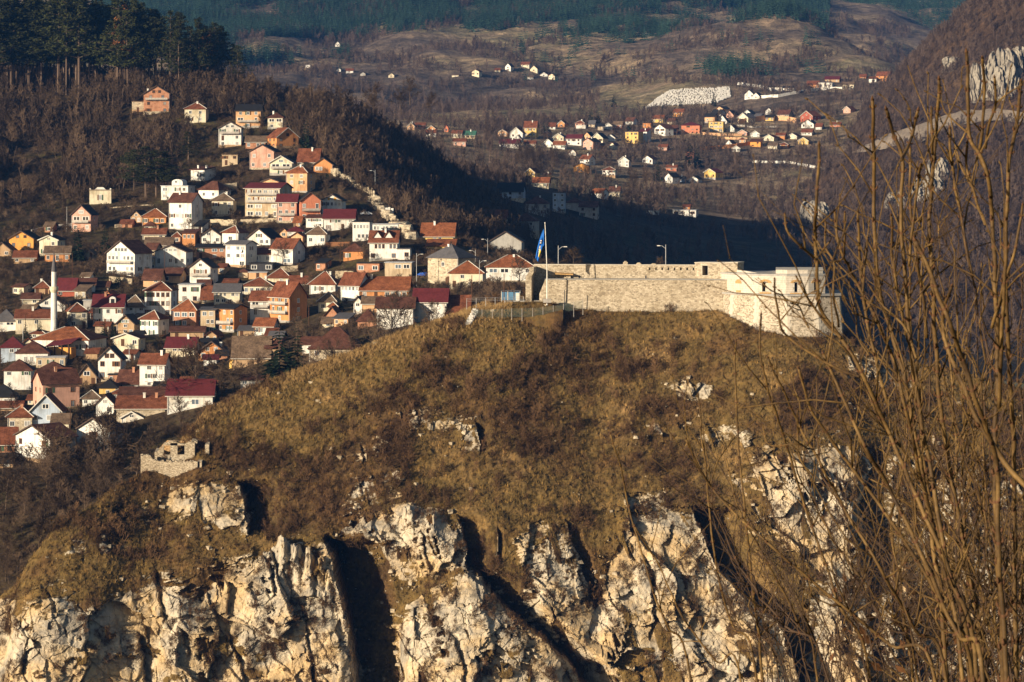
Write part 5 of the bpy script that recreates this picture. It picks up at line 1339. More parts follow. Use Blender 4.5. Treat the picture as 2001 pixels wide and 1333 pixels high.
# mesh fence on the edge of the lawn
M_WIRE = bpy.data.materials.new('green_wire_mesh'); M_WIRE.use_nodes = True
_n = M_WIRE.node_tree.nodes; _l = M_WIRE.node_tree.links; _b = _n['Principled BSDF']; _b.inputs['Base Color'].default_value = (0.12, 0.16, 0.13, 1)
fence_px = [(922,622),(942,621),(962,620.5),(981,620),(1000,619),(1020,618.5),(1041,618),(1061,616),(1081,613.5),(1101,610),(1121,606),(1139,602)]
fq = [ray(a_, b_ + 1, 675 + .035 * max(0, i - 5) * 10) for i, (a_, b_) in enumerate(fence_px)]
fe = tag(empty('fence', fq[0]), 'wire mesh fence with pale posts round the lawn below the fortress gate', 'fence')
for i, q in enumerate(fq):
    MB().box(-.055, .055, -.055, .055, -1.5, 2.1).obj('post', [M_CONC], fe, loc=q - fq[0])
for i in range(len(fq) - 1):
    a_, b_ = fq[i] - fq[0], fq[i + 1] - fq[0]; mb = MB(); d = b_ - a_
    for k in range(7): mb.tube([a_ + [0, .11, .1 + k * .3], b_ + [0, .11, .1 + k * .3]], .02, 3, cap=False)
    for k in range(1, 14): q = a_ + d * k / 14; mb.tube([q + [0, .11, .1], q + [0, .11, 1.95]], .014, 3, cap=False)
    mb.obj('wire_mesh', [M_WIRE], fe)
gq = [ray(912 + 18.5 * i, 592 - .55 * i, 680 + .6 * i) for i in range(7)]
fe2 = tag(empty('railing', gq[0]), 'low pale railing along the path up to the fortress gate', 'railing')
for i, q in enumerate(gq):
    MB().box(-.05, .05, -.05, .05, -1.5, 1.1).obj('post', [M_METAL], fe2, loc=q - gq[0])
    if i:
        a_, b_ = gq[i - 1] - gq[0], q - gq[0]; mb = MB()
        for k in (0.35, .7, 1.05): mb.tube([a_ + [0, .07, k], b_ + [0, .07, k]], .03, 4)
        mb.obj('rail', [M_METAL], fe2)
st = ray(915, 628, 675); mb = MB()
for i in range(7): mb.box(-.7 + i * .28, .7 + i * .28, -1.6 + i * .5, -1.6 + (i + 1) * .5 - .003, -2 + 0, -.1 + i * .5)
tag(mb.obj('stair', [WALL['W']], loc=st), 'short white stair at the left end of the mesh fence', 'stair')
# glazed ticket kiosk
p = ray(998, 588, 686); kk = tag(empty('kiosk', p), 'small blue glazed kiosk beside the fortress gate path', 'kiosk')
KBLUE = speckled('blue_glass_panel', (.1, .22, .36), .2)
for x in (-2.2, -.7, .8, 2.2): MB().box(x-.06, x+.06, -.06, .06, -1, 2.3).obj('post', [WALL['W']], kk); 
for x in (-1.45, .05, 1.5): MB().box(x-.6, x+.6, -.02, .02, .2, 2.1).obj('pane', [KBLUE], kk)
MB().box(-2.4, 2.4, -.3, 2.2, 2.304, 2.45).obj('roof', [ROOF['g']], kk); MB().box(1.2, 2.1, -.5, -.1, 0, 1.9).obj('notice_board', [WALL['W']], kk)

# ------------------------------------------------------------------ ruined redoubt on the lower spur
M_RUIN = mat_rubble('ruin_rubble', (0.42, 0.34, 0.24), (0.62, 0.53, 0.39), 3.2, (0.36, 0.29, 0.2))
pr = hillpoint(335, 922); YR = pr[1] - .3; s = YR / FPX
ru = tag(empty('ruined_redoubt', pr), 'roofless stone ruin with two window holes on the rocky spur', 'ruin')
def rx(px): return (px - CX) * s - pr[0]
def rz_(py): return (HY - py) * s - pr[2]
def profile_wall(name, prof, y0, t, zb, parent=ru, mat=M_RUIN):
    v = [(rx(prof[0][0]), y0, zb)] + [(rx(a_), y0, rz_(b_)) for a_, b_ in prof] + [(rx(prof[-1][0]), y0, zb)]; n = len(v)
    v += [(x, y + t, z) for x, y, z in v]
    return MB().add(v, [tuple(range(n - 1, -1, -1)), tuple(range(n, 2 * n))] + [(i, (i + 1) % n, (i + 1) % n + n, i + n) for i in range(n)]).obj(name, [mat], parent)
def jag(pts, amp=1.6, step=3.0, seed=1):
    r_ = random.Random(seed); out = []
    for (a0, b0), (a1, b1) in zip(pts[:-1], pts[1:]):
        n = max(1, int(abs(a1 - a0) / step))
        for i in range(n): out.append((a0 + (a1 - a0) * i / n, b0 + (b1 - b0) * i / n + r_.uniform(-amp, amp) * (0 < i)))
    return out + [pts[-1]]
profile_wall('front_wall', jag([(276,889.5),(294,889),(300,897),(318,902),(342,902),(376,901.5),(391,901)], 1.0), -1.2, 1.1, -6)
profile_wall('rear_wall', jag([(304,885),(315,873),(317,868)], 1.2, 2, 2), 2.4, .9, -3)
profile_wall('rear_wall', jag([(317,868),(331,864),(344,866)], 1.5, 2, 3), 2.4, .9, rz_(873)); profile_wall('rear_wall', [(317,891),(331,891)], 2.4, .9, -3)
profile_wall('pier', jag([(330,869),(344,868.5)], 1.0, 3, 4), 2.4, .95, -3)
profile_wall('rear_wall', [(344,868),(358,870)], 2.4, .9, rz_(873)); profile_wall('rear_wall', [(344,891),(358,891)], 2.4, .9, -3)
profile_wall('pier', jag([(357.9,870),(366,865),(374,866)], 1.0, 3, 5), 2.4, .95, -3)
profile_wall('inner_wall', jag([(302,884),(320,866),(345,868),(375,865),(392,864),(402,869)], 1.2, 3, 7), 6.2, .9, -3, mat=mat_rubble('ruin_ochre', (0.45,0.27,0.12), (0.55,0.36,0.18), 2.2, (0.4,0.25,0.12)))
for xa, y0, y1, t0 in ((374, 2.3, 6.1, 867), (391, -1.2, 3.4, 901), (402, 2.5, 6.2, 871), (303, 2.5, 6.2, 886)):
    x = rx(xa); MB().add([(x-.45,y0,-6),(x+.45,y0,-6),(x+.45,y1,-6),(x-.45,y1,-6),(x-.45,y0,rz_(t0)),(x+.45,y0,rz_(t0)),(x+.45,y1,rz_(t0-4)),(x-.45,y1,rz_(t0-5))],
        [(0,3,2,1),(4,5,6,7),(0,1,5,4),(1,2,6,5),(2,3,7,6),(3,0,4,7)]).obj('side_wall', [M_RUIN], ru)
r_ = random.Random(9)
for px, py, y0, n in ((276,889,-1.2,7),(318,901,-1.2,12),(330,866,2.4,10),(366,866,2.4,6),(385,865,6.2,8)):
    for k in range(n):
        a_ = rx(px + r_.uniform(0, 16 if n < 11 else 60)); z = rz_(py) + r_.uniform(-.1, .15); w_ = r_.uniform(.16, .34)
        vs = [(a_ + sx * w_ * r_.uniform(.7, 1), y0 + .5 + sy * .4, z + sz * w_ * .7 + (0 if sz < 0 else r_.uniform(-.08, .08))) for sz in (-1, 1) for sx, sy in ((-1,-1),(1,-1),(1,1),(-1,1))]
        MB().add(vs, [(0,3,2,1),(4,5,6,7),(0,1,5,4),(1,2,6,5),(2,3,7,6),(3,0,4,7)]).obj('stone', [M_RUIN], ru)

# ------------------------------------------------------------------ parked cars
def car(label, px, py, colr, fn=town_z, Y=None, rz=0.3, L=4.2):
    p = np.array(ray(px, py, Y)) if Y else hit(fn, px, py, 640, 1500)
    c = tag(empty('parked_car', p, rz), label, 'car', 'parked cars')
    prof = [(-L/2,.35),(-L/2,.75),(-L/2+.15,.92),(-L*.34,.98),(-L*.2,1.42),(L*.17,1.45),(L*.33,1.0),(L*.46,.88),(L/2,.7),(L/2,.35)]
    mb = MB(); n = len(prof); v = [(x, -.8 + (.12 if z > 1.2 else 0), z) for x, z in prof] + [(x, .8 - (.12 if z > 1.2 else 0), z) for x, z in prof]
    mb.add(v, [tuple(range(n - 1, -1, -1)), tuple(range(n, 2 * n))] + [(i, (i + 1) % n, (i + 1) % n + n, i + n) for i in range(n)])
    mb.obj('body', [speckled('car_paint_' + label.split()[0], colr, .1, rough=.3)], c)
    for sy in (-1, 1):
        MB().add([(-L*.29,sy*.79,1.0),(L*.26,sy*.79,1.0),(L*.15,sy*.7,1.38),(-L*.19,sy*.7,1.38)], [(0,1,2,3) if sy < 0 else (3,2,1,0)]).box(-L*.1, -L*.08, sy*.8-.01, sy*.8+.01, 1.0, 1.05).obj('side_window', [M_PANE], c)
        for x in (-L*.31, L*.31): MB().tube([(x,sy*.66,.33),(x,sy*.86,.33)], .33, 10).obj('wheel', [WALL['K']], c)
    return c
car('blue car parked on the shaded lane beside the gate tower', 827, 541, (0.02, 0.09, 0.42), rz=-.9)
car('dark grey car parked before the two orange tiled wings', 905, 561, (0.09, 0.1, 0.12), rz=.15)
car('pale car parked in shade beside the crumbling wall', 716, 421, (0.5, 0.52, 0.55), rz=.2)
# ------------------------------------------------------------------ the village up the valley
V = [  # name/label, x0, x1, eaves, foot, ridge, type, wall, roof, rows, side
('cream gabled house just showing above the wooded ridge',796,810,247,254,240,'G','H','t','w.',4),
('long low red roofed house above the wooded ridge',812,830,245,250,240,'S','S','t','w',0),
('orange gabled house behind the wooded ridge',836,850,251,257,246,'G','O','t','w',4),
('white house with red roof at the wood edge below the orange gable',832,852,260,267,254,'S','W','t','w.w',0),
('red house with steep roof beside the green roofed hall',868,876,250,258,244,'G','S','r','w',0),
('pale house left of the green roofed hall',882,902,261,270,255,'S','C','t','ww',4),
('hall with dull green sheet roof',902,928,264,271,256,'S','B','u','www',4),
('low house with red roof in front of the green roofed hall',886,910,277,285,271,'S','P','t','w.w',0),
('white gabled house with red side roof at the west end of the village',996,1021,260,270,249,'G','W','t','ww',6),
('large yellow house under a broad red roof',1024,1048,249,268,237,'S','Y','t','www|www',4),
('red roofed house behind the dark spruce pair',1072,1085,247,253,240,'S','W','t','w',0),
('orange gabled house right of the dark spruce pair',1090,1104,242,249,236,'G','O','t','w',6),
('cottage with pointed red roof on the upper lane',1124,1142,241,247,235,'H','P','t','w.w',4),
('long white garage below the pointed red roof',1126,1144,245,251,244,'F','W','w','...',0),
('white bungalow with arched gable before the large yellow house',1004,1018,272,277,264,'G','W','r','w',4),
('long house under crimson roof at the west front row',976,1014,281,289,272,'S','W','r','w.w.w',0),
('low house with dull red roof between crimson roof and spruce',1024,1046,281,288,275,'S','B','t','w.w',0),
('white gabled house with carport in the middle row',1060,1082,281,288,272,'G','W','e','w.w',8),
('pale stone house with two gables behind the middle row',1081,1101,268,276,261,'G','C','g','w.w',6),
('orange roofed white house in the front row',1081,1104,283,291,276,'S','W','o','w.w',4),
('white house with dark crimson roof and three dormers',1106,1136,271,284,263,'S','W','r','www|w.w',6),
('pink gabled house with full height brick porch',1139,1159,277,293,270,'G','P','k','gw|w.w|ww',14),
('cream gable with black slope behind the pink gabled house',1156,1178,270,278,260,'G','C','k','w.w',10),
('dark tent roofed house behind the pink gabled house',1140,1154,266,272,258,'G','H','k','w',8),
('small orange house with arched porch right of the pink gabled house',1165,1174,284,292,280,'G','O','n','w',8),
('white gabled house standing alone right of the middle row',1184,1202,269,276,262,'G','W','k','w.w',4),
('yellow and orange apartment house of three floors on the knoll',1222,1247,258,280,257,'F','Y','g','www|w.w|www',10),
('white and black modern house joined to the yellow apartment house',1248,1264,257,277,252,'L','W','r','ww|w.',8),
('white chalet with brown roof above the curved lane',1279,1300,251,264,243,'G','W','n','gw|bb|.w',18),
('pale yellow house with flat brown roof behind the knoll',1275,1295,232,240,225,'S','Y','t','w.w',6),
('orange shed left of the pale yellow house',1256,1272,241,250,239,'F','O','n','w.',4),
('yellow villa with tiled roof by the spruce under the quarry',1316,1334,220,228,213,'S','A','t','ww|w',6),
('bright red house with crimson roof in two steps',1331,1367,245,262,238,'H','S','r','.w..|w.ww|..ww',4),
('yellow villa of three floors with white balconies',1385,1413,238,258,236,'F','Y','n','www|bbb|bbb',4),
('white gabled house behind the yellow villa with balconies',1402,1420,236,242,225,'G','W','k','w',4),
('peach house under black flat roof left of the yellow villa with balconies',1377,1396,228,240,222,'S','H','k','w.',6),
('dark blue roofed white house above the yellow villa with balconies',1390,1408,222,227,214,'S','W','k','ww',10),
('amber gable with black side roof at the top of the cluster',1399,1414,213,219,208,'G','H','k','w',12),
('pink gabled house right of the amber gable',1419,1433,224,231,216,'G','P','k','w.',10),
('cream gabled house at the end of the brick retaining wall',1442,1462,230,240,221,'G','C','g','w.w|w',14),
('white gable rising behind the cream gabled house',1453,1468,222,228,215,'G','W','g','w',8),
('white house in two gables on the upper road',1455,1472,184,194,176,'G','W','k','w.w|w',4),
('second white gable joined to the two gabled house on the road',1470,1484,188,193,181,'G','W','k','w',6),
('white bungalow with black roof on the terrace lawn',1508,1528,171,178,170,'F','W','k','ww',0),
('second white bungalow with black roof on the terrace lawn',1530,1552,172,178,168,'S','W','k','www',0),
('orange house by the white wall of the upper road',1577,1600,165,172,158,'S','O','t','w.w',0),
('long white house on the upper road',1600,1626,162,172,160,'F','W','w','www',4),
('red roofed long house behind the upper road',1612,1640,155,161,149,'S','T','r','w.w',0),
('pale house with porch at the end of the upper road',1646,1668,165,174,160,'S','C','e','w.w',0),
('small red roofed house before the ravine',1680,1692,150,153,145,'S','O','t','w',0),
('brick house with red roof highest by the ravine',1712,1736,148,158,140,'S','O','t','ww|w.',8),
('white house wall beside the brick house by the ravine',1698,1712,154,161,150,'L','W','t','w',0),
('cream house with brown roof over the terraced field',1519,1541,224,233,215,'S','C','n','w.w|w.',8),
('brown brick house with open gable right of the terraced field',1564,1588,227,238,217,'G','D','t','gw|w.w|d.w',16),
('white house with black gable in front of the brown brick house',1566,1590,242,250,234,'G','W','k','w.w',8),
('pink cottage on the bank far right of the village',1648,1662,214,221,208,'G','P','t','w',10),
('low orange house below the terraced field',1516,1533,265,273,260,'S','O','t','w.',4),
('red roofed cottage by the right bank path',1622,1642,244,248,239,'S','S','t','w',0),
('amber brick house under construction in the orchard',1466,1486,277,287,272,'L','A','n','.w|w.',4),
('red roofed cottage alone in the orchard below the knoll',1287,1303,288,294,282,'S','P','t','w',4),
('white house with red roof below the front row',1133,1151,311,321,303,'S','W','t','w.w|.w',12),
('orange gabled brick house below the white house with red roof',1121,1150,325,337,319,'G','A','n','w.|w',0),
('square white house with red roof and dark windows in the lower meadow',1177,1202,332,346,326,'H','W','t','w.ww|w.ww',4),
('tall white gabled house in bare trees of the lower meadow',1208,1229,314,326,306,'G','W','e','w.w|w.w',4),
('white gabled house with brown side roof beside the dark grove',1255,1275,311,319,304,'G','W','n','w.w',10),
('white gabled house at the bottom of the village with black side',1299,1314,346,358,338,'G','W','k','w|w.w',14),
('small blue roofed shed right of the bottom white gable',1322,1336,350,355,345,'S','L','k','w',4),
('low white gable right of the blue roofed shed',1346,1364,350,357,344,'G','W','k','w',8),
('yellow gabled house with red side roof at the bottom of the village',1376,1398,337,350,330,'G','Y','r','gw|w.w',14),
('low red roofed house among trees above the bottom row',1302,1322,328,334,323,'S','S','t','w',0),
('white barn with brown roof beside the tall dark conifer',1341,1354,314,321,297,'S','W','n','w',0),
('yellow gabled house with red roof above the shaded quarter',1027,1045,337,345,329,'G','Y','t','w.w',10),
('small cream house right of the yellow gable above the shaded quarter',1064,1074,342,348,339,'L','Y','t','w',0),
('pale house with bright orange roof above the shaded quarter',1041,1072,357,367,347,'S','C','o','w.w',0),
('white house with rusty orange roof at the edge of the shade',1155,1176,377,386,369,'S','W','o','w.',14),
('cream house with dark brown roof at the edge of the shade',1190,1210,374,384,365,'S','C','n','w.w|w.w',4),
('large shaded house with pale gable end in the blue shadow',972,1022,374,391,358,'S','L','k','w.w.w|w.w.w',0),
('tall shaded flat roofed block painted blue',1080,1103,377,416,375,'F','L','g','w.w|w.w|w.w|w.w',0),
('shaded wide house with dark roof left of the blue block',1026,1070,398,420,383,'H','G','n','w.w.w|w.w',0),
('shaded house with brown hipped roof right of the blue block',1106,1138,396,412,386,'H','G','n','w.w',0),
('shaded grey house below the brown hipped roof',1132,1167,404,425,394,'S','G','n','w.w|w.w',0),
('white shed alone at the edge of the shadow field',1263,1286,413,419,411,'F','W','w','b.b',0),
('white caravan like hut on the dark slope',1315,1360,411,421,408,'F','W','w','bb.b',0),
('brick hut at the sunlit corner of the shadow field',1335,1348,404,410,400,'S','O','t','w',0),
('white house on the mountain side left of the two huts',655,664,86,92,81,'G','W','e','w',0),
('pale house on the mountain side above the ridge',597,606,127,132,123,'F','W','g','w',0),
('orange roofed hut on the far mountain side',524,532,121,126,118,'S','C','o','w',0),
('white hut beside the red roofed mountain house',658,666,136,140,133,'G','W','k','w',0),
('red roofed white house on the mountain side',676,690,138,143,134,'S','W','t','w',0),
('grey roofed hut right of the red roofed mountain house',704,714,144,148,141,'G','G','k','w',0),
('pale green gabled house on the mountain side',759,770,147,152,143,'G','C','k','w',0),
('low cream hut on the mountain side left of the cleared strip',883,896,147,151,145,'S','C','e','w',0),
('cream gabled house right of the cleared strip',922,936,140,149,136,'G','C','n','w.w',6),
('orange house in the upper hamlet',967,977,137,141,133,'S','C','t','w',0),
('tall white gable in the upper hamlet',987,998,130,139,124,'G','W','k','w|w',6),
('red roofed house highest in the upper hamlet',1018,1034,126,132,121,'S','C','t','w.w',4),
('cream gabled house in the upper hamlet',1036,1050,135,140,128,'G','C','e','w',4),
('low white house in the upper hamlet',1030,1042,151,155,148,'S','W','e','w',0),
('small white gable lowest in the upper hamlet',1055,1070,146,150,141,'G','W','e','w',0),
('unfinished cream house at the right end of the upper hamlet',1072,1084,148,155,144,'G','C','t','w.w',6),
]
for i, (lb, x0, x1, ye, yb, yr, ty, wc, rc, rows, sd) in enumerate(V):
    nm = 'hut' if ('hut' in lb or 'shed' in lb) else ('cottage' if 'cottage' in lb else 'house')
    house(nm, lb, x0, x1, ye, yb, yr, ty, wc, rc, rows, side=sd, on='valley', group='houses of the far village', detail=(yb > 200), drop=6.0,
          ch='W6' if (i % 3 == 0 and yb > 200 and ty != 'F') else '', dark=(i % 2 == 0), cat='house' if nm == 'house' else nm)
# more houses of the village between the ones above
fr = random.Random(8); VBOX = [(q[1] - 4, q[2] + 4, q[5] - 3, q[4] + 2) for q in V]; base_rows = [q for q in V if 225 < q[4] < 345 and q[1] > 960]; used_ = set(); nf = 0
for k in range(3000):
    if nf >= 78: break
    q = fr.choice(base_rows); dx = fr.uniform(13, 60) * fr.choice((-1, 1)); dy = fr.uniform(-9, 12); w_ = fr.uniform(11, 20)
    xc, yb = .5 * (q[1] + q[2]) + dx, q[4] + dy; h_ = fr.uniform(5.5, 8.5); rz_h = fr.uniform(4.5, 7.5)
    if xc < 975 or xc > 1600 or (1255 < xc < 1432 and yb < 226): continue
    bx = (xc - w_ / 2, xc + w_ / 2, yb - h_ - rz_h, yb)
    if any(bx[0] < v[1] and bx[1] > v[0] and bx[2] < v[3] and bx[3] > v[2] for v in VBOX): continue
    wc = fr.choice('WWWWCCHYPOBS'); rc = fr.choice('tttttnnoerkg'); ty = fr.choice('GGSSHS')
    wn = dict(W='white', C='cream', H='peach', Y='yellow', P='pink', O='orange', B='beige', S='salmon')[wc]; rn = dict(t='red', n='brown', o='orange', e='weathered', r='crimson', k='black', g='grey')[rc]
    lb = 'small %s %s roofed house %s of the %s' % (wn, rn, 'left' if dx < 0 else 'right', q[0])
    if lb in used_ or len(lb.split()) > 16: continue
    used_.add(lb); VBOX.append(bx); nf += 1
    house('house', lb, bx[0], bx[1], yb - h_, yb, yb - h_ - rz_h, ty, wc, rc, fr.choice(('w.w', 'ww', 'w.w|w.w')), side=fr.choice((0, 4, 8)), on='valley', group='houses of the far village', drop=6.0)
VZ = dict(fn=valley_z, ya=1120, yz=3600)
terrace('retaining_wall', 'orange brick retaining wall curving along the terraced field', [(1444,243),(1470,238),(1500,234),(1530,236),(1555,240)], 3.6, WALL['H'], cat='wall', group='walls of the far village', **VZ)
terrace('retaining_wall', 'pale wall along the foot of the terraced field', [(1440,246),(1470,250),(1520,249)], 1.2, M_CONC, cat='wall', group='walls of the far village', **VZ)
terrace('retaining_wall', 'long pale terrace wall under the yellow villa', [(1372,263),(1410,266),(1450,266)], 1.8, WALL['H'], cat='wall', group='walls of the far village', **VZ)
terrace('retaining_wall', 'lower pink terrace wall under the yellow villa', [(1402,272),(1460,274)], 1.8, WALL['H'], cat='wall', group='walls of the far village', **VZ)
terrace('retaining_wall', 'broken orange brick wall across the orchard', [(1368,294),(1410,291),(1440,288),(1470,283)], 2.6, WALL['O'], cat='wall', group='walls of the far village', **VZ)
terrace('road_wall', 'white wall of the upper road', [(1484,192),(1520,190),(1560,183),(1600,176),(1660,175)], 2.2, WALL['W'], cat='wall', group='walls of the far village', **VZ)
terrace('road_wall', 'white wall beside the two gabled house on the road', [(1440,166),(1460,168),(1490,172),(1506,178)], 2.4, WALL['W'], cat='wall', group='walls of the far village', **VZ)
terrace('road_wall', 'pale lane wall below the square white house', [(1200,378),(1250,377),(1285,374)], 1.8, M_CONC, cat='wall', group='walls of the far village', **VZ)
terrace('graveyard_wall', 'white wall and railing on the wooded bank right of the village', [(1470,318),(1500,319),(1540,319),(1570,325),(1620,333),(1665,334)], 1.6, WALL['W'], cat='wall', group='walls of the far village', **VZ)
terrace('graveyard_wall', 'straight white wall above the brown meadow', [(1668,304),(1716,306)], 2.2, WALL['W'], cat='wall', group='walls of the far village', **VZ)
# white graveyard on the slope: rows of pale stones on a pale terrace
M_MARB = speckled('white_gravestone', (0.66, 0.64, 0.6), 0.2, 2.0)
M_MARBG = speckled('pale_gravel', (0.36, 0.33, 0.28), 0.5, 0.2)
tp = [(1288,191),(1310,178),(1350,175),(1400,173),(1425,172)]; bt = [(1262,212),(1290,208),(1340,206),(1400,202),(1428,190)]
nu_, nv_ = 30, 9; GQ = []
for a_ in np.linspace(0, 4, nu_):
    k = min(int(a_), 3); t_ = a_ - k; T0 = [tp[k][q] + (tp[k+1][q] - tp[k][q]) * t_ for q in (0, 1)]; B0 = [bt[k][q] + (bt[k+1][q] - bt[k][q]) * t_ for q in (0, 1)]
    for b_ in np.linspace(0, 1, nv_): GQ.append(hit(valley_z, T0[0] + (B0[0] - T0[0]) * b_, T0[1] + (B0[1] - T0[1]) * b_, 1500, 3200) + np.array([0, 0, .5]))
GQ = np.array(GQ); i = np.arange(nu_ * nv_).reshape(nu_, nv_); fq_ = np.stack([i[:-1, :-1], i[:-1, 1:], i[1:, 1:], i[1:, :-1]], -1).reshape(-1, 4)
tag(obj('graveyard_ground', fastmesh('graveyard_ground', GQ, fq_, [M_MARBG])), kind='structure')
mb = MB(); r_ = random.Random(4)
for k in range(1500):
    q4 = GQ[fq_[r_.randrange(len(fq_))]]; u, v_ = r_.random(), r_.random(); q = (q4[0] * (1 - u) + q4[3] * u) * (1 - v_) + (q4[1] * (1 - u) + q4[2] * u) * v_
    hh = r_.uniform(.5, 1.3); mb.box(q[0] - .3, q[0] + .3, q[1] - .2, q[1] + .2, q[2] - .6, q[2] + hh)
tag(mb.obj('gravestones', [M_MARB]), 'field of white gravestones on the slope above the far village', kind='stuff')
# pale scree band on the right hill
# ------------------------------------------------------------------ trees
def mat_bark(name, c, var=0.4):
    m, n, l, b = newmat(name)
    oi = n.new('ShaderNodeObjectInfo'); t = _noise(n, l, 0.03, geo_pos(n), 3, 0.6)
    f = _math(n, l, 'ADD', _math(n, l, 'MULTIPLY', oi.outputs['Random'], 0.5), _math(n, l, 'MULTIPLY', t.outputs['Fac'], 0.5))
    r = _ramp(n, l, f, [(0.2, tuple(x * (1 - var) for x in c)), (0.5, c), (0.8, tuple(min(1, x * (1 + var)) for x in c))])
    l.new(r.outputs[0], b.inputs['Base Color']); return m
M_BARK = mat_bark('bark_grey_brown', (0.115, 0.08, 0.055)); M_TWIG = mat_bark('bare_twigs', (0.088, 0.058, 0.036), .6)
M_TWIGP = mat_bark('bare_twigs_purple', (0.098, 0.068, 0.052), .45); M_PBARK = mat_bark('pine_bark', (0.13, 0.09, 0.065), .4)
M_BIRCH = mat_bark('birch_bark', (0.38, 0.34, 0.29), .25)
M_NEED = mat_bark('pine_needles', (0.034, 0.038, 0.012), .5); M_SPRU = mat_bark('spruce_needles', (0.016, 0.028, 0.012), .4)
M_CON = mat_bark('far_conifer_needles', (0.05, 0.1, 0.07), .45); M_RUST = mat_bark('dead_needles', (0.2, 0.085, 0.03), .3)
M_BRUSH = mat_bark('dry_brush_twigs', (0.1, 0.056, 0.027), .45)
def segs_mesh(name, segs, mat, n=3):
    """segs: (p0, p1, r0, r1) arrays -> tapered n-gon prisms, one mesh"""
    p0 = np.array([s[0] for s in segs]); p1 = np.array([s[1] for s in segs]); r0 = np.array([s[2] for s in segs]); r1 = np.array([s[3] for s in segs])
    d = p1 - p0; L = np.linalg.norm(d, axis=1, keepdims=True) + 1e-9; d /= L
    a = np.cross(d, np.array([0.37, 0.87, 0.31])); a /= np.linalg.norm(a, axis=1, keepdims=True) + 1e-9; b = np.cross(d, a)
    V = []; m = len(segs)
    for r, p in ((r0, p0), (r1, p1)):
        for k in range(n):
            t = 2 * math.pi * k / n; V.append(p + r[:, None] * (math.cos(t) * a + math.sin(t) * b))
    V = np.stack(V, 1).reshape(-1, 3); base = np.arange(m)[:, None] * 2 * n
    F = []
    for k in range(n): F.append(np.concatenate([base + k, base + (k + 1) % n, base + n + (k + 1) % n, base + n + k], 1))
    return fastmesh(name, V, np.concatenate(F), [mat])
def grow_tree(seed, H, spread=0.55, trunk_frac=0.28, nb=11, twig=0.035, upright=0.5, lev=3, dens=1.0):
    """bare deciduous tree: (trunk segments, crown segments)"""
    r = np.random.default_rng(seed); tr = []; cr = []
    p = np.zeros(3) - [0, 0, 1.0]; d = np.array([0, 0, 1.0]); R0 = H * 0.018
    pts = [p]; n = 7
    for i in range(n):
        d = d + r.normal(0, .07, 3) * [1, 1, .2]; d /= np.linalg.norm(d); p = p + d * (H * .86 + 1) / n; pts.append(p)
    rad = np.linspace(R0, R0 * .25, n + 1)
    for i in range(n): tr.append((pts[i], pts[i + 1], rad[i], rad[i + 1]))
    def branch(p, d, L, rad, l):
        k = 3 if l < 2 else 2; q = p; pr = rad
        for i in range(k):
            d = d + r.normal(0, .2, 3); d[2] += .12 * upright; d /= np.linalg.norm(d)
            q2 = q + d * L / k; nr = max(twig, rad * (1 - .75 * (i + 1) / k)); cr.append((q, q2, max(pr, twig), nr)); 
            if l < lev:
                for j in range(int(r.integers(2, 4)) if l < lev - 1 else max(1, int(round(3 * dens)))):
                    e = r.normal(0, 1, 3); e -= d * (e @ d); e /= np.linalg.norm(e) + 1e-9
                    e = d * r.uniform(.5, .9) + e * r.uniform(.5, .95); e[2] += .25 * upright; e /= np.linalg.norm(e)
                    t = r.uniform(.2, 1); branch(q + (q2 - q) * t, e, L * r.uniform(.42, .66), nr * .65, l + 1)
            q = q2; pr = nr
    for i in range(nb):
        f = trunk_frac + (1 - trunk_frac) * (i / nb) ** .85
        t = f * n; k = min(int(t), n - 1); p = pts[k] + (pts[k + 1] - pts[k]) * (t - k)
        th = i * 2.4 + r.uniform(-.5, .5); el = r.uniform(.35, .75) + .5 * f * upright
        d = np.array([math.cos(th) * math.cos(el), math.sin(th) * math.cos(el), math.sin(el)])
        L = H * spread * (1.15 - .75 * f) * r.uniform(.75, 1.15); branch(p, d, L, R0 * .5 * (1.1 - .6 * f), 1)
    return tr, cr
BARE = []
for i in range(6):
    H = 9.0; tr, cr = grow_tree(40 + i, H, (.5, .42, .55, .36, .48, .6)[i], (.25, .3, .2, .3, .35, .15)[i], (11, 12, 10, 13, 10, 12)[i], .034, .6, 3, 1.0)
    BARE.append((segs_mesh('bare_trunk', tr, M_BARK, 6), segs_mesh('bare_crown', cr, M_TWIG, 3), len(cr)))
print('bare segs', [b[2] for b in BARE])
WOOD = []
for i in range(5):
    tr, cr = grow_tree(80 + i, 8.0, (.34, .4, .3, .45, .36)[i], .22, 9, .06, 1.0, 2, 1.2)
    WOOD.append(segs_mesh('wood_tree', tr + cr, M_TWIG, 3))
for i in range(2):                       # slim pole trees, mostly stem
    tr, cr = grow_tree(95 + i, 10.0, .16, .45, 6, .05, 1.2, 2, .8); WOOD.append(segs_mesh('pole_tree', [(a_, b_, c_ * .6, d_ * .6) for a_, b_, c_, d_ in tr], M_BARK, 3)); WOOD.append(segs_mesh('pole_tree', tr + cr, M_TWIG, 3))
def clump(r, c, rad, n, size, flat=.55):
    V = []; 
    d = r.normal(0, 1, (n, 3)); d /= np.linalg.norm(d, axis=1, keepdims=True); p = c + d * rad * r.uniform(.35, 1.0, (n, 1)) ** .6 * [1, 1, flat]
    u = r.normal(0, 1, (n, 3)); u[:, 2] *= .5; u /= np.linalg.norm(u, axis=1, keepdims=True); w = np.cross(u, r.normal(0, 1, (n, 3))); w /= np.linalg.norm(w, axis=1, keepdims=True) + 1e-9
    s = size * r.uniform(.6, 1.3, (n, 1))
    return np.stack([p - u * s, p + u * s * .6 + w * s * .45, p + u * s - w * s * .35], 1)
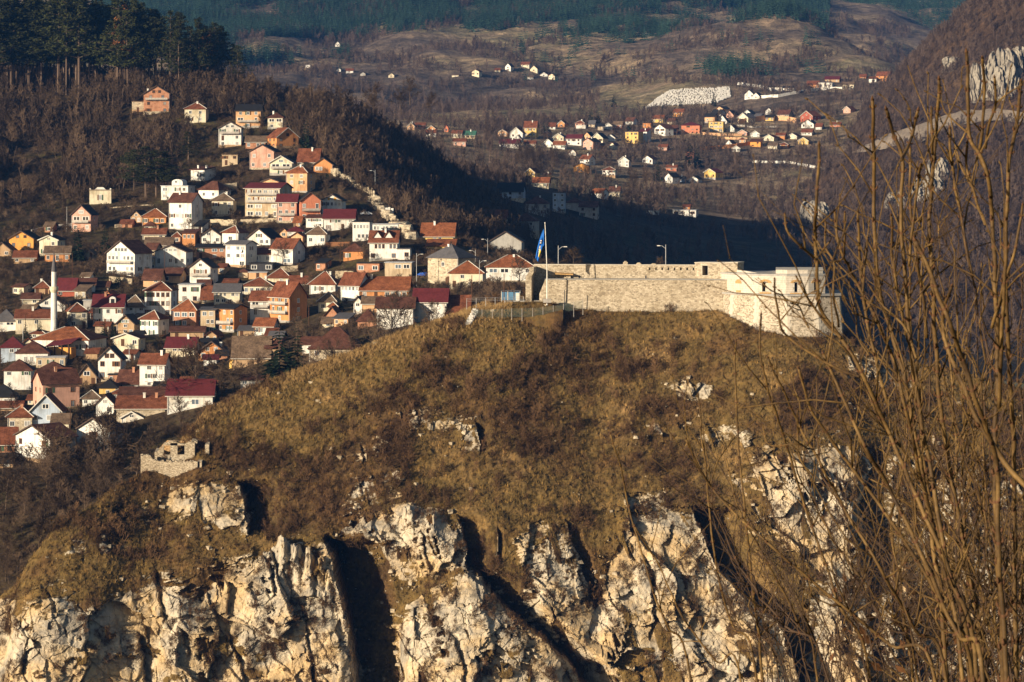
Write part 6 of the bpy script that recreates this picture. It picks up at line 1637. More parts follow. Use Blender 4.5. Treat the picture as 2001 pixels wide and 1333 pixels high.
def pine_mesh(seed, H, bare=.48, wide=.16):
    r = np.random.default_rng(seed); tr = []; T = []
    x = r.normal(0, .012, 2) * H; top = np.array([x[0], x[1], H])
    tr.append((np.array([0, 0, -1.5]), top * .5, H * .0125, H * .009)); tr.append((top * .5, top, H * .009, H * .002))
    nl = 13
    for i in range(nl):
        f = i / (nl - 1); z = H * (bare + (1 - bare) * f); Rr = H * wide * (1 - f) ** .55 * r.uniform(.75, 1.1) + .5
        for k in range(int(5 - 2.5 * f)):
            th = r.uniform(0, 6.28); q = np.array([math.cos(th) * Rr, math.sin(th) * Rr, z + Rr * .12]) * [1, 1, 1] + top * [f, f, 0]
            tr.append((np.array([top[0] * f, top[1] * f, z - .3]), q, .07, .03))
            for m in range(3):
                T.append(clump(r, top * [f, f, 0] + np.array([math.cos(th + r.normal(0, .25)) * Rr * (.4 + .33 * m), math.sin(th + r.normal(0, .25)) * Rr * (.4 + .33 * m), z + Rr * .12 + r.normal(0, .25)]), H * .048, 20, H * .017, .5))
    T.append(clump(r, top, H * .035, 16, H * .016, .9))
    for k in range(7):                       # dead stubs on the bare stem
        z = H * bare * r.uniform(.45, 1); th = r.uniform(0, 6.28); q = np.array([0, 0, z]); tr.append((q, q + [math.cos(th) * 1.1, math.sin(th) * 1.1, .2], .04, .02))
    T = np.concatenate(T); 
    return segs_mesh('pine_trunk', tr, M_PBARK, 5), fastmesh('pine_crown', T.reshape(-1, 3), np.arange(len(T) * 3).reshape(-1, 3), [M_NEED])
def spruce_mesh(seed, H, wide=.2, mat=None, n_t=22, per=12, base=.06, nname='spruce'):
    r = np.random.default_rng(seed); T = []
    for i in range(n_t):
        f = i / (n_t - 1); z = H * (base + (1 - base) * f); Rr = H * wide * (1 - f) ** .85 * r.uniform(.8, 1.1) + H * .01
        for k in range(max(3, int(per * (1 - f) + 3))):
            th = r.uniform(0, 6.28); c, s_ = math.cos(th), math.sin(th); L = Rr * r.uniform(.7, 1.12)
            a = np.array([0, 0, z + L * .1]); tip = np.array([c * L, s_ * L, z - L * .28 + r.normal(0, .1)])
            wv = np.array([-s_, c, 0]) * L * r.uniform(.16, .26); mid = a * .45 + tip * .55 + [0, 0, L * .1]
            T.append(np.stack([a, mid - wv, tip])); T.append(np.stack([a, tip, mid + wv])); T.append(np.stack([mid - wv * .8, mid - [0, 0, L * .26], tip * .8 + mid * .2]))
    T = np.array(T); tr = [(np.array([0, 0, -1.5]), np.array([0, 0, H * .97]), H * .014, .02)]
    return segs_mesh(nname + '_trunk', tr, M_BARK, 5), fastmesh(nname + '_crown', T.reshape(-1, 3), np.arange(len(T) * 3).reshape(-1, 3), [mat or M_SPRU])
PINES = [pine_mesh(200 + i, 24.0, (.42, .34, .48, .38, .3)[i], (.16, .18, .14, .17, .19)[i]) for i in range(5)]
SPRUCES = [spruce_mesh(300 + i, 16.0, (.2, .17, .23)[i]) for i in range(3)]
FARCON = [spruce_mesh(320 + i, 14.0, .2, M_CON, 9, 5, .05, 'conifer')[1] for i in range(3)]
RUSTC = PINES[2][1].copy(); RUSTC.materials.clear(); RUSTC.materials.append(M_RUST)

def plant(name, label, cat, group, trunk, crown, p, scale, rz, sx=1.0):
    o = empty(name, p, rz); o.scale = (scale * sx, scale * sx, scale); tag(o, label, cat, group)
    obj('trunk', trunk, o); obj('crown', crown, o)
    return o
def clear(p, m=0.0):
    for x, y, r, *_ in FOOT:
        if abs(p[0] - x) < r + m and abs(p[1] - y) < r + m: return False
    return True
def hides_house(px, pyb, pyt):
    """would a tree with foot pyb and top pyt stand right in front of a facade?"""
    for f in FOOT:
        if abs(px - f[4]) < 16 and pyt < f[6] - 6 and pyb > f[6] and pyb < f[6] + 60: return True
    return False
tr_ = random.Random(21)
NB = 0
USED = set()
LBL = [(f[4], 0.5 * (f[5] + f[6]), h.get('label', '')) for f, h in zip(FOOT, HOUSES)]
def tree_label(px, py):
    for x, y, lb in sorted(LBL, key=lambda q: (q[0] - px) ** 2 + (q[1] - py) ** 2)[:14]:
        rel = 'left of' if px < x - 14 else 'right of' if px > x + 14 else ('above' if py < y else 'below')
        t = 'leafless tree ' + rel + ' the ' + lb
        if t not in USED and len(t.split()) <= 16: USED.add(t); return t
    return 'leafless brown tree among the houses of the hillside town'
def bare(px, py, hpx, kind=None, label=None, group='bare trees', fn=town_z, ya=640, yz=1500):
    global NB
    p = hit(fn, px, py, ya, yz); k = tr_.randrange(6) if kind is None else kind
    sc = hpx * p[1] / FPX / 9.0
    NB += 1
    return plant('bare_tree', label or 'leafless brown tree among the houses of the hillside town', 'tree', group, BARE[k][0], BARE[k][1], p, sc, tr_.uniform(0, 6.28))
# hand-placed bare trees in front of the houses
for px, py, h, k, lb in (
 (735,690,78,0,'forked bare tree with pale trunk at the hill edge'),(777,678,98,2,'widest bare tree before the long white barn'),(846,652,66,4,'bare tree before the white wall of the plum roofed barn'),
 (872,648,50,1,'slim dark bare tree left of the red tiled barn end'),(380,790,112,5,'round crowned reddish bare tree beside the maroon barn'),(355,835,62,0,'bare tree in front of the maroon barn'),
 (97,935,98,0,'bare tree in front of the large white gable'),(118,940,80,2,'leaning bare tree between the two large white gables'),(205,900,92,5,'dark spreading bare tree before the second white gable'),
 (222,905,70,1,'slim bare tree right of the second white gable'),(650,735,70,2,'broad bare tree over the sunken brown roof'),(612,742,62,0,'bare tree left of the sunken brown roof'),
 (690,720,66,1,'bare tree right of the sunken brown roof'),(585,745,60,4,'bare tree beside the twin dark spruces'),(460,765,60,2,'broad bare tree over the huge brown roof'),(500,758,66,0,'bare tree on the field edge'),
 (432,780,55,1,'slim bare tree left of the field edge'),(545,500,34,0,'white barked bare tree before the broad red brown roof'),(552,518,44,2,'pale bare tree by the low annex'),
 (415,438,28,2,'bare tree on the terrace below the yellowish house'),(455,436,30,0,'bare shrubby tree at the terrace end'),(1120,520,34,5,'bushy bare tree behind the long upper wall'),(1000,540,44,2,'bare tree before the broad orange hipped roof'),
 (1016,560,60,0,'bare thicket tree left of the fortress gate'),(1028,548,48,5,'bare tree against the gate wall'),(985,600,50,2,'bare tree behind the kiosk railing'),(960,590,46,5,'bare tree under the white bay house'),(1290,520,18,5,'small bare bush behind the loopholes')):
    if 1100 < px < 1300:
        p = np.array(ray(px, py + 2, 698)); plant('bare_tree', lb, 'tree', 'bare trees', BARE[k][0], BARE[k][1], p, h * p[1] / FPX / 9, px, 1.2)
    else: bare(px, py, h, k, lb)
# more through the town, kept off the facades
n_ = 0
for k in range(1500):
    if n_ >= 105: break
    px, py = tr_.uniform(-20, 900), tr_.uniform(430, 930)
    if py > 960 - .42 * px - 10 and px > 250: continue
    if py > 940: continue
    hpx = tr_.uniform(20, 44) * (.7 + .5 * (py - 430) / 500)
    p = hit(town_z, px, py)
    if not clear(p, .5) or hides_house(px, py, py - hpx): continue
    bare(px, py, hpx, label=tree_label(px, py)); n_ += 1
n_ = 0
for k in range(600):
    if n_ >= 24: break
    px, py = tr_.uniform(380, 690), tr_.uniform(235, 440); hpx = tr_.uniform(18, 32); p = hit(town_z, px, py)
    if not clear(p, .5) or hides_house(px, py, py - hpx): continue
    bare(px, py, hpx, label=tree_label(px, py)); n_ += 1
# timber poles of the power line
n_ = 0
for k in range(400):
    if n_ >= 16: break
    px, py = tr_.uniform(20, 860), tr_.uniform(440, 860)
    if py > 925 - .42 * px and px > 120: continue
    p = hit(town_z, px, py)
    if not clear(p, .3): continue
    lb = tree_label(px, py)
    if not lb.startswith('leafless tree'): continue
    lamp(lb.replace('leafless tree', 'timber pole'), px, py - tr_.uniform(38, 50), py, fn=town_z, head=False, mat=M_DOOR if k % 2 else M_METAL, cat='utility pole', name='utility_pole', grp='utility poles'); n_ += 1
# thicket on the left flank below the town
n_ = 0
for k in range(600):
    if n_ >= 60: break
    px = tr_.uniform(-20, 420); py = tr_.uniform(880, 1150)
    if py > np.interp(px, ridge_ctl[:, 0], ridge_ctl[:, 1]) + 12: continue
    p = hit(town_z, px, py, 560, 900)
    if not clear(p, 0): continue
    bare(px, py, tr_.uniform(36, 72), label='leafless brown tree in the thicket left of the grassy spur', group='bare trees of the thicket', ya=560, yz=900); n_ += 1
# single bare trees of the wood above the town
n_ = 0
def in_wood(px, py):
    if px < 560: return py < np.interp(px, [0, 100, 250, 330, 420, 560], [425, 410, 370, 330, 235, 215])
    return py < np.interp(px, [560, 640, 700, 760, 850, 950], [260, 330, 372, 410, 440, 440]) 
for k in range(2000):
    if n_ >= 70: break
    px, py = tr_.uniform(0, 880), tr_.uniform(190, 430)
    if not in_wood(px, py): continue
    p = hit(town_z, px, py)
    if not clear(p, 2) or hides_house(px, py, py - 40): continue
    bare(px, py, tr_.uniform(34, 56), label='leafless tree of the brown wood on the slope above the town', group='bare trees of the hillside wood'); n_ += 1
# the pine stand on the crest
pn_ = 0
for k in range(900):
    if pn_ >= 128: break
    px = tr_.uniform(-30, 470); py = tr_.uniform(146, 186) - (10 if px > 350 else 0)
    p = hit(town_z, px, py)
    if py < 157: p = np.array(ray(px, 152, tr_.uniform(1345, 1400))); p[2] = float(town_z(p[0], p[1]))
    toppx = np.interp(px, [-30, 0, 150, 250, 330, 400, 440, 470], [0, -5, 0, 5, 22, 42, 62, 92]) + tr_.uniform(-6, 22)
    H = (py - toppx) * p[1] / FPX
    if H < 8: continue
    j = tr_.randrange(5)
    rusty = pn_ in (7, 31)
    plant('pine_tree', 'pine with rust brown dying needles in the tall stand on the crest' if rusty else 'tall dark pine with bare pale lower trunk in the stand on the crest', 'tree', 'dying pines of the crest' if rusty else 'pines of the stand on the crest',
          PINES[j][0], RUSTC if rusty else PINES[j][1], p, H / 24.0, tr_.uniform(0, 6.28), tr_.uniform(.8, 1.4)); pn_ += 1
for px, py, h, lb in ((368,318,58,'single round pine above the white houses'),(262,372,76,'left pine of the group above the terraces'),(285,386,96,'tallest pine of the group above the terraces'),(305,385,88,'third pine of the group above the terraces'),(325,378,80,'right pine of the group above the terraces'),(250,360,60,'small pine at the west end of the terrace group')):
    p = hit(town_z, px, py); j = tr_.randrange(5); plant('pine_tree', lb, 'tree', None, PINES[4][0], PINES[(4, 1)[j % 2]][1], p, h * p[1] / FPX / 24, tr_.uniform(0, 6), 2.0)
for px, py, h, lb, w_ in ((151,510,78,'dark conical spruce beside the tall pink house',1.1),(206,500,62,'dark spruce left of the double balcony house',1.25),(598,296,72,'broad dark spruce at the right of the offset orange house',1.25),(546,752,132,'tall dark spruce at the hill edge below the large orange house',1.65),(580,744,118,'second dark spruce beside the tall one at the hill edge',1.6),
    (50,662,38,'small spruce left of the long cream house',1.2),(78,660,40,'small spruce in front of the long cream house',1.2),(203,668,50,'young spruce below the crimson dormer house',1.3),(222,668,46,'second young spruce below the crimson dormer house',1.3),(231,555,26,'dense round yew beside the stone terrace wall',2.0),(665,610,40,'drooping spruce before the mossy hipped roof',1.5),(640,352,28,'dark spruce at the end of the low peach house',1.2),(880,634,42,'slim spruce at the barn end',.9)):
    p = hit(town_z, px, py); j = tr_.randrange(3); plant('spruce_tree', lb, 'tree', None, SPRUCES[j][0], SPRUCES[j][1], p, h * p[1] / FPX / 16, tr_.uniform(0, 6), w_)
for px, py, h, lb in ((1062,262,30,'dark spruce left of the pair beside the large yellow house'),(1072,266,34,'dark spruce right of the pair beside the large yellow house'),(1155,246,44,'large dark conifer above the middle row'),(1168,246,36,'second large conifer above the middle row'),(1232,258,30,'dark conifer left of the knoll'),(1295,222,22,'dark spruce under the graveyard'),(1395,208,30,'broad conifer below the graveyard'),(1348,330,60,'tall dark conifer of the grove below the orchard'),(1362,326,46,'shorter conifer of the grove below the orchard'),(1285,354,48,'dark cypress like conifer above the bottom row'),(1200,210,30,'conifer at the meadow edge'),(1330,212,22,'spruce beside the yellow villa')):
    p = hit(valley_z, px, py, 1200, 3200); j = tr_.randrange(3); plant('spruce_tree', lb, 'tree', None, SPRUCES[j][0], SPRUCES[j][1], p, h * p[1] / FPX / 16, tr_.uniform(0, 6), 1.25)
for px, py, h in ((1018,330,42),(1024,332,40),(1034,334,44),(1042,330,36),(1056,334,46),(1078,330,34),(1092,330,40),(1236,392,48),(1262,372,44),(1240,370,40),(1440,330,34),(1560,318,30),(1572,320,34),(1612,318,30),(1545,316,26)):
    p = hit(valley_z, px, py, 1200, 3200); k = tr_.randrange(6)
    plant('birch_tree', 'pale stemmed birch below the far village', 'tree', 'pale birches below the far village', BARE[k][0], BARE[k][1], p, h * p[1] / FPX / 9, tr_.uniform(0, 6), .7)

# ------------------------------------------------------------------ masses nobody could count
def stuff(name, label, pts, scl, protos, var=None, rot=None, seed=0, flat=False, sclz=None):
    g = np.random.default_rng(seed); n = len(pts)
    me = bpy.data.meshes.new(name); me.vertices.add(n); me.vertices.foreach_set('co', np.asarray(pts, np.float32).ravel())
    attr(me, 'scl', np.broadcast_to(scl, (n,))); attr(me, 'sclz', np.broadcast_to(scl if sclz is None else sclz, (n,))); attr(me, 'rot', g.uniform(0, 6.283, n) if rot is None else rot); attr(me, 'pick', (g.integers(0, len(protos), n) if var is None else var))
    o = tag(obj(name, me), label, kind='stuff')
    ng = bpy.data.node_groups.new(name, 'GeometryNodeTree')
    ng.interface.new_socket('Geometry', in_out='INPUT', socket_type='NodeSocketGeometry'); ng.interface.new_socket('Geometry', in_out='OUTPUT', socket_type='NodeSocketGeometry')
    N, L = ng.nodes, ng.links; gi = N.new('NodeGroupInput'); go = N.new('NodeGroupOutput'); jn = N.new('GeometryNodeJoinGeometry')
    def named(a):
        k = N.new('GeometryNodeInputNamedAttribute'); k.data_type = 'FLOAT'; k.inputs['Name'].default_value = a; return k.outputs['Attribute']
    pk = named('pick'); cx = N.new('ShaderNodeCombineXYZ'); L.new(named('rot'), cx.inputs['Z']); er = N.new('FunctionNodeEulerToRotation'); L.new(cx.outputs[0], er.inputs[0])
    cs = N.new('ShaderNodeCombineXYZ'); sc_ = named('scl'); L.new(sc_, cs.inputs[0]); L.new(sc_, cs.inputs[1]); L.new(named('sclz'), cs.inputs[2])
    for k, pm in enumerate(protos):
        po = bpy.data.objects.new(pm.name + '_pattern', pm)
        oi = N.new('GeometryNodeObjectInfo'); oi.inputs['Object'].default_value = po
        cmp_ = N.new('FunctionNodeCompare'); cmp_.data_type = 'FLOAT'; cmp_.operation = 'EQUAL'; cmp_.inputs['B'].default_value = float(k); cmp_.inputs['Epsilon'].default_value = 0.2
        L.new(pk, cmp_.inputs['A'])
        ip = N.new('GeometryNodeInstanceOnPoints'); L.new(gi.outputs[0], ip.inputs['Points']); L.new(cmp_.outputs[0], ip.inputs['Selection']); L.new(oi.outputs['Geometry'], ip.inputs['Instance'])
        L.new(er.outputs[0], ip.inputs['Rotation']); L.new(cs.outputs[0], ip.inputs['Scale']); L.new(ip.outputs[0], jn.inputs[0])
    L.new(jn.outputs[0], go.inputs[0])
    o.modifiers.new('scatter', 'NODES').node_group = ng
    return o
def proj(P_): return CX + P_[:, 0] / P_[:, 1] * FPX, HY - P_[:, 2] / P_[:, 1] * FPX
foot = np.array([(f[0], f[1], f[2]) for f in FOOT])
def off_houses(P_, m, f=2.2):
    ok = np.ones(len(P_), bool)
    for x, y, r in foot: ok &= ~((np.abs(P_[:, 0] - x) < r + m) & (P_[:, 1] - y < r + m) & (P_[:, 1] - y > -r - m * f))
    return ok
def scatter(fn, x0, x1, y0, y1, n, seed):
    g = np.random.default_rng(seed); X = g.uniform(x0, x1, n); Y = g.uniform(y0, y1, n); return np.c_[X, Y, fn(X, Y)], g
# brown wood of the town hill
Pw, g = scatter(town_z, -300, 90, 1020, 1420, 30000, 1)
wx, wy = proj(Pw)
lim = np.where(wx < 560, np.interp(wx, [0, 100, 250, 330, 420, 560], [425, 410, 372, 335, 240, 220]), np.interp(wx, [560, 640, 700, 760, 850, 960], [262, 330, 372, 415, 460, 480]))
gap = fbm(Pw[:, 0] / 30, Pw[:, 1] / 30, 4.0, 3)
ok = (wy < lim) & off_houses(Pw, 3, 8) & (gap < .42) & ~((wx < 120) & (wy > 250) & (gap > -.05)) & ((wx > 480) | (wy > 150))
Pw = Pw[ok]; stuff('hillside_wood', 'brown leafless wood covering the slope above the town', Pw, (.4 + .85 * g.uniform(0, 1, len(Pw)) ** 1.3) * np.clip(1 - .35 * gap[ok], .6, 1.2), WOOD, seed=2)
print('wood', len(Pw))
# scrub and garden bushes through the town
Pt, g = scatter(town_z, -240, 80, 640, 1270, 24000, 3)
tx, ty = proj(Pt); gp_ = fbm(Pt[:, 0] / 18, Pt[:, 1] / 18, 9.0, 3)
ok = off_houses(Pt, 1.2) & (gp_ > -.3) & (ty > 205)
Pt = Pt[ok]; BUSH = [segs_mesh('bush', grow_tree(500 + i, 2.6, .8, .05, 9, .03, .7, 2, 1.4)[1], M_TWIG, 3) for i in range(3)]
stuff('garden_scrub', 'low brown scrub between the houses of the town', Pt, g.uniform(.35, 1.0, len(Pt)), BUSH, seed=4); print('scrub', len(Pt))
# wood of the right hill
Pr, g = scatter(right_z, 105, 600, 1250, 2200, 34000, 5)
rx_, ry_ = proj(Pr); vis = (rx_ > 1480) & (rx_ < 2060) & (ry_ > -60) & (ry_ < 720); gp_ = fbm(Pr[:, 0] / 40, Pr[:, 1] / 40, 2.0, 3)
bandy = np.interp(rx_, [1650, 1700, 1800, 1870, 1950, 2001], [300, 290, 262, 232, 225, 232]); band = np.abs(ry_ - bandy) < np.interp(rx_, [1650, 1700, 1800, 1900, 2001], [4, 8, 18, 14, 10])
ok = vis & (gp_ < .5) & ~band; Pr = Pr[ok]; WOODP = [m.copy() for m in WOOD]
for m in WOODP: m.materials.clear(); m.materials.append(M_TWIGP)
WOODP = WOODP[:5] + [WOODP[6], WOODP[8]]
stuff('right_hill_wood', 'purplish leafless wood covering the steep right hill', Pr, g.uniform(.5, 1.05, len(Pr)), WOODP, seed=6); print('right wood', len(Pr))
# bare woods and conifers up the valley
Pv, g = scatter(valley_z, -420, 520, 1150, 3500, 60000, 7)
vx, vy = proj(Pv); vis = (vx > 450) & (vx < 1780) & (vy > -60) & (vy < 520)
gp_ = fbm(Pv[:, 0] / 70, Pv[:, 1] / 110, 6.0, 4); vill = (vx > 780) & (vx < 1650) & (vy > 160) & (vy < 400)
meadow = ((vx > 1100) & (vx < 1560) & (vy > 30) & (vy < 130) & (gp_ > -.28)) | ((vx > 1170) & (vx < 1330) & (vy > 172) & (vy < 215))
ok = vis & off_houses(Pv, 4, 9) & (gp_ < np.where(vill, .1, np.where(vy < 165, -.08, .16))) & ~meadow & ~((vx > 1255) & (vx < 1432) & (vy > 168) & (vy < 214))
Pb = Pv[ok]
Px_, g2 = scatter(valley_z, -60, 330, 1640, 2250, 5200, 71); qx, qy = proj(Px_); gq = fbm(Px_[:, 0] / 30, Px_[:, 1] / 60, 11.0, 3)
Pb = np.concatenate([Pb, Px_[(qx > 950) & (qx < 1640) & (qy > 215) & (qy < 420) & (gq < .15) & off_houses(Px_, 2.5, 9) & ~((qx > 1255) & (qx < 1432) & (qy < 214))]])
stuff('valley_wood', 'bare grey brown woods on the valley sides beyond the town', Pb, g.uniform(.5, 1.1, len(Pb)) * (1 + .25 * sstep(2300, 3300, Pb[:, 1])), WOODP, seed=8); print('valley wood', len(Pb))
Pc, g = scatter(valley_z, -480, 420, 2400, 3800, 80000, 9)
cx_, cy_ = proj(Pc); gp_ = fbm(Pc[:, 0] / 110, Pc[:, 1] / 150, 3.0, 4)
top = np.interp(cx_, [200, 450, 700, 900, 1000, 1200, 1400, 1540], [120, 96, 66, 48, 52, 38, 34, 30])
e1 = 1 - ((cx_ - 1440) / 70) ** 2 - ((cy_ - 140) / 14) ** 2; e2 = 1 - ((cx_ - 1210) / 120) ** 2 - ((cy_ - 60) / 20) ** 2
rn_ = g.uniform(0, 1, len(cx_)); soft = fbm(Pc[:, 0] / 25, Pc[:, 1] / 30, 8.0, 3)
ok = (cx_ > 180) & (cx_ < 1620) & (cy_ > -80) & (((cy_ < top + 30 * gp_ + 10 * soft) & (gp_ > -.45) & (rn_ < .8)) | ((gp_ + .3 * soft > .5) & (cy_ < 145)) | ((np.abs(cx_ - (1560 + (cy_ - 20) * 1.6) + 14 * soft) < 14) & (cy_ < 130) & (soft > -.25)) | ((e1 + 1.6 * soft > .35) & (e1 > -1.5) & (rn_ < .6)) | ((e2 + 1.6 * soft > .35) & (e2 > -1.5) & (rn_ < .5)) | ((soft > .5) & (rn_ < .3) & (cy_ < 160) & (cx_ > 1000)))
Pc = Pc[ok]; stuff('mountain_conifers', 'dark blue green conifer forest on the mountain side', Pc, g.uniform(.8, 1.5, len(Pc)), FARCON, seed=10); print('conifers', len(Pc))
Pf, g = scatter(far_z, 150, 1050, 3300, 5000, 30000, 11)
fx, fy = proj(Pf); gp_ = fbm(Pf[:, 0] / 120, Pf[:, 1] / 160, 5.0, 4)
ok = (fx > 1400) & (fx < 1960) & (fy < np.interp(fx, [1500, 1600, 1700, 1800, 1900], [-5, 18, 55, 82, 100]) + 18 * gp_) & (fy > -60); Pf = Pf[ok]
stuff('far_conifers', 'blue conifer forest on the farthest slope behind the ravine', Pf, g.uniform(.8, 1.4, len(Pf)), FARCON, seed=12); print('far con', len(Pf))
# dry grass and brush on the fortress hill
def tuft(seed, n, h, lean, w_):
    r = np.random.default_rng(seed); T = []
    for i in range(n):
        th = r.uniform(0, 6.28); b_ = np.array([r.normal(0, .16), r.normal(0, .16), -.1]); L = h * r.uniform(.55, 1.1)
        tip = b_ + [math.cos(th) * lean * L, math.sin(th) * lean * L, L]; s_ = np.array([-math.sin(th), math.cos(th), 0]) * w_
        T.append(np.stack([b_ - s_, b_ + s_, tip]))
    T = np.array(T); return fastmesh('tuft', T.reshape(-1, 3), np.arange(n * 3).reshape(-1, 3), [M_GRASS])
M_GRASS, _n, _l, _b = newmat('dry_grass_blades'); _p = geo_pos(_n)
_g1 = _noise(_n, _l, 0.05, _p, 6, 0.65); _oi = _n.new('ShaderNodeObjectInfo')
_gr = _ramp(_n, _l, _g1.outputs['Fac'], [(0.32, (0.095, 0.051, 0.023)), (0.43, (0.16, 0.096, 0.036)), (0.52, (0.19, 0.126, 0.041)), (0.6, (0.26, 0.165, 0.058)), (0.7, (0.42, 0.27, 0.11))])
_gv = _ramp(_n, _l, _oi.outputs['Random'], [(0.0, (0.45, 0.42, 0.4)), (0.6, (1, 1, 1)), (1.0, (1.6, 1.45, 1.25))])
_l.new(_mix(_n, _l, 1.0, _gr.outputs[0], _gv.outputs[0], 'MULTIPLY'), _b.inputs['Base Color'])
TUFT = [tuft(700 + i, 9, (.55, .7, .45, .8)[i], (.5, .4, .7, .35)[i], .045) for i in range(4)]
g = np.random.default_rng(31)
def hill_sample(n, wfun):
    w_ = wfun(HG); w_ = np.clip(w_, 0, None); 
    dx = np.gradient(HG['X'], axis=1); dY = np.gradient(HG['Y'], axis=0); dZ = np.gradient(HG['Z'], axis=0); ar = np.abs(dx) * np.sqrt(np.minimum(np.abs(dY), 2) ** 2 + dZ ** 2)
    c = np.cumsum((w_ * ar).ravel()); i = np.searchsorted(c, g.uniform(0, c[-1], n))
    j = np.minimum(i + 1, c.size - 1); t_ = g.uniform(0, 1, n)[:, None]
    Pa = np.c_[HG['X'].ravel()[i], HG['Y'].ravel()[i], HG['Z'].ravel()[i]]; return Pa + g.normal(0, .08, (n, 3)) * [1, 0, 0], i
seen = (HG['px'] > -60) & (HG['px'] < 2060) & (HG['py'] < 1400)
Pg, ig = hill_sample(85000, lambda h: seen * sstep(.42, .1, h['rock']) * (1 - .55 * h['brush']))
stuff('hill_grass', 'tufted dry olive and straw coloured grass on the fortress hill', Pg, g.uniform(.5, 1.25, len(Pg)), TUFT, seed=13)
STONE = []
for i in range(3):
    q = np.random.default_rng(900 + i); vs = q.normal(0, 1, (8, 3)) * [.5, .4, .3]; vs = np.array([[sx * .5, sy * .4, sz * .32] for sz in (-1, 1) for sx, sy in ((-1, -1), (1, -1), (1, 1), (-1, 1))]) * q.uniform(.6, 1.15, (8, 3))
    STONE.append(fastmesh('loose_stone', vs, np.array([(0,3,2,1),(4,5,6,7),(0,1,5,4),(1,2,6,5),(2,3,7,6),(3,0,4,7)]), [M_STONEWALL]))
Pq, iq = hill_sample(1500, lambda h: seen * (.06 + 1.6 * sstep(.12, .4, h['rock']) * sstep(.75, .4, h['rock'])))
stuff('loose_stones', 'loose limestone rubble scattered on the fortress hill', Pq, .3 + 1.1 * g.uniform(0, 1, len(Pq)) ** 3, STONE, seed=17)
TUFTL = [tuft(720 + i, 10, (.9, 1.15, .75)[i], (.35, .5, .25)[i], .05) for i in range(3)]
Pl, il = hill_sample(9000, lambda h: seen * sstep(.3, .1, h['rock']) * (h['px'] > 330) * (h['px'] < 1000) * np.exp(-((h['py'] - np.interp(h['px'], ridge_ctl[:, 0], ridge_ctl[:, 1])) / 16.0) ** 2))
M_STRAW = speckled('straw_blades', (.42, .27, .11), .35, .4)
for m in TUFTL: m.materials.clear(); m.materials.append(M_STRAW)
stuff('crest_grass', 'tall straw coloured grass along the crest of the fortress hill', Pl, g.uniform(.55, 1.2, len(Pl)), TUFTL, seed=16)
SHRUB = [segs_mesh('brush', grow_tree(600 + i, 1.5, .85, .03, 9, .016, .8, 2, 1.6)[1], M_BRUSH, 3) for i in range(4)]
Ps, is_ = hill_sample(5200, lambda h: seen * sstep(.5, .15, h['rock']) * (h['brush'] ** 1.7 + .02))
stuff('hill_brush', 'dark leafless brush patches on the fortress hill', Ps, .45 + 1.5 * g.uniform(0, 1, len(Ps)) ** 2.5, SHRUB, seed=14)
Pk, ik = hill_sample(2600, lambda h: seen * (h['rock'] > .35) * (h['py'] > 900) * (fbm(h['X'] / 6, h['Z'] / 6, 12.0, 3) > .12))
stuff('cliff_brush', 'small leafless bushes growing in the cracks of the cliff', Pk, g.uniform(.35, 1.0, len(Pk)), SHRUB, seed=15)
# pale limestone crags and a path on the right hill
M_CRAG, _n, _l, _b = newmat('crag_limestone'); _p = geo_pos(_n); _t = _noise(_n, _l, .25, _p, 6, .7, (1, 1, .4))
_r = _ramp(_n, _l, _t.outputs['Fac'], [(.34, (.1, .085, .07)), (.5, (.26, .23, .185)), (.68, (.38, .34, .27))]); _l.new(_r.outputs[0], _b.inputs['Base Color'])
def crag(label, px, py, wpx, hpx, seed, fn=right_z, ya=1260, yz=2250):
    p = hit(fn, px, py + hpx * .5, ya, yz); s = p[1] / FPX; W_, H_ = wpx * s, hpx * s; nx, nz = 40, 44
    u, v_ = np.meshgrid(np.linspace(-1, 1, nx), np.linspace(-.25, 1, nz)); th = u * math.pi * .5
    prof = (1 - np.clip(v_, 0, 1) ** 5) ** .5 * (1 + .22 * fbm(v_ * 1.5 + seed, u * 0, seed, 3)); topn = 1 + .22 * fbm(u * 2.2 + seed, u * 0, .5, 3)
    X = np.sin(th) * W_ / 2 * (.5 + .5 * prof) * (1 + .2 * fbm(u * 2 + seed, v_ * 2, seed, 3)) + v_ * W_ * .08; Y = -np.cos(th) * W_ * .3 * prof + np.clip(v_, 0, 1) * H_ * .55; Z = v_ * H_ * topn
    for q in (2.6, 6.0):
        f1, f2, ci, cj, ox, oy = worley(u * q + seed, v_ * q * .7); Y = Y - W_ * .3 / q * (_h(ci, cj, 0, 3) - .5) - W_ * .25 / q * (ox + oy) + W_ * .12 / q * (1 - sstep(0, .15, f2 - f1))
    i = np.arange(nx * nz).reshape(nz, nx); f = np.stack([i[:-1, :-1], i[:-1, 1:], i[1:, 1:], i[1:, :-1]], -1).reshape(-1, 4)
    o = obj('limestone_crag', fastmesh('limestone_crag', np.c_[X.ravel(), Y.ravel(), Z.ravel()], f, [M_CRAG]), None, p); return tag(o, label, 'rock', 'limestone crags of the right hill')
for lb, a_, b_, w_, h_, k in (('tall pale crag at the right edge high on the wooded hill',1962,142,70,84,1),('second pale crag left of the tall one on the wooded hill',1915,160,36,66,2),('small pale crag alone high on the wooded hill',1860,124,38,24,3),('highest pale boulder right of the tall crag',1998,112,36,40,4),
    ('rounded crag low on the wooded hill behind the shrub',1832,338,46,50,5),('ochre crag under the rounded one behind the shrub',1812,368,62,40,6),('ochre crag left at the foot of the wooded hill',1752,392,46,30,7),('grey crag at the edge of the valley shadow',1590,418,60,44,8)):
    crag(lb, a_, b_, w_, h_, k)
M_PATH = speckled('pale_scree', (0.26, 0.21, 0.16), .35, .3)
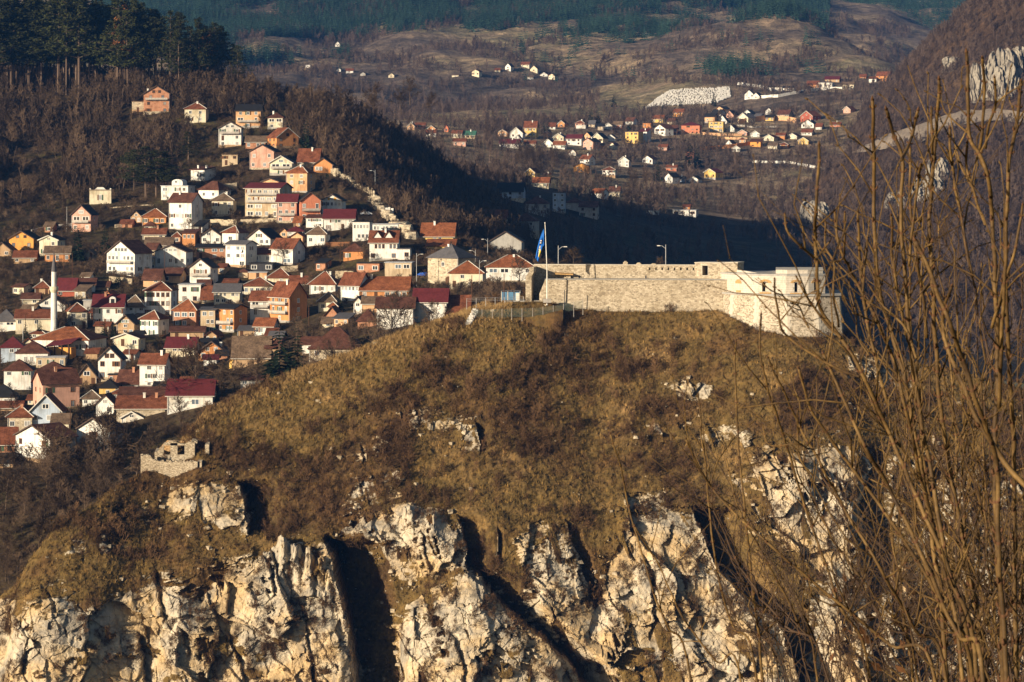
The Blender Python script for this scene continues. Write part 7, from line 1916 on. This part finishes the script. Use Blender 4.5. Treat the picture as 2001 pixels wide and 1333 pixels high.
pq = [(1650,300),(1700,290),(1740,276),(1800,262),(1850,240),(1880,232),(1950,226),(2001,232),(2060,240)]; hw = [4, 8, 14, 18, 15, 13, 11, 10, 10]; V_ = []; 
for k in range(len(pq) - 1):
    for t_ in np.linspace(0, 1, 9)[:-1]:
        a_ = pq[k][0] + (pq[k+1][0] - pq[k][0]) * t_; b_ = pq[k][1] + (pq[k+1][1] - pq[k][1]) * t_; h_ = hw[k] + (hw[k+1] - hw[k]) * t_ + 3 * pn(a_ / 14, 0, 3.3)
        for q in np.linspace(-1, 1, 5):
            z = hit(right_z, a_, b_ + h_ * q, 1260, 2250); V_.append(z + [0, -.6, .7])
m_ = len(V_) // 5; i = np.arange(m_ * 5).reshape(m_, 5); f = np.stack([i[:-1, :-1], i[:-1, 1:], i[1:, 1:], i[1:, :-1]], -1).reshape(-1, 4)
tag(obj('scree_path', fastmesh('scree_path', np.array(V_), f[:, ::-1], [M_PATH])), kind='structure')

# lane in the shade of the wooded hill
M_ROAD = speckled('asphalt', (.055, .055, .06), .3, .5)
lane = [(948,378),(942,400),(930,425),(922,450),(925,475),(935,500),(950,520)]; V_ = []
for k in range(len(lane) - 1):
    for t_ in np.linspace(0, 1, 7)[:-1]:
        a_, b_ = [lane[k][q] + (lane[k + 1][q] - lane[k][q]) * t_ for q in (0, 1)]
        p = hit(town_z, a_, b_, 640, 1500)
        for q in (-2.6, -.9, .9, 2.6): V_.append([p[0] + q, p[1], float(town_z(p[0] + q, p[1])) + .35])
m_ = len(V_) // 4; i = np.arange(m_ * 4).reshape(m_, 4); f = np.stack([i[:-1, :-1], i[:-1, 1:], i[1:, 1:], i[1:, :-1]], -1).reshape(-1, 4)
tag(obj('road', fastmesh('road', np.array(V_), f, [M_ROAD])), kind='structure')
# ------------------------------------------------------------------ the bare shrub close to the camera
M_SHOOT, _n, _l, _b = newmat('olive_bark'); _p = geo_pos(_n); _t = _noise(_n, _l, 9.0, _p, 4, .6); _t2 = _noise(_n, _l, 60.0, _p, 3, .6)
_r = _ramp(_n, _l, _t.outputs['Fac'], [(.3, (.045, .028, .016)), (.5, (.11, .066, .025)), (.7, (.21, .13, .046))]); _r2 = _ramp(_n, _l, _t2.outputs['Fac'], [(.3, (.65, .62, .6)), (.6, (1.05, 1.05, 1.05))])
_l.new(_mix(_n, _l, 1.0, _r.outputs[0], _r2.outputs[0], 'MULTIPLY'), _b.inputs['Base Color']); _b.inputs['Roughness'].default_value = .6
M_SHOOTD = speckled('dark_bark', (.075, .048, .032), .4, 8.0); M_BUD = speckled('brown_bud', (.11, .055, .028), .3, 20.0); M_DRY = speckled('dry_leaf_brown', (.12, .055, .024), .4, 9.0)
def ground_near(y): return -1.75 - .27 * y
gx = np.linspace(-6, 8, 29); gy = np.linspace(-6, 20, 40); GX, GY = np.meshgrid(gx, gy); GZ = ground_near(np.maximum(GY, 0)) + .12 * fbm(GX, GY, .5, 3)
ii_ = np.arange(GX.size).reshape(GX.shape); tag(obj('near_bank_ground', fastmesh('near_bank_ground', np.c_[GX.ravel(), GY.ravel(), GZ.ravel()], np.stack([ii_[:-1, :-1], ii_[:-1, 1:], ii_[1:, 1:], ii_[1:, :-1]], -1).reshape(-1, 4), [M_TOWN])), kind='structure')
def catmull(P_, per=7):
    P_ = [P_[0] * 2 - P_[1]] + list(P_) + [P_[-1] * 2 - P_[-2]]; out = []
    for i in range(1, len(P_) - 2):
        for t in np.linspace(0, 1, per, endpoint=False):
            a, b, c, d = P_[i - 1], P_[i], P_[i + 1], P_[i + 2]
            out.append(.5 * ((2 * b) + (c - a) * t + (2 * a - 5 * b + 4 * c - d) * t * t + (3 * b - a - 3 * c + d) * t ** 3))
    out.append(P_[-2]); return out
sr = np.random.default_rng(77)
class Shrub:
    def __init__(s, label, Yc):
        root = np.array(ray(1960, 1500, Yc)); root[2] = ground_near(Yc); s.o = tag(empty('bare_shrub', root), label, 'shrub'); s.root = root; s.n = 0
    def stem(s, px, Y, w0, w1, to_root=True, twigs=0, dark=False, wob=1.0, leafy=False):
        """px: points (x, y) from the tip down, as seen; w0/w1 thickness in photo pixels at the tip and at the foot"""
        Ys = Y + np.cumsum(sr.normal(0, .07, len(px))); P_ = [np.array(ray(a + sr.normal(0, .6 * wob), b, y)) for (a, b), y in zip(px, Ys)]
        if to_root:
            e = P_[-1]; d = P_[-1] - P_[-2]; g = np.array([e[0] + .25 * (s.root[0] - e[0]) + d[0] * .3, Y, ground_near(Y) - .05]); P_ += [e * .5 + g * .5 + [d[0] * .15, 0, 0], g]
        C = catmull(P_); n = len(C); C = np.array(C); u = Y / FPX * (.95 if not dark else .8)
        L = np.r_[0, np.cumsum(np.linalg.norm(np.diff(C, axis=0), axis=1))]; f = L / L[-1]
        C = C + np.c_[pn(L * 9, s.n * 3.7, .2), 0 * L, pn(L * 9, s.n * 1.7, 5.2)] * .006 * wob
        rad = (w0 + (w1 - w0) * np.minimum(1, f * 1.15) ** .8) * u * .5
        node = np.arange(.03, L[-1] * .75, .075 + .03 * sr.random())
        mb = MB(); mb.tube(list(C), list(rad), 7)
        st = obj('stem', mb.mesh('stem', [M_SHOOTD if dark else M_SHOOT], True), s.o); st.location = -s.root
        bd = MB(); tw = MB(); k = 0
        for ln in node:
            i = min(int(np.searchsorted(L, ln)), n - 2); c = C[i]; d = C[i] - C[i + 1]; d /= np.linalg.norm(d) + 1e-9
            a = np.cross(d, sr.normal(0, 1, 3)); a /= np.linalg.norm(a); r = rad[i]
            for sg in (-1, 1):
                q = c + a * sg * r * .8; bd.tube([q, q + a * sg * r * .9 + d * r * 1.0, q + a * sg * r * 1.0 + d * r * 2.6], [r * .55, r * .6, r * .08], 5)
            bd.tube([c - d * r * .7, c, c + d * r * .7], [r * 1.0, r * 1.22, r * 1.0], 7, cap=False)
        i = 0; bd.tube([C[0] + (C[0] - C[1]) * .01, C[0] + (C[0] - C[1]) / (np.linalg.norm(C[0] - C[1]) + 1e-9) * rad[0] * 3], [rad[0] * 1.15, rad[0] * .2], 6)
        b_ = tag(obj('bud', bd.mesh('bud', [M_BUD], True), st), kind='stuff')
        for k in range(int(twigs * 2.6) + 1):
            i = int(sr.uniform(.08, .8) * n); i = min(i, n - 2); c = C[i]; d = C[i] - C[i + 1]; d /= np.linalg.norm(d) + 1e-9
            a = sr.normal(0, 1, 3); a[1] *= .6; a -= d * (a @ d); a /= np.linalg.norm(a); e = d * sr.uniform(.45, .85) + a * sr.uniform(.55, .95); e[2] += .35; e /= np.linalg.norm(e)
            ln = sr.uniform(.12, .5) * (1 if not leafy else .7); q = [c]; 
            for j in range(4): e = e + sr.normal(0, .24, 3); e[2] += .12; e /= np.linalg.norm(e); q.append(q[-1] + e * ln / 4)
            r0 = min(rad[i] * .7, 2.6 * u * .5 * 1.6); tw.tube(q, list(np.linspace(r0, r0 * .5, 5)), 5)
            for j in (1, 2, 3, 4):
                if sr.random() < .75: tw.tube([q[j], q[j] + e * r0 * 1.0 + a * r0 * 1.4, q[j] + e * r0 * 3.4 + a * r0 * 1.6], [r0 * .85, r0 * .9, r0 * .1], 4)
        if tw.v: 
            t_ = tag(obj('twig', tw.mesh('twig', [M_SHOOTD if dark or leafy else M_SHOOT], True), st), kind='stuff')
        s.n += 1
        return C
A1 = Shrub('tall bare shrub of upright olive shoots with buds close to the camera on the right', 9.0)
M_ = [ # main shoots, tip first
 ([(1600,282),(1594,400),(1593,480),(1600,560),(1606,610),(1645,662),(1690,740),(1740,850),(1790,970),(1860,1130),(1910,1333)],8.6,6,13,2),
 ([(1533,420),(1540,450),(1566,482),(1593,506)],8.6,4,6,0),([(1622,474),(1606,492),(1594,508)],8.6,3,4,0),
 ([(1613,436),(1614,480),(1627,512),(1630,570),(1636,640)],8.8,4,5,0),([(1651,415),(1651,480),(1646,505),(1628,514)],8.8,4,5,0),
 ([(1632,414),(1636,460),(1650,505),(1668,540),(1690,580),(1712,625),(1740,690),(1770,800),(1800,940),(1850,1130),(1880,1333)],9.3,5,12,2),
 ([(1676,415),(1680,480),(1686,545),(1690,600),(1705,680),(1735,790)],9.6,5,7,1),([(1693,470),(1690,520),(1687,570)],9.6,4,5,0),
 ([(1515,546),(1519,600),(1527,640),(1546,662),(1600,700),(1640,720),(1680,735)],8.3,4,6,1),([(1556,541),(1572,570),(1590,600),(1618,640),(1645,662)],8.5,4,6,1),
 ([(1545,592),(1562,600),(1572,622),(1582,640)],8.4,3,4,2),
 ([(1706,196),(1706,300),(1708,400),(1714,520),(1730,620),(1765,730),(1790,860),(1820,1040),(1850,1333)],10.0,7,13,3),
 ([(1734,212),(1746,260),(1762,312),(1761,420),(1770,560),(1785,720),(1815,900),(1850,1100),(1900,1333)],9.5,7,13,2),([(1795,216),(1782,268),(1763,314)],9.5,6,7,0),
 ([(1800,320),(1793,360),(1785,430),(1775,520)],9.6,5,6,1),([(1820,210),(1820,260),(1823,300)],10.2,5,6,0),
 ([(1834,155),(1832,240),(1823,330),(1817,430),(1822,540),(1828,680),(1845,850),(1880,1050),(1920,1333)],10.4,7,14,3),
 ([(1889,102),(1890,190),(1898,270),(1927,330),(1938,430),(1945,560),(1950,700),(1945,900),(1950,1100),(1960,1333)],9.0,7,15,2),([(1921,112),(1925,180),(1921,250),(1914,300),(1926,332)],9.0,6,7,0),
 ([(1942,150),(1944,200),(1932,240),(1926,290)],9.1,5,6,0),([(1996,160),(1988,230),(1975,300),(1968,400),(1965,520),(1972,700),(1980,900),(1985,1333)],9.8,7,14,3),
 ([(1855,250),(1858,310),(1866,360),(1880,440),(1900,540)],10.5,5,7,2),([(1890,280),(1890,330),(1905,380),(1925,440)],10.4,5,6,1),
 ([(1780,290),(1778,380),(1788,480),(1800,560),(1810,660)],10.8,5,7,2),([(1740,420),(1745,500),(1752,560),(1768,640)],10.6,5,7,2),
 ([(1858,560),(1840,640),(1900,800),(1960,900),(2010,960)],8.0,6,12,1),([(1790,470),(1812,520),(1850,620),(1880,700),(1910,790),(1945,900),(1950,1060),(1965,1333)],7.6,8,16,1),
 ([(1970,395),(1962,520),(1958,640),(1955,800)],8.2,6,9,1),([(1999,400),(1985,480),(1960,560),(1940,640)],8.6,5,7,1),
 ([(1760,610),(1790,560),(1822,515),(1838,500)][::-1],9.9,4,5,0),([(1700,560),(1730,600),(1768,640),(1790,700)],9.2,4,6,1),
 ([(1437,668),(1437,760),(1443,860),(1456,1000),(1472,1160),(1490,1333)],11.5,3.5,8,1),([(1486,614),(1487,690),(1498,755),(1518,815),(1545,900),(1580,1010),(1640,1180),(1700,1333)],10.8,4,9,1),
 ([(1195,848),(1212,910),(1226,975),(1262,1110),(1300,1220),(1350,1333)],11.5,3,8,1),([(1366,770),(1372,850),(1384,960),(1398,1100),(1430,1220),(1480,1333)],11.2,3,8,2),
 ([(1340,860),(1370,920),(1420,985),(1500,1060),(1580,1130),(1660,1195),(1740,1260),(1830,1345)],10.2,4,11,2),([(1500,700),(1530,760),(1560,830),(1600,900),(1650,990),(1720,1110),(1790,1230),(1850,1345)],9.4,4,12,3),
 ([(1560,720),(1585,800),(1640,880),(1700,960),(1770,1060),(1850,1200),(1900,1345)],9.0,5,13,3),([(1610,690),(1640,760),(1690,870),(1740,960),(1800,1080),(1870,1240),(1920,1345)],8.4,6,15,2),
 ([(1490,830),(1505,870),(1560,870),(1590,880)],9.2,3,4,1),([(1560,800),(1557,850),(1566,900),(1590,930)],9.2,3,4,2),
 ([(1240,1030),(1290,1110),(1330,1200),(1400,1290),(1450,1345)],11.0,3,7,2),([(1420,900),(1440,980),(1500,1100),(1560,1220),(1600,1345)],10.4,3,8,3)]
for px, Y, w0, w1, tw_ in M_:
    A1.stem(px, Y, w0, w1, to_root=px[-1][1] > 1300, twigs=tw_)
B1 = Shrub('dense twiggy bare shrub tangled behind the tall shoots at the right edge', 11.5)
for k in range(40):
    x0 = 2060 - abs(sr.normal(0, 150)); tx = x0 - sr.uniform(-120, 300); ty = sr.uniform(330, 900) + max(0, (1750 - tx)) * .9
    if ty > 1250: continue
    m1 = (x0 + (tx - x0) * .7 + sr.normal(0, 48), ty + (1345 - ty) * .33); m2 = (x0 + (tx - x0) * .4 + sr.normal(0, 55), ty + (1345 - ty) * .68)
    B1.stem([(tx, ty), m1, m2, (x0, 1345)], sr.uniform(9.5, 13.5), sr.uniform(2.5, 4), sr.uniform(5, 10), twigs=int(sr.integers(4, 10)), dark=sr.random() < .6, wob=3.5)
for k in range(32):                      # fine crossing shoots
    x0 = 2040 - sr.uniform(0, 420); y0 = sr.uniform(520, 1330); an = sr.uniform(-.9, 1.1); ln = sr.uniform(160, 430)
    q = [(x0, y0)]
    for j in range(4): an += sr.normal(0, .22) - .12 * an; q.append((q[-1][0] - math.sin(an) * ln / 4, q[-1][1] - math.cos(an) * ln / 4))
    if q[-1][0] < 1620 - (q[-1][1] - 700) * .25 or q[-1][1] < 260: continue
    B1.stem(q[::-1], sr.uniform(8.5, 13), 1.6, sr.uniform(2.6, 4.2), to_root=False, twigs=int(sr.integers(2, 6)), dark=sr.random() < .5, wob=3.0)
C1 = Shrub('low reddish brown thicket with withered leaves along the bottom right edge', 12.5)
lf = MB()
for k in range(46):
    x0 = 2060 - sr.uniform(0, 560); tx = x0 - sr.uniform(-80, 220); ty = sr.uniform(820, 1240)
    C = C1.stem([(tx, ty), ((tx + x0) / 2 + sr.normal(0, 30), ty * .5 + 1345 * .5), (x0, 1345)], sr.uniform(10.5, 14.5), 2, sr.uniform(3.5, 6), twigs=int(sr.integers(6, 13)), dark=True, wob=2.5, leafy=True)
    for j in range(int(sr.integers(0, 7)) if tx > 1560 else 0):
        c = C[int(sr.uniform(0, .7) * len(C))] + sr.normal(0, .05, 3) - C1.root; u = sr.normal(0, 1, 3); u /= np.linalg.norm(u); w_ = np.cross(u, sr.normal(0, 1, 3)); w_ /= np.linalg.norm(w_); s_ = sr.uniform(.018, .04)
        lf.add([c - u * s_, c + w_ * s_ * .5, c + u * s_, c - w_ * s_ * .5], [(0, 1, 2), (0, 2, 3)])
wl = lf.obj('withered_leaf', [M_DRY], C1.o); wl['kind'] = 'stuff'
